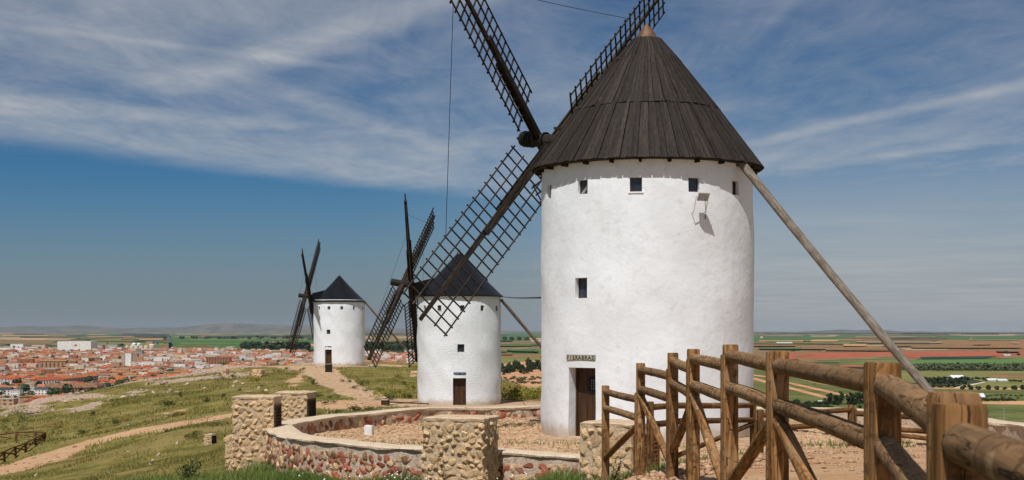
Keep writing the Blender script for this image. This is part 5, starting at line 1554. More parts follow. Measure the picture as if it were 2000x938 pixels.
BUSH = {k: [clump_mesh('shrub', LM[k], 520, 0.045, 50 + i * 7 + j, 'bush', 9) for i in range(2)] for j, k in enumerate(('dark', 'green', 'yellow', 'rust'))}
WISP = [clump_mesh('shrub', LM['green'], 900, 0.022, 90 + i, 'wisp', 16) for i in range(2)]
SHRUBS = [  # foot px, foot py, width px, height px, kind
    (325, 794, 46, 13, 'dark'), (183, 812, 16, 10, 'dark'), (160, 849, 22, 10, 'dark'), (404, 785, 20, 9, 'dark'), (437, 779, 16, 11, 'dark'), (352, 776, 10, 11, 'dark'), (230, 831, 30, 15, 'green'), (345, 812, 44, 12, 'rust'),
    (380, 857, 34, 17, 'green'), (420, 833, 16, 9, 'green'), (326, 844, 14, 8, 'dark'), (248, 822, 20, 8, 'rust'), (118, 836, 34, 10, 'rust'), (190, 838, 26, 9, 'rust'),
    (500, 750, 28, 15, 'yellow'), (492, 735, 14, 14, 'rust'), (512, 757, 12, 6, 'dark'), (517, 771, 16, 9, 'yellow'), (470, 764, 14, 7, 'green'),
    (690, 806, 48, 18, 'green'), (722, 802, 34, 10, 'dark'), (660, 808, 36, 9, 'green'), (640, 790, 34, 10, 'green'), (625, 776, 30, 10, 'green'), (612, 752, 16, 12, 'dark'), (597, 742, 22, 10, 'green'), (655, 778, 30, 8, 'green'),
    (668, 747, 10, 7, 'dark'), (684, 748, 14, 8, 'green'), (706, 754, 26, 14, 'green'), (694, 760, 18, 8, 'dark'), (750, 781, 42, 20, 'yellow'), (768, 782, 34, 16, 'green'), (785, 777, 32, 16, 'yellow'), (806, 768, 26, 20, 'yellow'), (800, 778, 28, 10, 'green'), (770, 750, 22, 10, 'yellow'), (742, 764, 18, 8, 'green'), (790, 752, 20, 9, 'green'), (778, 738, 16, 8, 'rust'), (715, 765, 18, 7, 'green'),
    (540, 728, 18, 7, 'green'), (560, 722, 16, 6, 'green'), (575, 733, 14, 7, 'yellow'), (592, 725, 14, 8, 'green'), (435, 741, 14, 8, 'rust'), (455, 738, 16, 9, 'green'), (478, 733, 12, 10, 'yellow'),
]
BUSH_LABEL = {}
for line in '''(325, 794) long dark bush low on the slope above the footpath
(183, 812) small dark bush left of the rubble patch on the slope
(160, 849) dark bush on the grass between the log fence and the footpath
(404, 785) dark bush left of the leftmost pier, up the slope
(437, 779) small round dark bush just above the leftmost pier
(352, 776) narrow dark bush standing in the rubble of the slope
(230, 831) rounded green bush touching the upper edge of the footpath
(345, 812) wide rust and yellow bush beside the upper footpath
(380, 857) green bush with yellow tops by the low stone lamp box
(420, 833) small green bush on bare soil below the footpath
(326, 844) tiny dark bush on the lower edge of the footpath
(248, 822) small rust bush right of the rounded green one by the path
(118, 836) rust coloured bush above the corner of the log fence
(190, 838) low rust bush above the middle of the footpath
(500, 750) yellow bush under the pale stone box on the slope
(492, 735) rust bush beside the pale stone box on the slope
(512, 757) tiny dark bush below the pale stone box
(517, 771) yellow bush just above the second pier from the left
(470, 764) low green bush on grass above the leftmost pier
(690, 806) large green bush right behind the ring wall
(722, 802) dark flat bush behind the ring wall near the wooden box
(660, 808) low green bush beside the grilled pier behind the ring wall
(640, 790) green bush at the lower left edge of the cobbled ramp
(625, 776) green bush above the grilled pier on the bare trail
(612, 752) dark bush on the left edge of the cobbled ramp
(597, 742) green bush at the top of the bare trail
(655, 778) thin green bush along the left kerb of the cobbled ramp
(668, 747) tiny dark bush at the right edge of the cobbled ramp
(684, 748) small green bush right of the cobbled ramp
(706, 754) round green bush midway between ramp and middle windmill
(694, 760) dark low bush at the foot of the round green one by the ramp
(750, 781) big yellow bush left of the middle windmill
(768, 782) green bush overlapping the big yellow one by the middle windmill
(785, 777) second yellow bush left of the middle windmill
(806, 768) yellow bush touching the wall of the middle windmill
(800, 778) low green bush at the left foot of the middle windmill
(770, 750) small yellow bush on the bank below the far windmill
(742, 764) green bush on the bank right of the cobbled ramp
(790, 752) small green bush below the pale box by the middle windmill
(778, 738) rust bush near the top of the bank below the far windmill
(715, 765) low green bush at the lower right edge of the ramp
(540, 728) green bush on the brow left of the far windmill mound
(560, 722) tiny green bush at the rim of the far windmill mound
(575, 733) small yellow bush at the head of the bare trail
(592, 725) small green bush at the head of the cobbled ramp
(435, 741) rust bush below the stone box on the brow
(455, 738) green bush between the two stone boxes on the brow
(478, 733) yellow bush on the brow just left of the larger stone box'''.split('\n'):
    k_, t_ = line[1:].split(') ', 1); BUSH_LABEL[tuple(int(q) for q in k_.split(','))] = t_
GL = {'dark': 'dark low shrub on the grass slope', 'green': 'fresh green bush growing on the hill', 'yellow': 'yellowish flowering bush on the hill', 'rust': 'straw and rust coloured bush on the hill'}
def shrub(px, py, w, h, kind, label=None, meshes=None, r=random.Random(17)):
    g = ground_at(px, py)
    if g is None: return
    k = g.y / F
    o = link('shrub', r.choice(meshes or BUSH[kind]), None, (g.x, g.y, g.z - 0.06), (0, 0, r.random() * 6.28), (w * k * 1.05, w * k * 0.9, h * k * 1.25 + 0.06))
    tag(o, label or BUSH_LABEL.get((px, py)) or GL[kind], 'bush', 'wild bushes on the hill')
for s_ in SHRUBS: shrub(*s_)
shrub(22, 846, 66, 48, 'green', 'tall wispy green bush behind the crossed log fence at far left', WISP)
shrub(45, 842, 34, 30, 'green', 'smaller wispy bush just right of the tall one at far left', [WISP[1]])
shrub(4, 800, 22, 22, 'green', 'leafy green bush on the brow of the hill at the far left edge')
shrub(372, 945, 52, 48, 'dark', 'dark bushy shrub in the foreground grass below the leftmost pier')
rs = random.Random(8)
for k in range(13):   # weeds between the two nearer mills
    x = 0.2 + 4.2 * rs.random() - 0.9; y = 112.5 + 9 * rs.random()
    w = 1.3 + 1.3 * rs.random()
    if math.hypot(x - MILLS[1][0], y - MILLS[1][1]) < 4.2: continue
    tag(link('shrub', rs.choice(BUSH['yellow' if k % 4 else 'rust']), None, (x, y, hz(x, y) - 0.05), (0, 0, rs.random() * 6), (w, w, 0.9 + 0.7 * rs.random())), 'olive yellow bush in the gap between the two nearer windmills, %s' % ('by the middle windmill' if x < -0.2 else 'at the middle' if x < 1.2 else 'by the big windmill'), 'bush', 'wild bushes on the hill')

def blades(x, y, z, h, w, r, spread, tintoff=0.0):
    n = len(x)
    a = r.random(n) * 2 * PI; lean = (0.15 + 0.5 * r.random(n)) * h
    la = a + r.normal(size=n) * 0.6
    dx, dy = np.cos(a) * w, np.sin(a) * w
    V = np.concatenate([np.stack([x - dx, y - dy, z], -1), np.stack([x + dx, y + dy, z], -1),
                        np.stack([x + np.cos(la) * lean, y + np.sin(la) * lean, z + h], -1)])
    i = np.arange(n)
    t = np.clip(0.45 + 0.24 * r.normal(size=n) + tintoff, 0, 1)
    return V, np.stack([i, i + n, i + 2 * n], -1), np.tile(t, 3)

def grow(name, n, area, hmin, hmax, wf, mat, seed, dens=None, clump=2.0, keep=None):
    r = np.random.default_rng(seed)
    x0, x1, y0, y1 = area
    x = x0 + (x1 - x0) * r.random(n); y = y0 + (y1 - y0) * r.random(n)
    ok = np.abs(x) < 0.40 * y + 3
    x, y = x[ok], y[ok]
    dirt, cob, rock = path_masks(x, y)
    rr = np.hypot(x - CX, y - CY)
    p = (1 - dirt) * (1 - cob) * (1 - 0.85 * rock) * (rr > 10.95)
    p = p * np.clip(0.55 + 1.6 * vnoise(x, y, clump, seed + 1), 0.05, 1)
    if keep is not None: p = p * keep(x, y)
    p = p * (edge_dist(x, y) < 3)
    ok = r.random(len(x)) < p
    x, y = x[ok], y[ok]
    z = H(x, y) - 0.02
    tall = np.clip(0.5 + 1.3 * vnoise(x, y, 1.6, seed + 2), 0.1, 1.2)
    h = (hmin + (hmax - hmin) * r.random(len(x))) * tall
    V, Fc, t = blades(x, y, z, h, wf * (0.6 + 0.8 * r.random(len(x))), r, 0, 0.55 * vnoise(x, y, 3.5, seed + 5))
    tag(link(name, fast_mesh(name, V, Fc, mat, {'tint': t})), kind='stuff')
    return x, y
# deep grass in front of the ring wall
fore = lambda x, y: (np.hypot(x - CX, y - CY) > 10.98) * sstep(x, 1.7, 0.9)
grow('grass', 230000, (-12, 2, 24, 37.5), 0.12, 0.42, 0.011, LM['lush'], 61, keep=fore, clump=1.2)
grow('grass', 200000, (-30, 1, 34, 75), 0.08, 0.28, 0.016, LM['grass'], 62, clump=2.5)
grow('grass', 260000, (-60, 4, 70, 190), 0.12, 0.34, 0.035, LM['grass'], 63, clump=4)
def tufts():
    # small weeds in the yard joints, round the fence feet and along the sand
    r = np.random.default_rng(77)
    xs, ys = [], []
    for (cx, cy, sx, sy, n) in ((1.2, 27.5, 0.8, 1.5, 900), (2.2, 22.5, 0.7, 0.9, 500), (3.4, 38.2, 1.0, 0.3, 260), (6.6, 24.6, 0.5, 0.3, 90), (9.3, 26.3, 0.6, 0.5, 200), (1.5, 46.5, 2.2, 0.25, 400), (-0.8, 39.0, 2.6, 0.2, 350), (8.6, 38.6, 0.9, 0.3, 250), (2.5, 20.8, 0.4, 0.5, 260), (7.6, 22.5, 0.3, 0.3, 60), (1.2, 34.0, 2.5, 0.15, 300)):
        xs.append(cx + sx * r.normal(size=n)); ys.append(cy + sy * r.normal(size=n))
    x, y = np.concatenate(xs), np.concatenate(ys)
    ok = np.hypot(x - MILLS[0][0], y - MILLS[0][1]) > 3.3
    x, y = x[ok], y[ok]
    V, Fc, t = blades(x, y, H(x, y) - 0.01, 0.06 + 0.16 * r.random(len(x)), 0.010 + 0.008 * r.random(len(x)), r, 0, -0.1)
    tag(link('weeds', fast_mesh('weeds', V, Fc, LM['lush'], {'tint': t})), kind='stuff')
    # white daisies in the deep grass
    n = 420
    x = -6.3 + 6.8 * r.random(n); y = 26 + 7 * r.random(n)
    ok = (np.hypot(x - CX, y - CY) > 11.1) & (vnoise(x, y, 1.1, 71) > 0.02); x, y = x[ok], y[ok]; n = len(x)
    z = H(x, y) + 0.18 + 0.2 * r.random(n); a = r.random(n) * 6; s = 0.018
    V = np.concatenate([np.stack([x + s * np.cos(a + k * PI / 2), y + s * np.sin(a + k * PI / 2) * 0.8, z + s * 0.8 * np.sin(a * 3 + k)], -1) for k in range(4)])
    i = np.arange(n)
    tag(link('daisies', fast_mesh('daisies', V, np.stack([i, i + n, i + 2 * n, i + 3 * n], -1), LM['flower'], {'tint': np.tile(r.random(n), 4)})), kind='stuff')
tufts()
def weed_stems():
    for (px, py, hh, lab) in ((872, 905, 60, 'tall leafy weed growing against the front stone pier'), (786, 905, 44, 'thin tall weed between the front stone pier and the red rubble wall'), (1196, 940, 46, 'tall pale weed at the foot of the far end of the rail fence')):
        Y = 29.2 if px < 1000 else 22.6
        x = (px - 1000) / F * Y; z = hz(x, Y); h = hh * Y / F * 1.25
        r = random.Random(px); mb = MB()
        for k in range(4):
            a = r.random() * 6.28; tip = Vector((x + 0.13 * math.cos(a), Y + 0.13 * math.sin(a), z + h * (0.7 + 0.4 * r.random())))
            b = Vector((x + 0.03 * r.gauss(0, 1), Y, z - 0.02)); mb.tube([b, b.lerp(tip, 0.5) + Vector((0, 0, 0.04)), tip], [0.008, 0.006, 0.003], 5)
            for j in range(9):
                q = b.lerp(tip, 0.25 + 0.75 * j / 9); c = r.random() * 6.28; l = 0.07 * (1.1 - 0.05 * j)
                e = q + Vector((math.cos(c) * l, math.sin(c) * l, l * 0.6)); m = q.lerp(e, 0.5) + Vector((0, 0, 0.012)); sd = Vector((-math.sin(c), math.cos(c), 0)) * 0.016
                mb.add([q, m + sd, e, m - sd], [(0, 1, 2, 3)])
        tag(mb.obj('weed', LM['green']), lab, 'plant')
weed_stems()

# gravel on the sand and rubble on the slope
def pebbles(name, x, y, smin, smax, mat, seed, sink=0.3):
    r = np.random.default_rng(seed); n = len(x)
    base = np.array([(1, 0, 0), (0, 1, 0), (-1, 0, 0), (0, -1, 0), (0, 0, 0.8), (0, 0, -0.8)], float)
    f = np.array([(0, 1, 4), (1, 2, 4), (2, 3, 4), (3, 0, 4), (1, 0, 5), (2, 1, 5), (3, 2, 5), (0, 3, 5)])
    s = smin + (smax - smin) * r.random(n) ** 3
    P_ = base[None] * (0.65 + 0.7 * r.random((n, 6, 1))) + 0.25 * r.normal(size=(n, 6, 3))
    a = r.random(n) * 6.28; ca, sa = np.cos(a)[:, None], np.sin(a)[:, None]
    X = P_[..., 0] * 1.3; Yy = P_[..., 1]
    V = np.stack([(X * ca - Yy * sa) * s[:, None] + x[:, None], (X * sa + Yy * ca) * s[:, None] + y[:, None], P_[..., 2] * s[:, None] * 0.7 + (H(x, y) + s * (0.5 - sink))[:, None]], -1).reshape(-1, 3)
    Fc = (f[None] + (np.arange(n) * 6)[:, None, None]).reshape(-1, 3)
    tag(link(name, fast_mesh(name, V, Fc, mat)), kind='stuff')
r_ = np.random.default_rng(31)
M_GRAV = pmat('gravel_stone', [(0.40, 0.235, 0.135), (0.52, 0.35, 0.22), (0.27, 0.115, 0.075)], scale=9, rough=0.95, spec=0.05, detail=3, lo=0.42, hi=0.58)
x = 1.5 + 12 * r_.random(26000); y = 11 + 22 * r_.random(26000) ** 0.8
ok = (np.abs(x) < 0.38 * y + 1) & (r_.random(26000) < np.clip(0.35 + 1.5 * vnoise(x, y, 1.4, 81), 0.04, 1)); pebbles('gravel', x[ok], y[ok], 0.005, 0.030, M_GRAV, 32)
x = 1.9 + 1.0 * r_.normal(size=5000); y = 20 + 1.5 * r_.normal(size=5000); pebbles('gravel', x, y, 0.012, 0.06, M_GRAV, 33)
x = -60 + 64 * r_.random(60000); y = 55 + 130 * r_.random(60000)
d_, c_, k_ = path_masks(x, y); ok = (r_.random(60000) < k_ * 0.75) & (edge_dist(x, y) < 4) & (np.abs(x) < 0.4 * y)
pebbles('rubble', x[ok], y[ok], 0.06, 0.42, M_ROCK, 34)
x = -36 + 30 * r_.random(5000); y = 50 + 50 * r_.random(5000)
d_, c_, k_ = path_masks(x, y); ok = r_.random(5000) < d_ * 0.5; pebbles('gravel', x[ok], y[ok], 0.02, 0.13, M_GRAV, 35)
rr_ = random.Random(91)
ROCKPX = [(346, 867, 9), (309, 891, 12), (300, 901, 9), (70, 929, 9), (293, 908, 6), (412, 826, 7), (432, 823, 6), (250, 884, 6), (566, 726, 7), (460, 748, 10), (475, 752, 9), (505, 760, 10), (520, 764, 8), (485, 745, 9), (455, 756, 8), (280, 766, 10), (240, 778, 12), (215, 783, 12), (190, 790, 10), (150, 798, 11), (330, 756, 10), (300, 770, 12), (365, 752, 9), (128, 788, 11), (100, 796, 10), (80, 800, 9), (345, 768, 9), (400, 760, 9), (390, 744, 10), (420, 742, 8), (660, 733, 6), (712, 748, 6), (758, 766, 8), (722, 776, 6)]
for (px, py, w) in ROCKPX:
    g = ground_at(px, py)
    if g is None: continue
    k = g.y / F * w
    tag(link('boulder', rr_.choice(STONES['rock']), None, (g.x, g.y, g.z + k * 0.08), (rr_.random(), rr_.random(), rr_.random() * 6), (k * 1.15, k, k * 0.6)), 'pale weathered boulder %s' % ('on the grass below the footpath' if py > 840 else 'beside the upper footpath' if py > 815 else 'on the cobbled bank left of the middle windmill' if px > 550 else 'in the rubble by the stone boxes on the brow' if px > 395 else 'on the pale rock band along the brow'), 'rock', 'boulders on the hillside')
for k in range(9):  # bigger stones round the gap behind the ring wall and the right-hand bank
    x, y = ((-1.2 + 0.55 * k, 121 + rr_.random() * 3) if k < 5 else (10.5 + rr_.random() * 3, 33 + rr_.random() * 2.5))
    s = 0.9 if k < 5 else 0.32
    tag(link('boulder', rr_.choice(STONES['rock']), None, (x, y, hz(x, y) + 0.1 * s), (0.3, 0.2, rr_.random() * 6), (s * 1.2, s, s * 0.8)), 'grey boulder among the weeds between the two nearer windmills' if k < 5 else 'broken stone at the ruined right end of the ring wall', 'rock', 'boulders behind the weeds' if k < 5 else 'stones at the wall end')

# ------------------------------------------------------------------ the town on the plain
SKY_PX = np.arange(-60, 1001, 5.0)
def _skyline(px):
    Y = np.linspace(60, 260, 400); X = (px - 1000) / F * Y
    return float((HZ - F * (H(X, Y) - EYE) / Y).min())
SKY_Y = np.array([_skyline(p) for p in SKY_PX])
def hidden(px, py): return py > np.interp(px, SKY_PX, SKY_Y) + 3

def flatmat(name, c, var=0.12, rough=0.9, s=0.4):
    c2 = tuple(min(1, v * (1 + var)) for v in c); c1 = tuple(v * (1 - var) for v in c)
    return pmat('town_' + name, [c1, c2], scale=s, rough=rough, spec=0.1, objvar=0.12, detail=4)
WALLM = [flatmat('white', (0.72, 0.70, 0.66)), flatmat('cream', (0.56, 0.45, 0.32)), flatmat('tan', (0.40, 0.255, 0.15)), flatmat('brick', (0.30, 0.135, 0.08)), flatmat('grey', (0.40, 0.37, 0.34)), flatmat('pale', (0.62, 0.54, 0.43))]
ROOFM = [flatmat('orange_tile', (0.42, 0.135, 0.055), 0.3), flatmat('red_tile', (0.36, 0.085, 0.042), 0.3), flatmat('tan_tile', (0.33, 0.185, 0.095), 0.25), flatmat('brown_tile', (0.24, 0.125, 0.075), 0.25), flatmat('flat_grey', (0.42, 0.38, 0.34)), flatmat('slate', (0.06, 0.065, 0.08))]
M_WIN = flatmat('window_dark', (0.05, 0.055, 0.065), 0.3, 0.3)
WNAME = ['white', 'cream', 'tan', 'brick', 'grey', 'pale']; RNAME = ['orange tiled', 'red tiled', 'tan tiled', 'brown tiled', 'flat grey', 'dark slate']
def box_me(mat):
    mb = MB(); mb.box(-0.5, 0.5, -0.5, 0.5, 0, 1); return mb.mesh('wall', mat)
WALL_ME = [box_me(m) for m in WALLM]
def gable_me(mat):
    e = 0.54; mb = MB()
    mb.add([(-e, -e, 0), (e, -e, 0), (e, e, 0), (-e, e, 0), (-e, 0, 1), (e, 0, 1), (-e, -e, -0.12), (e, -e, -0.12), (e, e, -0.12), (-e, e, -0.12)],
           [(0, 1, 5, 4), (2, 3, 4, 5), (3, 0, 4), (1, 2, 5), (9, 8, 7, 6), (6, 7, 1, 0), (7, 8, 2, 1), (8, 9, 3, 2), (9, 6, 0, 3)])
    return mb.mesh('roof', mat)
def hip_me(mat):
    e = 0.54; mb = MB()
    mb.add([(-e, -e, 0), (e, -e, 0), (e, e, 0), (-e, e, 0), (-0.22, 0, 1), (0.22, 0, 1)], [(0, 1, 5, 4), (2, 3, 4, 5), (3, 0, 4), (1, 2, 5), (3, 2, 1, 0)])
    return mb.mesh('roof', mat)
def flat_me(mat):
    mb = MB(); mb.box(-0.52, 0.52, -0.52, 0.52, 0, 0.16); return mb.mesh('roof', mat)
GABLE = [gable_me(m) for m in ROOFM]; HIP = [hip_me(m) for m in ROOFM]; FLAT = [flat_me(m) for m in ROOFM]
def win_me(n, rows):
    mb = MB()
    for sy in (-1, 1):
        for j in range(rows):
            for i in range(n):
                x = -0.5 + (i + 0.5) / n; z = (j + 0.35) / rows; w = 0.16 / n * 1.6; h = 0.38 / rows
                mb.box(x - w, x + w, sy * 0.5 - 0.006, sy * 0.5 + 0.006, z, z + h)
    return mb.mesh('windows', M_WIN)
WINS = [win_me(2, 1), win_me(3, 2), win_me(2, 2)]

rt = random.Random(12)
SPECIAL = []
def special_box(px0, px1, yt, yb, depth, name, label, wall, roof=None, roof_h=0, roofkind='gable', cat='building', win=None, rz=0.0, group=None, base_y=None):
    """a building given by its outline in the photograph, standing on the plain"""
    Y = PH * F / ((base_y or yb) - HZ); k = Y / F
    w = (px1 - px0) * k; cx = ((px0 + px1) / 2 - 1000) * k
    zt = EYE - (yt - HZ) * k; h = zt - PLAIN
    root = empty(name, (cx, Y + depth / 2, PLAIN), label, cat, group, rz)
    hw = h - roof_h
    link('wall', WALL_ME[wall], root, scale=(w, depth, hw))
    if roof is not None:
        me = {'gable': GABLE, 'hip': HIP, 'flat': FLAT}[roofkind][roof]
        link('roof', me, root, (0, 0, hw + (0.02 if roofkind == 'flat' else 0.12 * roof_h)), scale=(w, depth, max(roof_h, 2.0)))
    if win:
        n, rows, kind = win
        for j in range(rows):
            for i in range(n):
                x = -w / 2 + w * (i + 0.5) / n; z = hw * (j + 0.3) / rows
                mb_ = WIN1
                link('window', WIN1, root, (x, -depth / 2 - 0.12, z), scale=(w / n * kind[0], 0.3, hw / rows * kind[1]))
    SPECIAL.append((px0 - 2, px1 + 2, Y, depth))
    return root, w, h, Y, k
WIN1 = win_me(1, 1)
def _w1():
    mb = MB(); mb.box(-0.5, 0.5, -0.5, 0.5, 0, 1); return mb.mesh('window', M_WIN)
WIN1 = _w1()

rt0, w_, h_, Y_, k_ = special_box(112, 177.5, 667, 686, 80, 'warehouse', 'huge blank white warehouse with a small orange emblem beyond the town roofs', 0)
mb = MB()
for (x0, x1, z0, z1) in ((-0.0, 0.1, 0.52, 0.60), (0.015, 0.035, 0.60, 0.68), (0.045, 0.06, 0.60, 0.73), (0.07, 0.09, 0.60, 0.68)): mb.box(x0 * w_ - 1, x1 * w_ - 1, -40.6, -40.15, z0 * h_, z1 * h_)
mb.obj('emblem', ROOFM[0], rt0)
mb = MB(); mb.box(-0.165 * w_ + 12, -0.165 * w_ + 12.6, -40.4, -40.1, 0, h_ * 0.98); mb.box(0.165 * w_, 0.165 * w_ + 0.6, -40.4, -40.1, 0, h_ * 0.98); mb.obj('panel_joint', WALLM[4], rt0)
# church
rt1, w_, h_, Y_, k_ = special_box(79, 127, 703.5, 718, 22, 'church', 'large brown stone church with buttresses and a dark domed tower in the town', 2, 2, 2.2, 'gable')
for k in range(6):
    mb = MB(); x = -w_ / 2 + w_ * (k + 0.35) / 6; mb.box(x - 1.2, x + 1.2, -13.4, -10.9, 0, h_ * 0.72); mb.obj('buttress', WALLM[3], rt1)
mb = MB(); mb.box(-w_ * 0.18 - 3, -w_ * 0.18 + 3, 11.2, 17, 0, h_ * 1.35); mb.obj('tower', WALLM[2], rt1)
mb = MB(); mb.lathe([(3.2, h_ * 1.35), (3.4, h_ * 1.42), (2.4, h_ * 1.6), (0.8, h_ * 1.7), (0.7, h_ * 1.78), (0.05, h_ * 1.95)], 10)
for i, v in enumerate(mb.v): mb.v[i] = (v[0] - w_ * 0.18, v[1] + 14, v[2])
mb.obj('dome', ROOFM[5], rt1)
special_box(90, 120, 719.6, 727, 14, 'long_building', 'long low white building in front of the church', 0, 4, 0.4, 'flat', win=(7, 1, (0.25, 0.4)))
special_box(244.5, 256, 689.5, 717, 14, 'apartment_tower', 'tall white apartment slab rising above the town roofs', 0, 4, 0.5, 'flat')
special_box(236.5, 244.2, 690, 716.6, 14, 'apartment_tower', 'cream side wing with windows left of the tall white slab', 1, 4, 0.5, 'flat', win=(3, 8, (0.35, 0.4)))
special_box(256.5, 268, 690.5, 706, 16, 'apartment_block', 'tan apartment block close behind the tall white slab', 2, 4, 0.5, 'flat', win=(5, 5, (0.4, 0.4)))
special_box(262, 278, 684.5, 698, 18, 'apartment_block', 'grey apartment block behind the tan block by the white slab', 4, 4, 0.5, 'flat', win=(6, 4, (0.4, 0.4)))
special_box(402, 450, 697.5, 713.5, 13, 'apartment_block', 'long brick red apartment block with white window strips', 3, 3, 1.0, 'gable', win=(9, 5, (0.30, 0.72)))
for (nn, rr2) in ((9, 5),):
    rtb = SPECIAL[-1]
special_box(466, 480, 692.5, 706, 14, 'apartment_block', 'white apartment block just right of the brick red block', 0, 4, 0.5, 'flat', win=(5, 5, (0.35, 0.4)))
special_box(480.5, 497, 696, 707.5, 14, 'apartment_block', 'wide pale block at the right of the white apartment block', 5, 4, 0.5, 'flat', win=(6, 3, (0.35, 0.35)))
special_box(402, 416, 696, 711, 10, 'apartment_block', 'tan apartment block behind the left end of the brick red one', 2, 4, 0.5, 'flat', base_y=709)
special_box(300, 333, 696.6, 706, 18, 'long_building', 'long white flat building among tan roofs at mid town', 0, 4, 0.5, 'flat', win=(8, 1, (0.3, 0.3)))
special_box(159, 172, 698.6, 707, 14, 'long_building', 'white cube of a building right of the church', 0, 4, 0.5, 'flat')
special_box(172.5, 197, 699.5, 708, 14, 'apartment_block', 'brown flats with dark window rows right of the white cube', 2, 3, 0.8, 'hip', win=(7, 3, (0.5, 0.35)))
special_box(195, 206, 696, 707, 12, 'long_building', 'white gabled building at the right end of the brown flats', 0, 4, 0.5, 'flat')
special_box(38, 53, 701.5, 709, 12, 'long_building', 'plain white block left of the church', 0, 4, 0.5, 'flat')
special_box(66, 107, 690.5, 696, 14, 'long_building', 'long red roofed hall in front of the industrial sheds', 5, 0, 2.5, 'gable')
special_box(62, 88, 673, 681, 40, 'shed', 'cream industrial shed left of the huge white warehouse', 1, 4, 0.5, 'flat')
special_box(20, 45, 671.5, 679, 50, 'shed', 'white industrial shed furthest left beyond the town', 0, 4, 0.5, 'flat')
special_box(-30, 42, 679, 684, 40, 'shed', 'low white long shed at the left edge of the town', 0, 4, 0.5, 'flat')
special_box(46, 74, 677, 682, 40, 'shed', 'low pale shed in front of the cream industrial shed', 5, 4, 0.5, 'flat')
special_box(178, 200, 673.5, 682, 40, 'shed', 'grey and white plant building right of the huge white warehouse', 4, 4, 0.5, 'flat')
special_box(209, 229, 672, 681, 40, 'shed', 'blue grey shed between the brown tower and the tanks', 4, 5, 0.5, 'flat')
special_box(201.5, 208.5, 668.5, 681, 16, 'tower', 'brown plant tower with a dark top right of the warehouse', 2, 5, 2.5, 'flat')
special_box(286, 298, 667, 676, 25, 'long_building', 'tan building behind the row of cream tanks', 2, 4, 0.5, 'flat')
special_box(243, 256, 668, 675, 25, 'long_building', 'brown roofed hall left of the white domed tanks', 2, 3, 2, 'gable')
special_box(262, 306, 680.5, 684, 14, 'long_building', 'low white wall like building in front of the tanks', 0, 4, 0.4, 'flat')
def tank(pxc, yt, yb, wpx, mat, label, dome=0.2, group='storage tanks beyond the town'):
    Y = PH * F / (yb - HZ); k = Y / F; r = wpx * k / 2; h = (yb - yt) * k
    root = empty('storage_tank', ((pxc - 1000) * k, Y + r, PLAIN), label, 'tank', group)
    mb = MB(); mb.lathe([(r, 0), (r, h * (1 - dome))], 20); mb.obj('shell', mat, root, True)
    mb = MB(); mb.lathe([(r * 1.03, h * (1 - dome)), (r * 0.75, h * (1 - dome * 0.45)), (r * 0.35, h * (1 - dome * 0.1)), (0, h)], 20); mb.obj('tank_roof', mat, root, True)
for i, x in enumerate((247, 256, 265, 274.5, 284)): tank(x, 675, 682.4, 8.4, WALLM[5], 'one of five squat cream storage tanks in a row at the edge of town')
tank(260, 669.5, 676.5, 9, WALLM[0], 'white domed tank, left of two behind the cream tanks', 0.4); tank(270, 670, 676.5, 8, WALLM[0], 'white domed tank, right of two behind the cream tanks', 0.4); tank(295, 672, 679.5, 11, WALLM[5], 'wide cream tank at the right end beside the blue tank', 0.3)
tank(306.8, 666.5, 674, 4.6, flatmat('blue', (0.06, 0.14, 0.30)), 'tall blue tank beside the straight road', 0.08)

# long terraces near the foot of the hill
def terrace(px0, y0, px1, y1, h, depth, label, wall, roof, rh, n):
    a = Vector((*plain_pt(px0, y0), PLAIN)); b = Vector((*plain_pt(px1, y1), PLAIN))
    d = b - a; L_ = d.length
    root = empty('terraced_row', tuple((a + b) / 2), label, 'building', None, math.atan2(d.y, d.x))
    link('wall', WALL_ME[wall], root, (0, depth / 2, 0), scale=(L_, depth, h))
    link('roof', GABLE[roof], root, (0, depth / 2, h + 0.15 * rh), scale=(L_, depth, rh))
    for i in range(n):
        x = -L_ / 2 + L_ * (i + 0.5) / n
        link('window', WIN1, root, (x, -0.12, h * 0.52), scale=(L_ / n * 0.5, 0.3, h * 0.26)); link('window', WIN1, root, (x, -0.12, h * 0.1), scale=(L_ / n * 0.5, 0.3, h * 0.28))
    for i in range(0, n, 3):
        x = -L_ / 2 + L_ * (i + 0.7) / n
        mb = MB(); mb.box(x - 1.1, x + 1.1, depth * 0.16, depth * 0.34, h + rh * 0.42, h + rh * 0.95); mb.obj('chimney', WALLM[2], root)
    SPECIAL.append((min(px0, px1), max(px0, px1), (a.y + b.y) / 2, depth + abs(d.y)))
terrace(73, 752, 122, 751, 5.6, 11, 'long white terrace under a red tiled roof, left part', 0, 1, 3.4, 9)
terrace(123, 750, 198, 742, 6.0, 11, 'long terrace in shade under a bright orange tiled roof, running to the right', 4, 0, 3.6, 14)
terrace(93, 769, 186, 767.5, 5.5, 13, 'long brown tiled row of houses at the foot of the hill', 2, 3, 5.0, 16)
terrace(184, 766, 203, 763, 5.5, 12, 'gabled brown house at the right end of the long brown row', 2, 3, 4.5, 4)
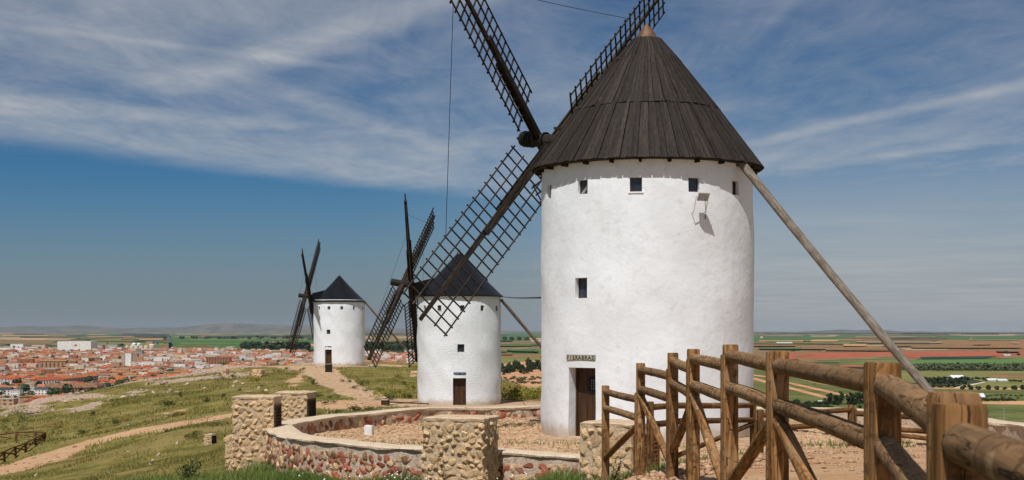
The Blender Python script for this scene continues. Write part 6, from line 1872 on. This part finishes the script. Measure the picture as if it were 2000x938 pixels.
for i, (a, b, yt, yb, wl, rf, lb) in enumerate([(-6, 20, 757, 772, 0, 5, 'white modern house with a dark roof at the left edge of town'), (20, 38, 762, 774, 0, 4, 'white modern house with a wide flat facade, second from the left edge'), (38, 53, 757, 771, 0, 5, 'white modern house with a dark roof, third from the left edge'), (53, 67, 757, 766, 0, 4, 'plain white cube house behind the dark roofed white houses'), (67, 93, 756.5, 771, 0, 5, 'white house with a black slate roof beside the long brown row'), (-8, 22, 744, 751, 0, 4, 'white terrace with a strip of windows at far left'), (32, 49, 744.5, 750, 0, 1, 'white house with a red roof behind the modern houses'), (118, 147, 745.5, 752, 1, 2, 'low tan roofed house in front of the bright orange terrace'), (40, 66, 750, 756, 1, 4, 'long cream house behind the white cube house')]):
    special_box(a, b, yt, yb, 11, 'house', lb, wl, rf, 2.4 if rf in (5, 1, 2) else 0.4, 'gable' if rf in (5, 1, 2) else 'flat', 'house', win=(4, 2, (0.4, 0.35)), group='houses of the town')
for i, (a, b, yt, yb, wl, rf, lb) in enumerate([(240, 265, 729, 742, 1, 2, 'cream villa with dark arched openings near the foot of the hill'), (256, 277, 745.5, 757, 0, 4, 'white house with a flat roof just above the hill brow'), (240, 256, 747, 758, 2, 3, 'brown house left of the white flat roofed one above the hill brow'), (284, 306, 746, 752, 4, 4, 'grey sheds with pale roofs above the hill brow'), (222, 240, 750, 759, 5, 3, 'pale low house with a brown roof at the hill brow'), (204, 222, 752, 760, 0, 5, 'white house with a dark roof right of the brown row'), (324, 335, 722, 731, 4, 5, 'blue grey gabled house at mid town'), (352, 369, 728, 741, 0, 0, 'white house with orange roof behind the hill brow'), (385, 411, 731, 737, 0, 0, 'long white house with an orange roof above the brow'), (356, 370, 735, 744, 0, 1, 'white house with a red roof lowest at the brow')]):
    special_box(a, b, yt, yb, 12, 'house', lb, wl, rf, 2.4 if rf in (0, 1, 2, 3, 5) else 0.4, 'gable' if rf in (0, 1, 2, 3, 5) else 'flat', 'house', win=(4, 1, (0.4, 0.4)), group='houses of the town')

def where(x, y):
    px, pb = 1000 + F * x / y, HZ + F * PH / y
    d = 'lowest row' if pb > 757 else 'second row' if pb > 742 else 'middle row' if pb > 728 else 'back row'
    c = 'at the left edge' if px < 40 else 'below the church' if px < 120 else 'right of the church' if px < 200 else 'below the white slab' if px < 270 else 'left of the red flats' if px < 395 else 'by the red flats' if px < 500 else 'near the far windmill'
    return c + ', ' + d
def town():
    r = np.random.default_rng(5)
    poly = np.array(town_ground)
    cand = []
    # rows of blocks of houses, block by block
    Y = 1330.0
    rows = []
    while Y < 5200:
        rows.append(Y); Y += 13.5 + 0.0022 * (Y - 1400) + 3 * r.random()
    for Y in rows:
        x0, x1 = -0.38 * Y, -0.062 * Y
        X = x0
        while X < x1:
            w = 9 + 9 * r.random()
            if r.random() < 0.10: X += 10 + 14 * r.random(); continue
            y = Y + 7 * r.normal() + 0.10 * (X - x0) * 0.3
            cand.append((X + w / 2, y, w)); X += w * (0.98 + 0.12 * r.random())
    out = []
    for (x, y, w) in cand:
        px = 1000 + F * x / y; pb = HZ + F * PH / y
        if px > 812 or pb < (678 if px < 330 else 684 if px < 460 else 690 if px < 600 else 693.5) - 0 + 1.2 * r.normal(): continue
        if px < 215 and pb < 686 and r.random() < 0.6: continue
        pt = pb - 8.5 * F / y
        if hidden(px, pt): continue
        if any(a < px < b and -12 < y - Yc < d + 6 for (a, b, Yc, d) in SPECIAL): continue
        if any(a - 3 < px < b + 3 and Yc - 700 < y <= Yc + 8 and pt < HZ + F * PH / Yc - 0.5 for (a, b, Yc, d) in SPECIAL): continue
        out.append((x, y, w))
    out.sort(key=lambda q: q[1])
    n_ind = 270
    near, far = out[:n_ind], out[n_ind:]
    def pick(y):
        wl = r.choice(6, p=[0.32, 0.15, 0.22, 0.11, 0.06, 0.14]); rf = r.choice(5, p=[0.30, 0.20, 0.24, 0.13, 0.13]); return int(wl), int(rf)
    for (x, y, w) in near:
        wl, rf = pick(y); d = 9 + 5 * r.random(); h = (3.2 if r.random() < 0.35 else 6.0) + 0.8 * r.random(); rh = 1.3 + 1.2 * r.random()
        rz = 0.12 + 0.12 * r.normal() + (PI / 2 if r.random() < 0.35 else 0)
        flat = rf == 4
        root = empty('house', (x, y, PLAIN), '%s %s house with %s %s roof %s' % (('low' if h < 5 else 'two storey'), WNAME[wl], 'an' if rf == 0 else 'a', RNAME[rf], where(x, y)), 'house', 'houses of the town', rz)
        link('wall', WALL_ME[wl], root, scale=(w, d, h))
        link('roof', FLAT[rf] if flat else (GABLE[rf] if r.random() < 0.75 else HIP[rf]), root, (0, 0, h + (0.01 if flat else 0.12 * rh)), scale=(w, d, rh))
        if y < 2250: link('windows', WINS[1 if h > 5 else 0], root, scale=(w, d * 1.002, h))
    # the mass of the town behind
    V, Fc, mi = [], [], []
    nv = 0
    for (x, y, w) in far:
        wl, rf = pick(y); d = 9 + 7 * r.random(); h = [3.4, 6.2, 6.4, 9.0][r.integers(0, 4)] + 0.9 * r.random(); rh = 0.9 + 1.3 * r.random()
        if r.random() < 0.06: h += 4 + 4 * r.random(); w *= 1.3; rf = 4
        a = 0.12 + 0.12 * r.normal() + (PI / 2 if r.random() < 0.35 else 0)
        if r.random() < 0.06: w *= 2.0
        ca, sa = math.cos(a), math.sin(a)
        q = lambda u, v, z: (x + u * ca - v * sa, y + u * sa + v * ca, PLAIN + z)
        hw, hd = w / 2, d / 2; e = 0.5
        V += [q(-hw, -hd, 0), q(hw, -hd, 0), q(hw, hd, 0), q(-hw, hd, 0), q(-hw, -hd, h), q(hw, -hd, h), q(hw, hd, h), q(-hw, hd, h)]
        for f in ((0, 1, 5, 4), (1, 2, 6, 5), (2, 3, 7, 6), (3, 0, 4, 7)): Fc.append(tuple(nv + i for i in f)); mi.append(wl)
        nv += 8
        if rf == 4:
            V += [q(-hw, -hd, h), q(hw, -hd, h), q(hw, hd, h), q(-hw, hd, h)]; Fc.append((nv, nv + 1, nv + 2, nv + 3)); mi.append(6 + rf); nv += 4
        else:
            V += [q(-hw - e, -hd - e, h - 0.1), q(hw + e, -hd - e, h - 0.1), q(hw + e, hd + e, h - 0.1), q(-hw - e, hd + e, h - 0.1), q(-hw - e, 0, h + rh), q(hw + e, 0, h + rh)]
            for f in ((0, 1, 5, 4), (2, 3, 4, 5)): Fc.append(tuple(nv + i for i in f)); mi.append(6 + rf)
            for f in ((3, 0, 4), (1, 2, 5)): Fc.append(tuple(nv + i for i in f)); mi.append(wl)
            nv += 6
        # a dark opening or two facing the hill
        if h > 5 and r.random() < 0.8:
            for k in range(2):
                u = hw * (-0.5 + k + 0.1 * r.normal()); V += [q(u - 0.7, -hd - 0.1, h * 0.5), q(u + 0.7, -hd - 0.1, h * 0.5), q(u + 0.7, -hd - 0.1, h * 0.78), q(u - 0.7, -hd - 0.1, h * 0.78)]
                Fc.append((nv, nv + 1, nv + 2, nv + 3)); mi.append(12); nv += 4
    me = new_mesh('distant_houses', V, Fc, WALLM + ROOFM + [M_WIN])
    me.polygons.foreach_set('material_index', mi)
    tag(link('distant_houses', me), kind='stuff')
town()

# ------------------------------------------------------------------ trees
CROWN = {'round': [clump_mesh('crown', LM['dark'], 420, 0.075, 200 + i, 'round', 8) for i in range(3)], 'pine': [clump_mesh('crown', LM['pine'], 420, 0.075, 220 + i, 'pine', 9) for i in range(3)],
         'tall': [clump_mesh('crown', LM['pine'], 300, 0.06, 240 + i, 'tall', 9) for i in range(2)], 'olive': [clump_mesh('crown', LM['olive'], 260, 0.09, 260 + i, 'round', 6) for i in range(3)], 'light': [clump_mesh('crown', LM['green'], 420, 0.075, 280 + i, 'round', 8) for i in range(2)]}
mb = MB(); mb.tube([(0, 0, 0), (0.01, 0.01, 0.25), (-0.01, 0, 0.55)], [0.045, 0.035, 0.02], 7); TRUNK = mb.mesh('trunk', M_TRUNK)
rtree = random.Random(44)
where_px = lambda px, yb: where((px - 1000) / F * PH * F / (yb - HZ), PH * F / (yb - HZ)) if px < 560 else 'beyond the far windmill, above the last houses' if px < 700 else 'seen between the two farther windmills'
def tree(px, yb, wpx, hpx, kind, label, group):
    Y = PH * F / (yb - HZ); k = Y / F; w, h = wpx * k, hpx * k
    root = empty(kind_name[kind], ((px - 1000) * k, Y, PLAIN), label, 'tree', group, rtree.random() * 6)
    link('trunk', TRUNK, root, scale=(h, h, h)); z0 = 0.0 if kind in ('pine', 'tall') else 0.1
    link('crown', rtree.choice(CROWN[kind]), root, (0, 0, z0 * h), scale=(w * 1.15, w * 1.15, h * (1 - z0) * 1.08))
kind_name = {'round': 'broadleaf_tree', 'pine': 'pine_tree', 'tall': 'cypress_tree', 'olive': 'olive_tree', 'light': 'broadleaf_tree'}
for (px, yb, w, h, kd) in [(284, 724, 8, 14, 'tall'), (281, 723, 7, 9, 'round'), (316, 741, 14, 14, 'round'), (326, 741, 11, 11, 'round'), (336, 741, 12, 10, 'round'), (343, 741, 9, 9, 'round'), (275, 737, 12, 10, 'round'), (286, 737, 12, 13, 'round'), (293, 737, 10, 10, 'round'), (360, 724, 12, 9, 'light'), (352, 724, 10, 8, 'light'), (395, 728, 6, 12, 'tall'), (416, 726, 12, 11, 'round'), (424, 726, 12, 13, 'round'), (432, 727, 10, 11, 'round'), (439, 714, 9, 7, 'light'), (448, 714, 8, 6, 'light'), (462, 709, 14, 6, 'light'), (205, 741, 11, 12, 'round'), (217, 741, 6, 9, 'tall'), (233, 742, 10, 12, 'round'), (247, 745, 11, 8, 'light'), (210, 749, 14, 10, 'round'), (222, 750, 16, 9, 'round'), (232, 750, 12, 8, 'light'), (125, 771, 12, 10, 'round'), (134, 772, 14, 10, 'round'), (143, 772, 12, 9, 'round'), (160, 768, 10, 12, 'round'), (172, 770, 12, 9, 'round'), (180, 768, 10, 12, 'round'), (45, 776, 9, 9, 'light'), (57, 778, 12, 9, 'round'), (14, 781, 12, 8, 'round'), (30, 779, 10, 7, 'light'), (62, 775, 4, 11, 'tall'), (13, 743, 12, 9, 'round'), (4, 728, 10, 6, 'round'), (11, 727, 8, 5, 'round'), (68, 718, 12, 5, 'light'), (194, 719, 7, 5, 'light'), (220, 706, 10, 5, 'round'), (140, 686.5, 14, 4, 'round'), (178, 685.5, 18, 5, 'round'), (186, 685.5, 10, 5, 'round'), (17, 676, 10, 4, 'round'), (238, 677, 10, 6, 'round'), (232, 677, 7, 4, 'round'), (478, 720, 16, 8, 'round'), (490, 718, 14, 7, 'light'), (505, 714, 16, 6, 'round'), (520, 709, 14, 5, 'round'), (352, 742, 10, 9, 'round'), (372, 742, 12, 8, 'light'), (386, 742, 10, 8, 'light'), (598, 708, 20, 12, 'round'), (590, 708, 14, 10, 'round'), (607, 707, 14, 11, 'round'), (604, 690, 16, 10, 'round'), (592, 691, 14, 8, 'round'), (580, 690, 14, 8, 'light'), (570, 689, 12, 7, 'round'), (556, 690, 12, 6, 'round'), (740, 690, 16, 9, 'round'), (752, 689, 14, 8, 'round'), (764, 690, 14, 7, 'light'), (776, 688, 14, 7, 'round'), (786, 687, 12, 6, 'round'), (775, 710, 14, 6, 'light'), (790, 692, 16, 6, 'round'), (726, 692, 12, 6, 'round')]:
    tree(px, yb, w, h, kd, {'round': 'dark leafy tree %s' % where_px(px, yb), 'tall': 'slim dark cypress rising among the town roofs', 'light': 'lighter green tree %s' % where_px(px, yb)}[kd], 'trees in the town')
for k in range(30):   # pine grove behind the yard fence
    px = 1546 + 156 * k / 29 + rtree.gauss(0, 2); big = px > 1618
    tree(px, 795 + rtree.gauss(0, 1.6) - (3 if big else 0), (16 if big else 13) + 4 * rtree.random(), (20 if big else 9) + 4 * rtree.random(), 'pine' if big else 'round', ('bushy dark pine in the grove below the hill, %s' % ('right part, by a thick fence post' if px > 1675 else 'middle part' if px > 1645 else 'left part')) if big else 'low dark tree in the strip left of the tall pines, %s' % ('nearest the big windmill' if px < 1572 else 'midway' if px < 1597 else 'next to the pines'), 'pine grove below the hill')
for k in range(14):
    tree(1545 + 150 * rtree.random(), 799 + 3 * rtree.random(), 14, 8 + 3 * rtree.random(), 'round', 'low dark bush in the dense strip along the foot of the pine grove', 'pine grove below the hill')
for k in range(15): tree(1904 + 74 * k / 14, 786 + rtree.gauss(0, 0.5), 9, 8 + 2 * rtree.random(), 'round', 'dark hedge tree beside the red and white barn on the plain', 'trees by the red and white barn')
for (px, yb) in [(1935, 777), (1945, 776), (1955, 776), (1963, 775), (1975, 776), (1985, 777), (1996, 777), (1958, 780), (1972, 781), (1988, 782), (1928, 779)]: tree(px, yb, 7, 6.5, 'olive', 'round olive tree in the field behind the hedge', 'olive trees by the hedge')
for k in range(26):
    px_ = 1796 + 140 * rtree.random()
    tree(px_, 741.5 + 2 * rtree.random(), 7, 5 + 2 * rtree.random(), 'round', 'dark tree around the white tin barn, %s' % ('left of it' if px_ < 1862 else 'in front of it' if px_ < 1886 else 'right of it'), 'trees around the farm sheds')
for (px, yb) in [(1925, 746), (1974, 748), (1982, 748), (1990, 748), (1994, 748)]: tree(px, yb, 8, 6.5, 'round', 'dark round tree beside the long white sheds on the plain', 'trees beside the long sheds')
tree(1967, 693.5, 8, 9, 'round', 'big lone tree shading a tiny white cottage on the red plain', None); tree(1990, 696, 9, 6, 'round', 'round tree at the right edge of the red field', None); tree(1549, 688.5, 6, 5.5, 'round', 'lone dark tree standing above the red field', None)
for (px, yb) in [(1571, 668.8), (1575, 668.6), (1579, 668.6)]: tree(px, yb, 6, 3.2, 'round', 'small dark tree clump in the far green field', 'far field trees')
tree(1591, 753.5, 5, 5, 'light', 'small lone green tree on the striped slope', None)
for k in range(54):   # pine slope between the nearer mills
    px = 979 + 80 * rtree.random(); t = (px - 979) / 80
    tree(px, 722 + 14 * rtree.random() - 12 * t * rtree.random(), 11 + 4 * rtree.random(), 11 + 5 * rtree.random(), 'pine', ['dark pine high in the grove, against the big windmill', 'dark pine in the middle of the grove between the two nearer windmills', 'dark pine at the thin left end of the grove, beside the middle windmill'][0 if t > 0.66 else 1 if t > 0.33 else 2], 'pine grove between the windmills')
for k in range(44):
    px = 977 + 84 * rtree.random(); yb = 740 + 14 * rtree.random()
    tree(px, yb, 7.5 + 2 * rtree.random(), 6.5, 'olive', 'grey green olive tree on red earth %s, %s row' % ('beside the big windmill' if px > 1033 else 'midway between the two nearer windmills' if px > 1003 else 'beside the middle windmill', 'upper' if yb < 745 else 'middle' if yb < 750 else 'lowest'), 'olive trees on red earth')

def orchard(name, quads, sp, hh, mat, seed):
    """planted rows too many to count, one object"""
    r = np.random.default_rng(seed); Vs, Fs, Ts = [], [], []; nv = 0
    for (x0, x1, ya, yb, step) in quads:
        Ya, Yb = PH * F / (ya - HZ), PH * F / (yb - HZ)
        Y = Yb
        while Y < Ya:
            X = np.arange((x0 - 1000) / F * Y, (x1 - 1000) / F * Y, step)
            X = X[r.random(len(X)) < 0.9]
            n = len(X); X = X + r.normal(size=n) * step * 0.12; Yv = Y + r.normal(size=n) * step * 0.2
            s = hh * (0.75 + 0.5 * r.random(n))
            for k in range(9):
                d = r.normal(size=(n, 3)); d /= np.linalg.norm(d, axis=1, keepdims=True)
                c = np.stack([X, Yv, np.full(n, PLAIN) + s * 0.55], -1) + d * (s * 0.42)[:, None]
                c[:, 2] = np.maximum(c[:, 2], PLAIN + 2)
                t = np.cross(d, r.normal(size=(n, 3))); t /= np.linalg.norm(t, axis=1, keepdims=True); b = np.cross(d, t)
                q = (s * 0.36)[:, None]
                Vs.append(np.stack([c - t * q, c + b * q * 0.8, c + t * q, c - b * q * 0.8], 1).reshape(-1, 3))
                Fs.append((np.arange(n) * 4)[:, None] + np.arange(4)[None] + nv); nv += 4 * n
                Ts.append(np.repeat(r.random(n) * 0.8, 4))
            Y += step * 1.3
    tag(link(name, fast_mesh(name, np.concatenate(Vs), np.concatenate(Fs), mat, {'tint': np.concatenate(Ts)})), kind='stuff')
orchard('olive_grove', [(1780, 2080, 717, 725.8, 9)], 10, 7.5, LM['olive'], 1)
orchard('orchard', [(1800, 1890, 743, 752, 8), (1880, 2060, 761, 763.5, 10), (1822, 1900, 757, 759, 9)], 8, 5, LM['pine'], 2)
orchard('distant_treeline', [(1440, 2080, 652.3, 652.8, 150), (-60, 600, 649.9, 650.2, 260),  (1765, 1822, 652.8, 653.6, 60), (1880, 1950, 653.4, 654, 60), (330, 600, 662, 663, 120), (480, 600, 683, 686, 24), (700, 820, 681, 686, 26), (985, 1040, 664.8, 665.4, 60)], 8, 26, LM['pine'], 3)

orchard('scrub_bushes', [(1600, 1705, 683, 687, 30), (1860, 2060, 680, 683, 34)], 7, 3.6, LM['pine'], 5)
def town_trees():
    r = np.random.default_rng(9); x, y = [], []
    while len(x) < 420:
        pb = 676 + 100 * r.random() ** 1.3; px = -40 + 700 * r.random()
        if px > 330 and pb < 690: continue
        if hidden(px, pb - 2): continue
        Y = PH * F / (pb - HZ); x.append((px - 1000) / F * Y); y.append(Y)
    x, y = np.array(x), np.array(y); n = len(x); Vs, Fs, Ts = [], [], []
    s = 4.5 + 4 * r.random(n); nv = 0
    for k in range(26):
        d = r.normal(size=(n, 3)); d /= np.linalg.norm(d, axis=1, keepdims=True)
        c = np.stack([x, y, PLAIN + s * 0.75], -1) + d * (s * 0.55)[:, None] * np.array([1.2, 1.2, 0.9])
        t = np.cross(d, r.normal(size=(n, 3))); t /= np.linalg.norm(t, axis=1, keepdims=True); b = np.cross(d, t); q = (s * 0.3)[:, None]
        Vs.append(np.stack([c - t * q, c + b * q, c + t * q, c - b * q], 1).reshape(-1, 3)); Fs.append((np.arange(n) * 4)[:, None] + np.arange(4)[None] + nv); nv += 4 * n
        Ts.append(np.repeat(r.random(n), 4))
    tag(link('garden_trees', fast_mesh('garden_trees', np.concatenate(Vs), np.concatenate(Fs), LM['dark'], {'tint': np.concatenate(Ts)})), kind='stuff')
town_trees()

# ------------------------------------------------------------------ farm buildings and poles on the plain
def barn(px0, px1, yt, yb, depth, label, wall, roof, rh, kind='gable', **kw): return special_box(px0, px1, yt, yb, depth, 'farm_shed', label, wall, roof, rh, kind, 'barn', **kw)
M_TIN = flatmat('tin', (0.70, 0.70, 0.70), 0.05, 0.5); TIN = gable_me(M_TIN)
def tinroof(root, w, d, h, rh): link('roof', TIN, root, (0, 0, h + 0.12 * rh), scale=(w, d, rh))
for (a, b, yt, yb, d, rh, wl, lb) in ((1862, 1886, 734, 742, 30, 3.6, 3, 'barn with a wide white tin roof and red end wall on the plain'), (1931, 1950, 740, 746.5, 14, 2.2, 0, 'long white shed on the plain, left one of a pair end to end'), (1950.5, 1968, 740.8, 747, 14, 2.0, 0, 'long white shed on the plain, right one of a pair end to end'), (1905, 1924, 769.5, 780, 12, 3.5, 3, 'red walled barn with a rounded white roof beside a dark hedge'), (1518, 1547, 669, 672.6, 40, 4, 0, 'low white farm far out in the green fields, right of the big windmill'), (1844, 1858, 739.5, 743, 14, 2, 1, 'small tan roofed farmhouse left of the white tin barn'), (1598, 1607, 783, 788, 7, 0.8, 0, 'small white hut left of the pine grove'), (1608.5, 1622, 783.6, 789.4, 8, 1.0, 2, 'small tan hut beside the pine grove'), (1809, 1814, 736, 741, 6, 1.5, 1, 'tiny tan tower house among dark trees on the plain'), (1961, 1974, 692.4, 695.4, 12, 1, 0, 'tiny white cottage under the big lone tree'), (1485, 1490, 656.5, 661, 25, 3, 1, 'tiny pale tower in the far fields at the edge of the big windmill'), (1988, 1996, 742, 746.5, 9, 1.5, 1, 'small pale house at the far right beyond the long sheds'), (1038, 1056, 665.2, 669, 40, 3, 4, 'grey farm sheds in the far fields between the two nearer windmills'), (1020, 1050, 756.5, 765, 5, 0.3, 4, 'pale masonry tank on red earth between the two nearer windmills'), (752, 778, 692.5, 700, 16, 2, 2, 'brown house with a tan roof seen through the sails of the middle windmill'), (762, 790, 667.5, 672, 50, 3, 5, 'long pale sheds far out between the two farther windmills'), (718, 740, 664.6, 668, 50, 3, 0, 'white far sheds just right of the farthest windmill')):
    rt_, w_, h_, Y_, k_ = special_box(a, b, yt, yb, d, 'farm_shed', lb, wl, None, rh, cat='shed'); tinroof(rt_, w_, d, h_ - rh, rh) if wl != 1 and wl != 2 else link('roof', GABLE[2], rt_, (0, 0, h_ - rh + 0.12 * rh), scale=(w_, d, rh))
def pylon(px, yt, yb, label):
    Y = PH * F / (yb - HZ); k = Y / F; h = (yb - yt) * k
    root = empty('utility_pole', ((px - 1000) * k, Y, PLAIN), label, 'pole')
    mb = MB(); mb.tube([(0, 0, 0), (0, 0, h)], [0.26, 0.14], 8); mb.obj('mast', WALLM[4], root)
    mb = MB(); mb.box(-0.9, 0.9, -0.1, 0.1, h - 0.5, h - 0.3); mb.obj('crossarm', WALLM[4], root)
pylon(1961, 798, 829, 'thin pale utility pole on the grass below the hill at far right')
TW = MB(); TW.tube([(0, 0, 0), (0, 0, 1)], [0.022, 0.012], 6)
TW_ME = TW.mesh('mast', WALLM[0])
BL = MB(); BL.add([(-0.015, -0.02, 0), (0.015, -0.02, 0), (0.012, -0.02, 0.25), (0.0, -0.02, 0.5), (-0.012, -0.02, 0.25), (-0.015, -0.03, 0), (0.015, -0.03, 0), (0.012, -0.028, 0.25), (0.0, -0.025, 0.5), (-0.012, -0.028, 0.25)], [(0, 1, 2, 3, 4), (9, 8, 7, 6, 5), (0, 5, 6, 1), (1, 6, 7, 2), (2, 7, 8, 3), (3, 8, 9, 4), (4, 9, 5, 0)])
BL_ME = BL.mesh('blade', WALLM[0])
def turbine(px, k):
    Y = 59300.0 + 80 * k; z = EYE - (632.4 + abs(px - 470) * 0.03 - HZ) / F * 60000 - 20
    root = empty('wind_turbine', ((px - 1000) / F * Y, Y, z), 'tiny white wind turbine on the crest of the blue hills', 'wind turbine', 'wind turbines on the far hills')
    h = 120
    link('mast', TW_ME, root, scale=h)
    for j in range(3): link('blade', BL_ME, root, (0, -3, h), (0, 2 * PI * j / 3 + k, 0), h)
for k, px in enumerate((446, 455, 462, 471, 480, 490, 498, 508)): turbine(px, k)

# ------------------------------------------------------------------ hazy air over the plain
def haze():
    mb = MB(); mb.box(-98000, 98000, -3200, 72000, PLAIN - 2.2, 420)
    m = bpy.data.materials.new('haze'); m.use_nodes = True
    nt = m.node_tree; nt.nodes.remove(nt.nodes['Principled BSDF'])
    v = nd(nt, 'ShaderNodeVolumePrincipled'); v.inputs['Color'].default_value = (0.72, 0.82, 0.95, 1); v.inputs['Density'].default_value = 0.95e-5; v.inputs['Anisotropy'].default_value = 0.2
    nt.links.new(v.outputs[0], nt.nodes['Material Output'].inputs['Volume'])
    tag(mb.obj('haze', m), kind='stuff')
haze()
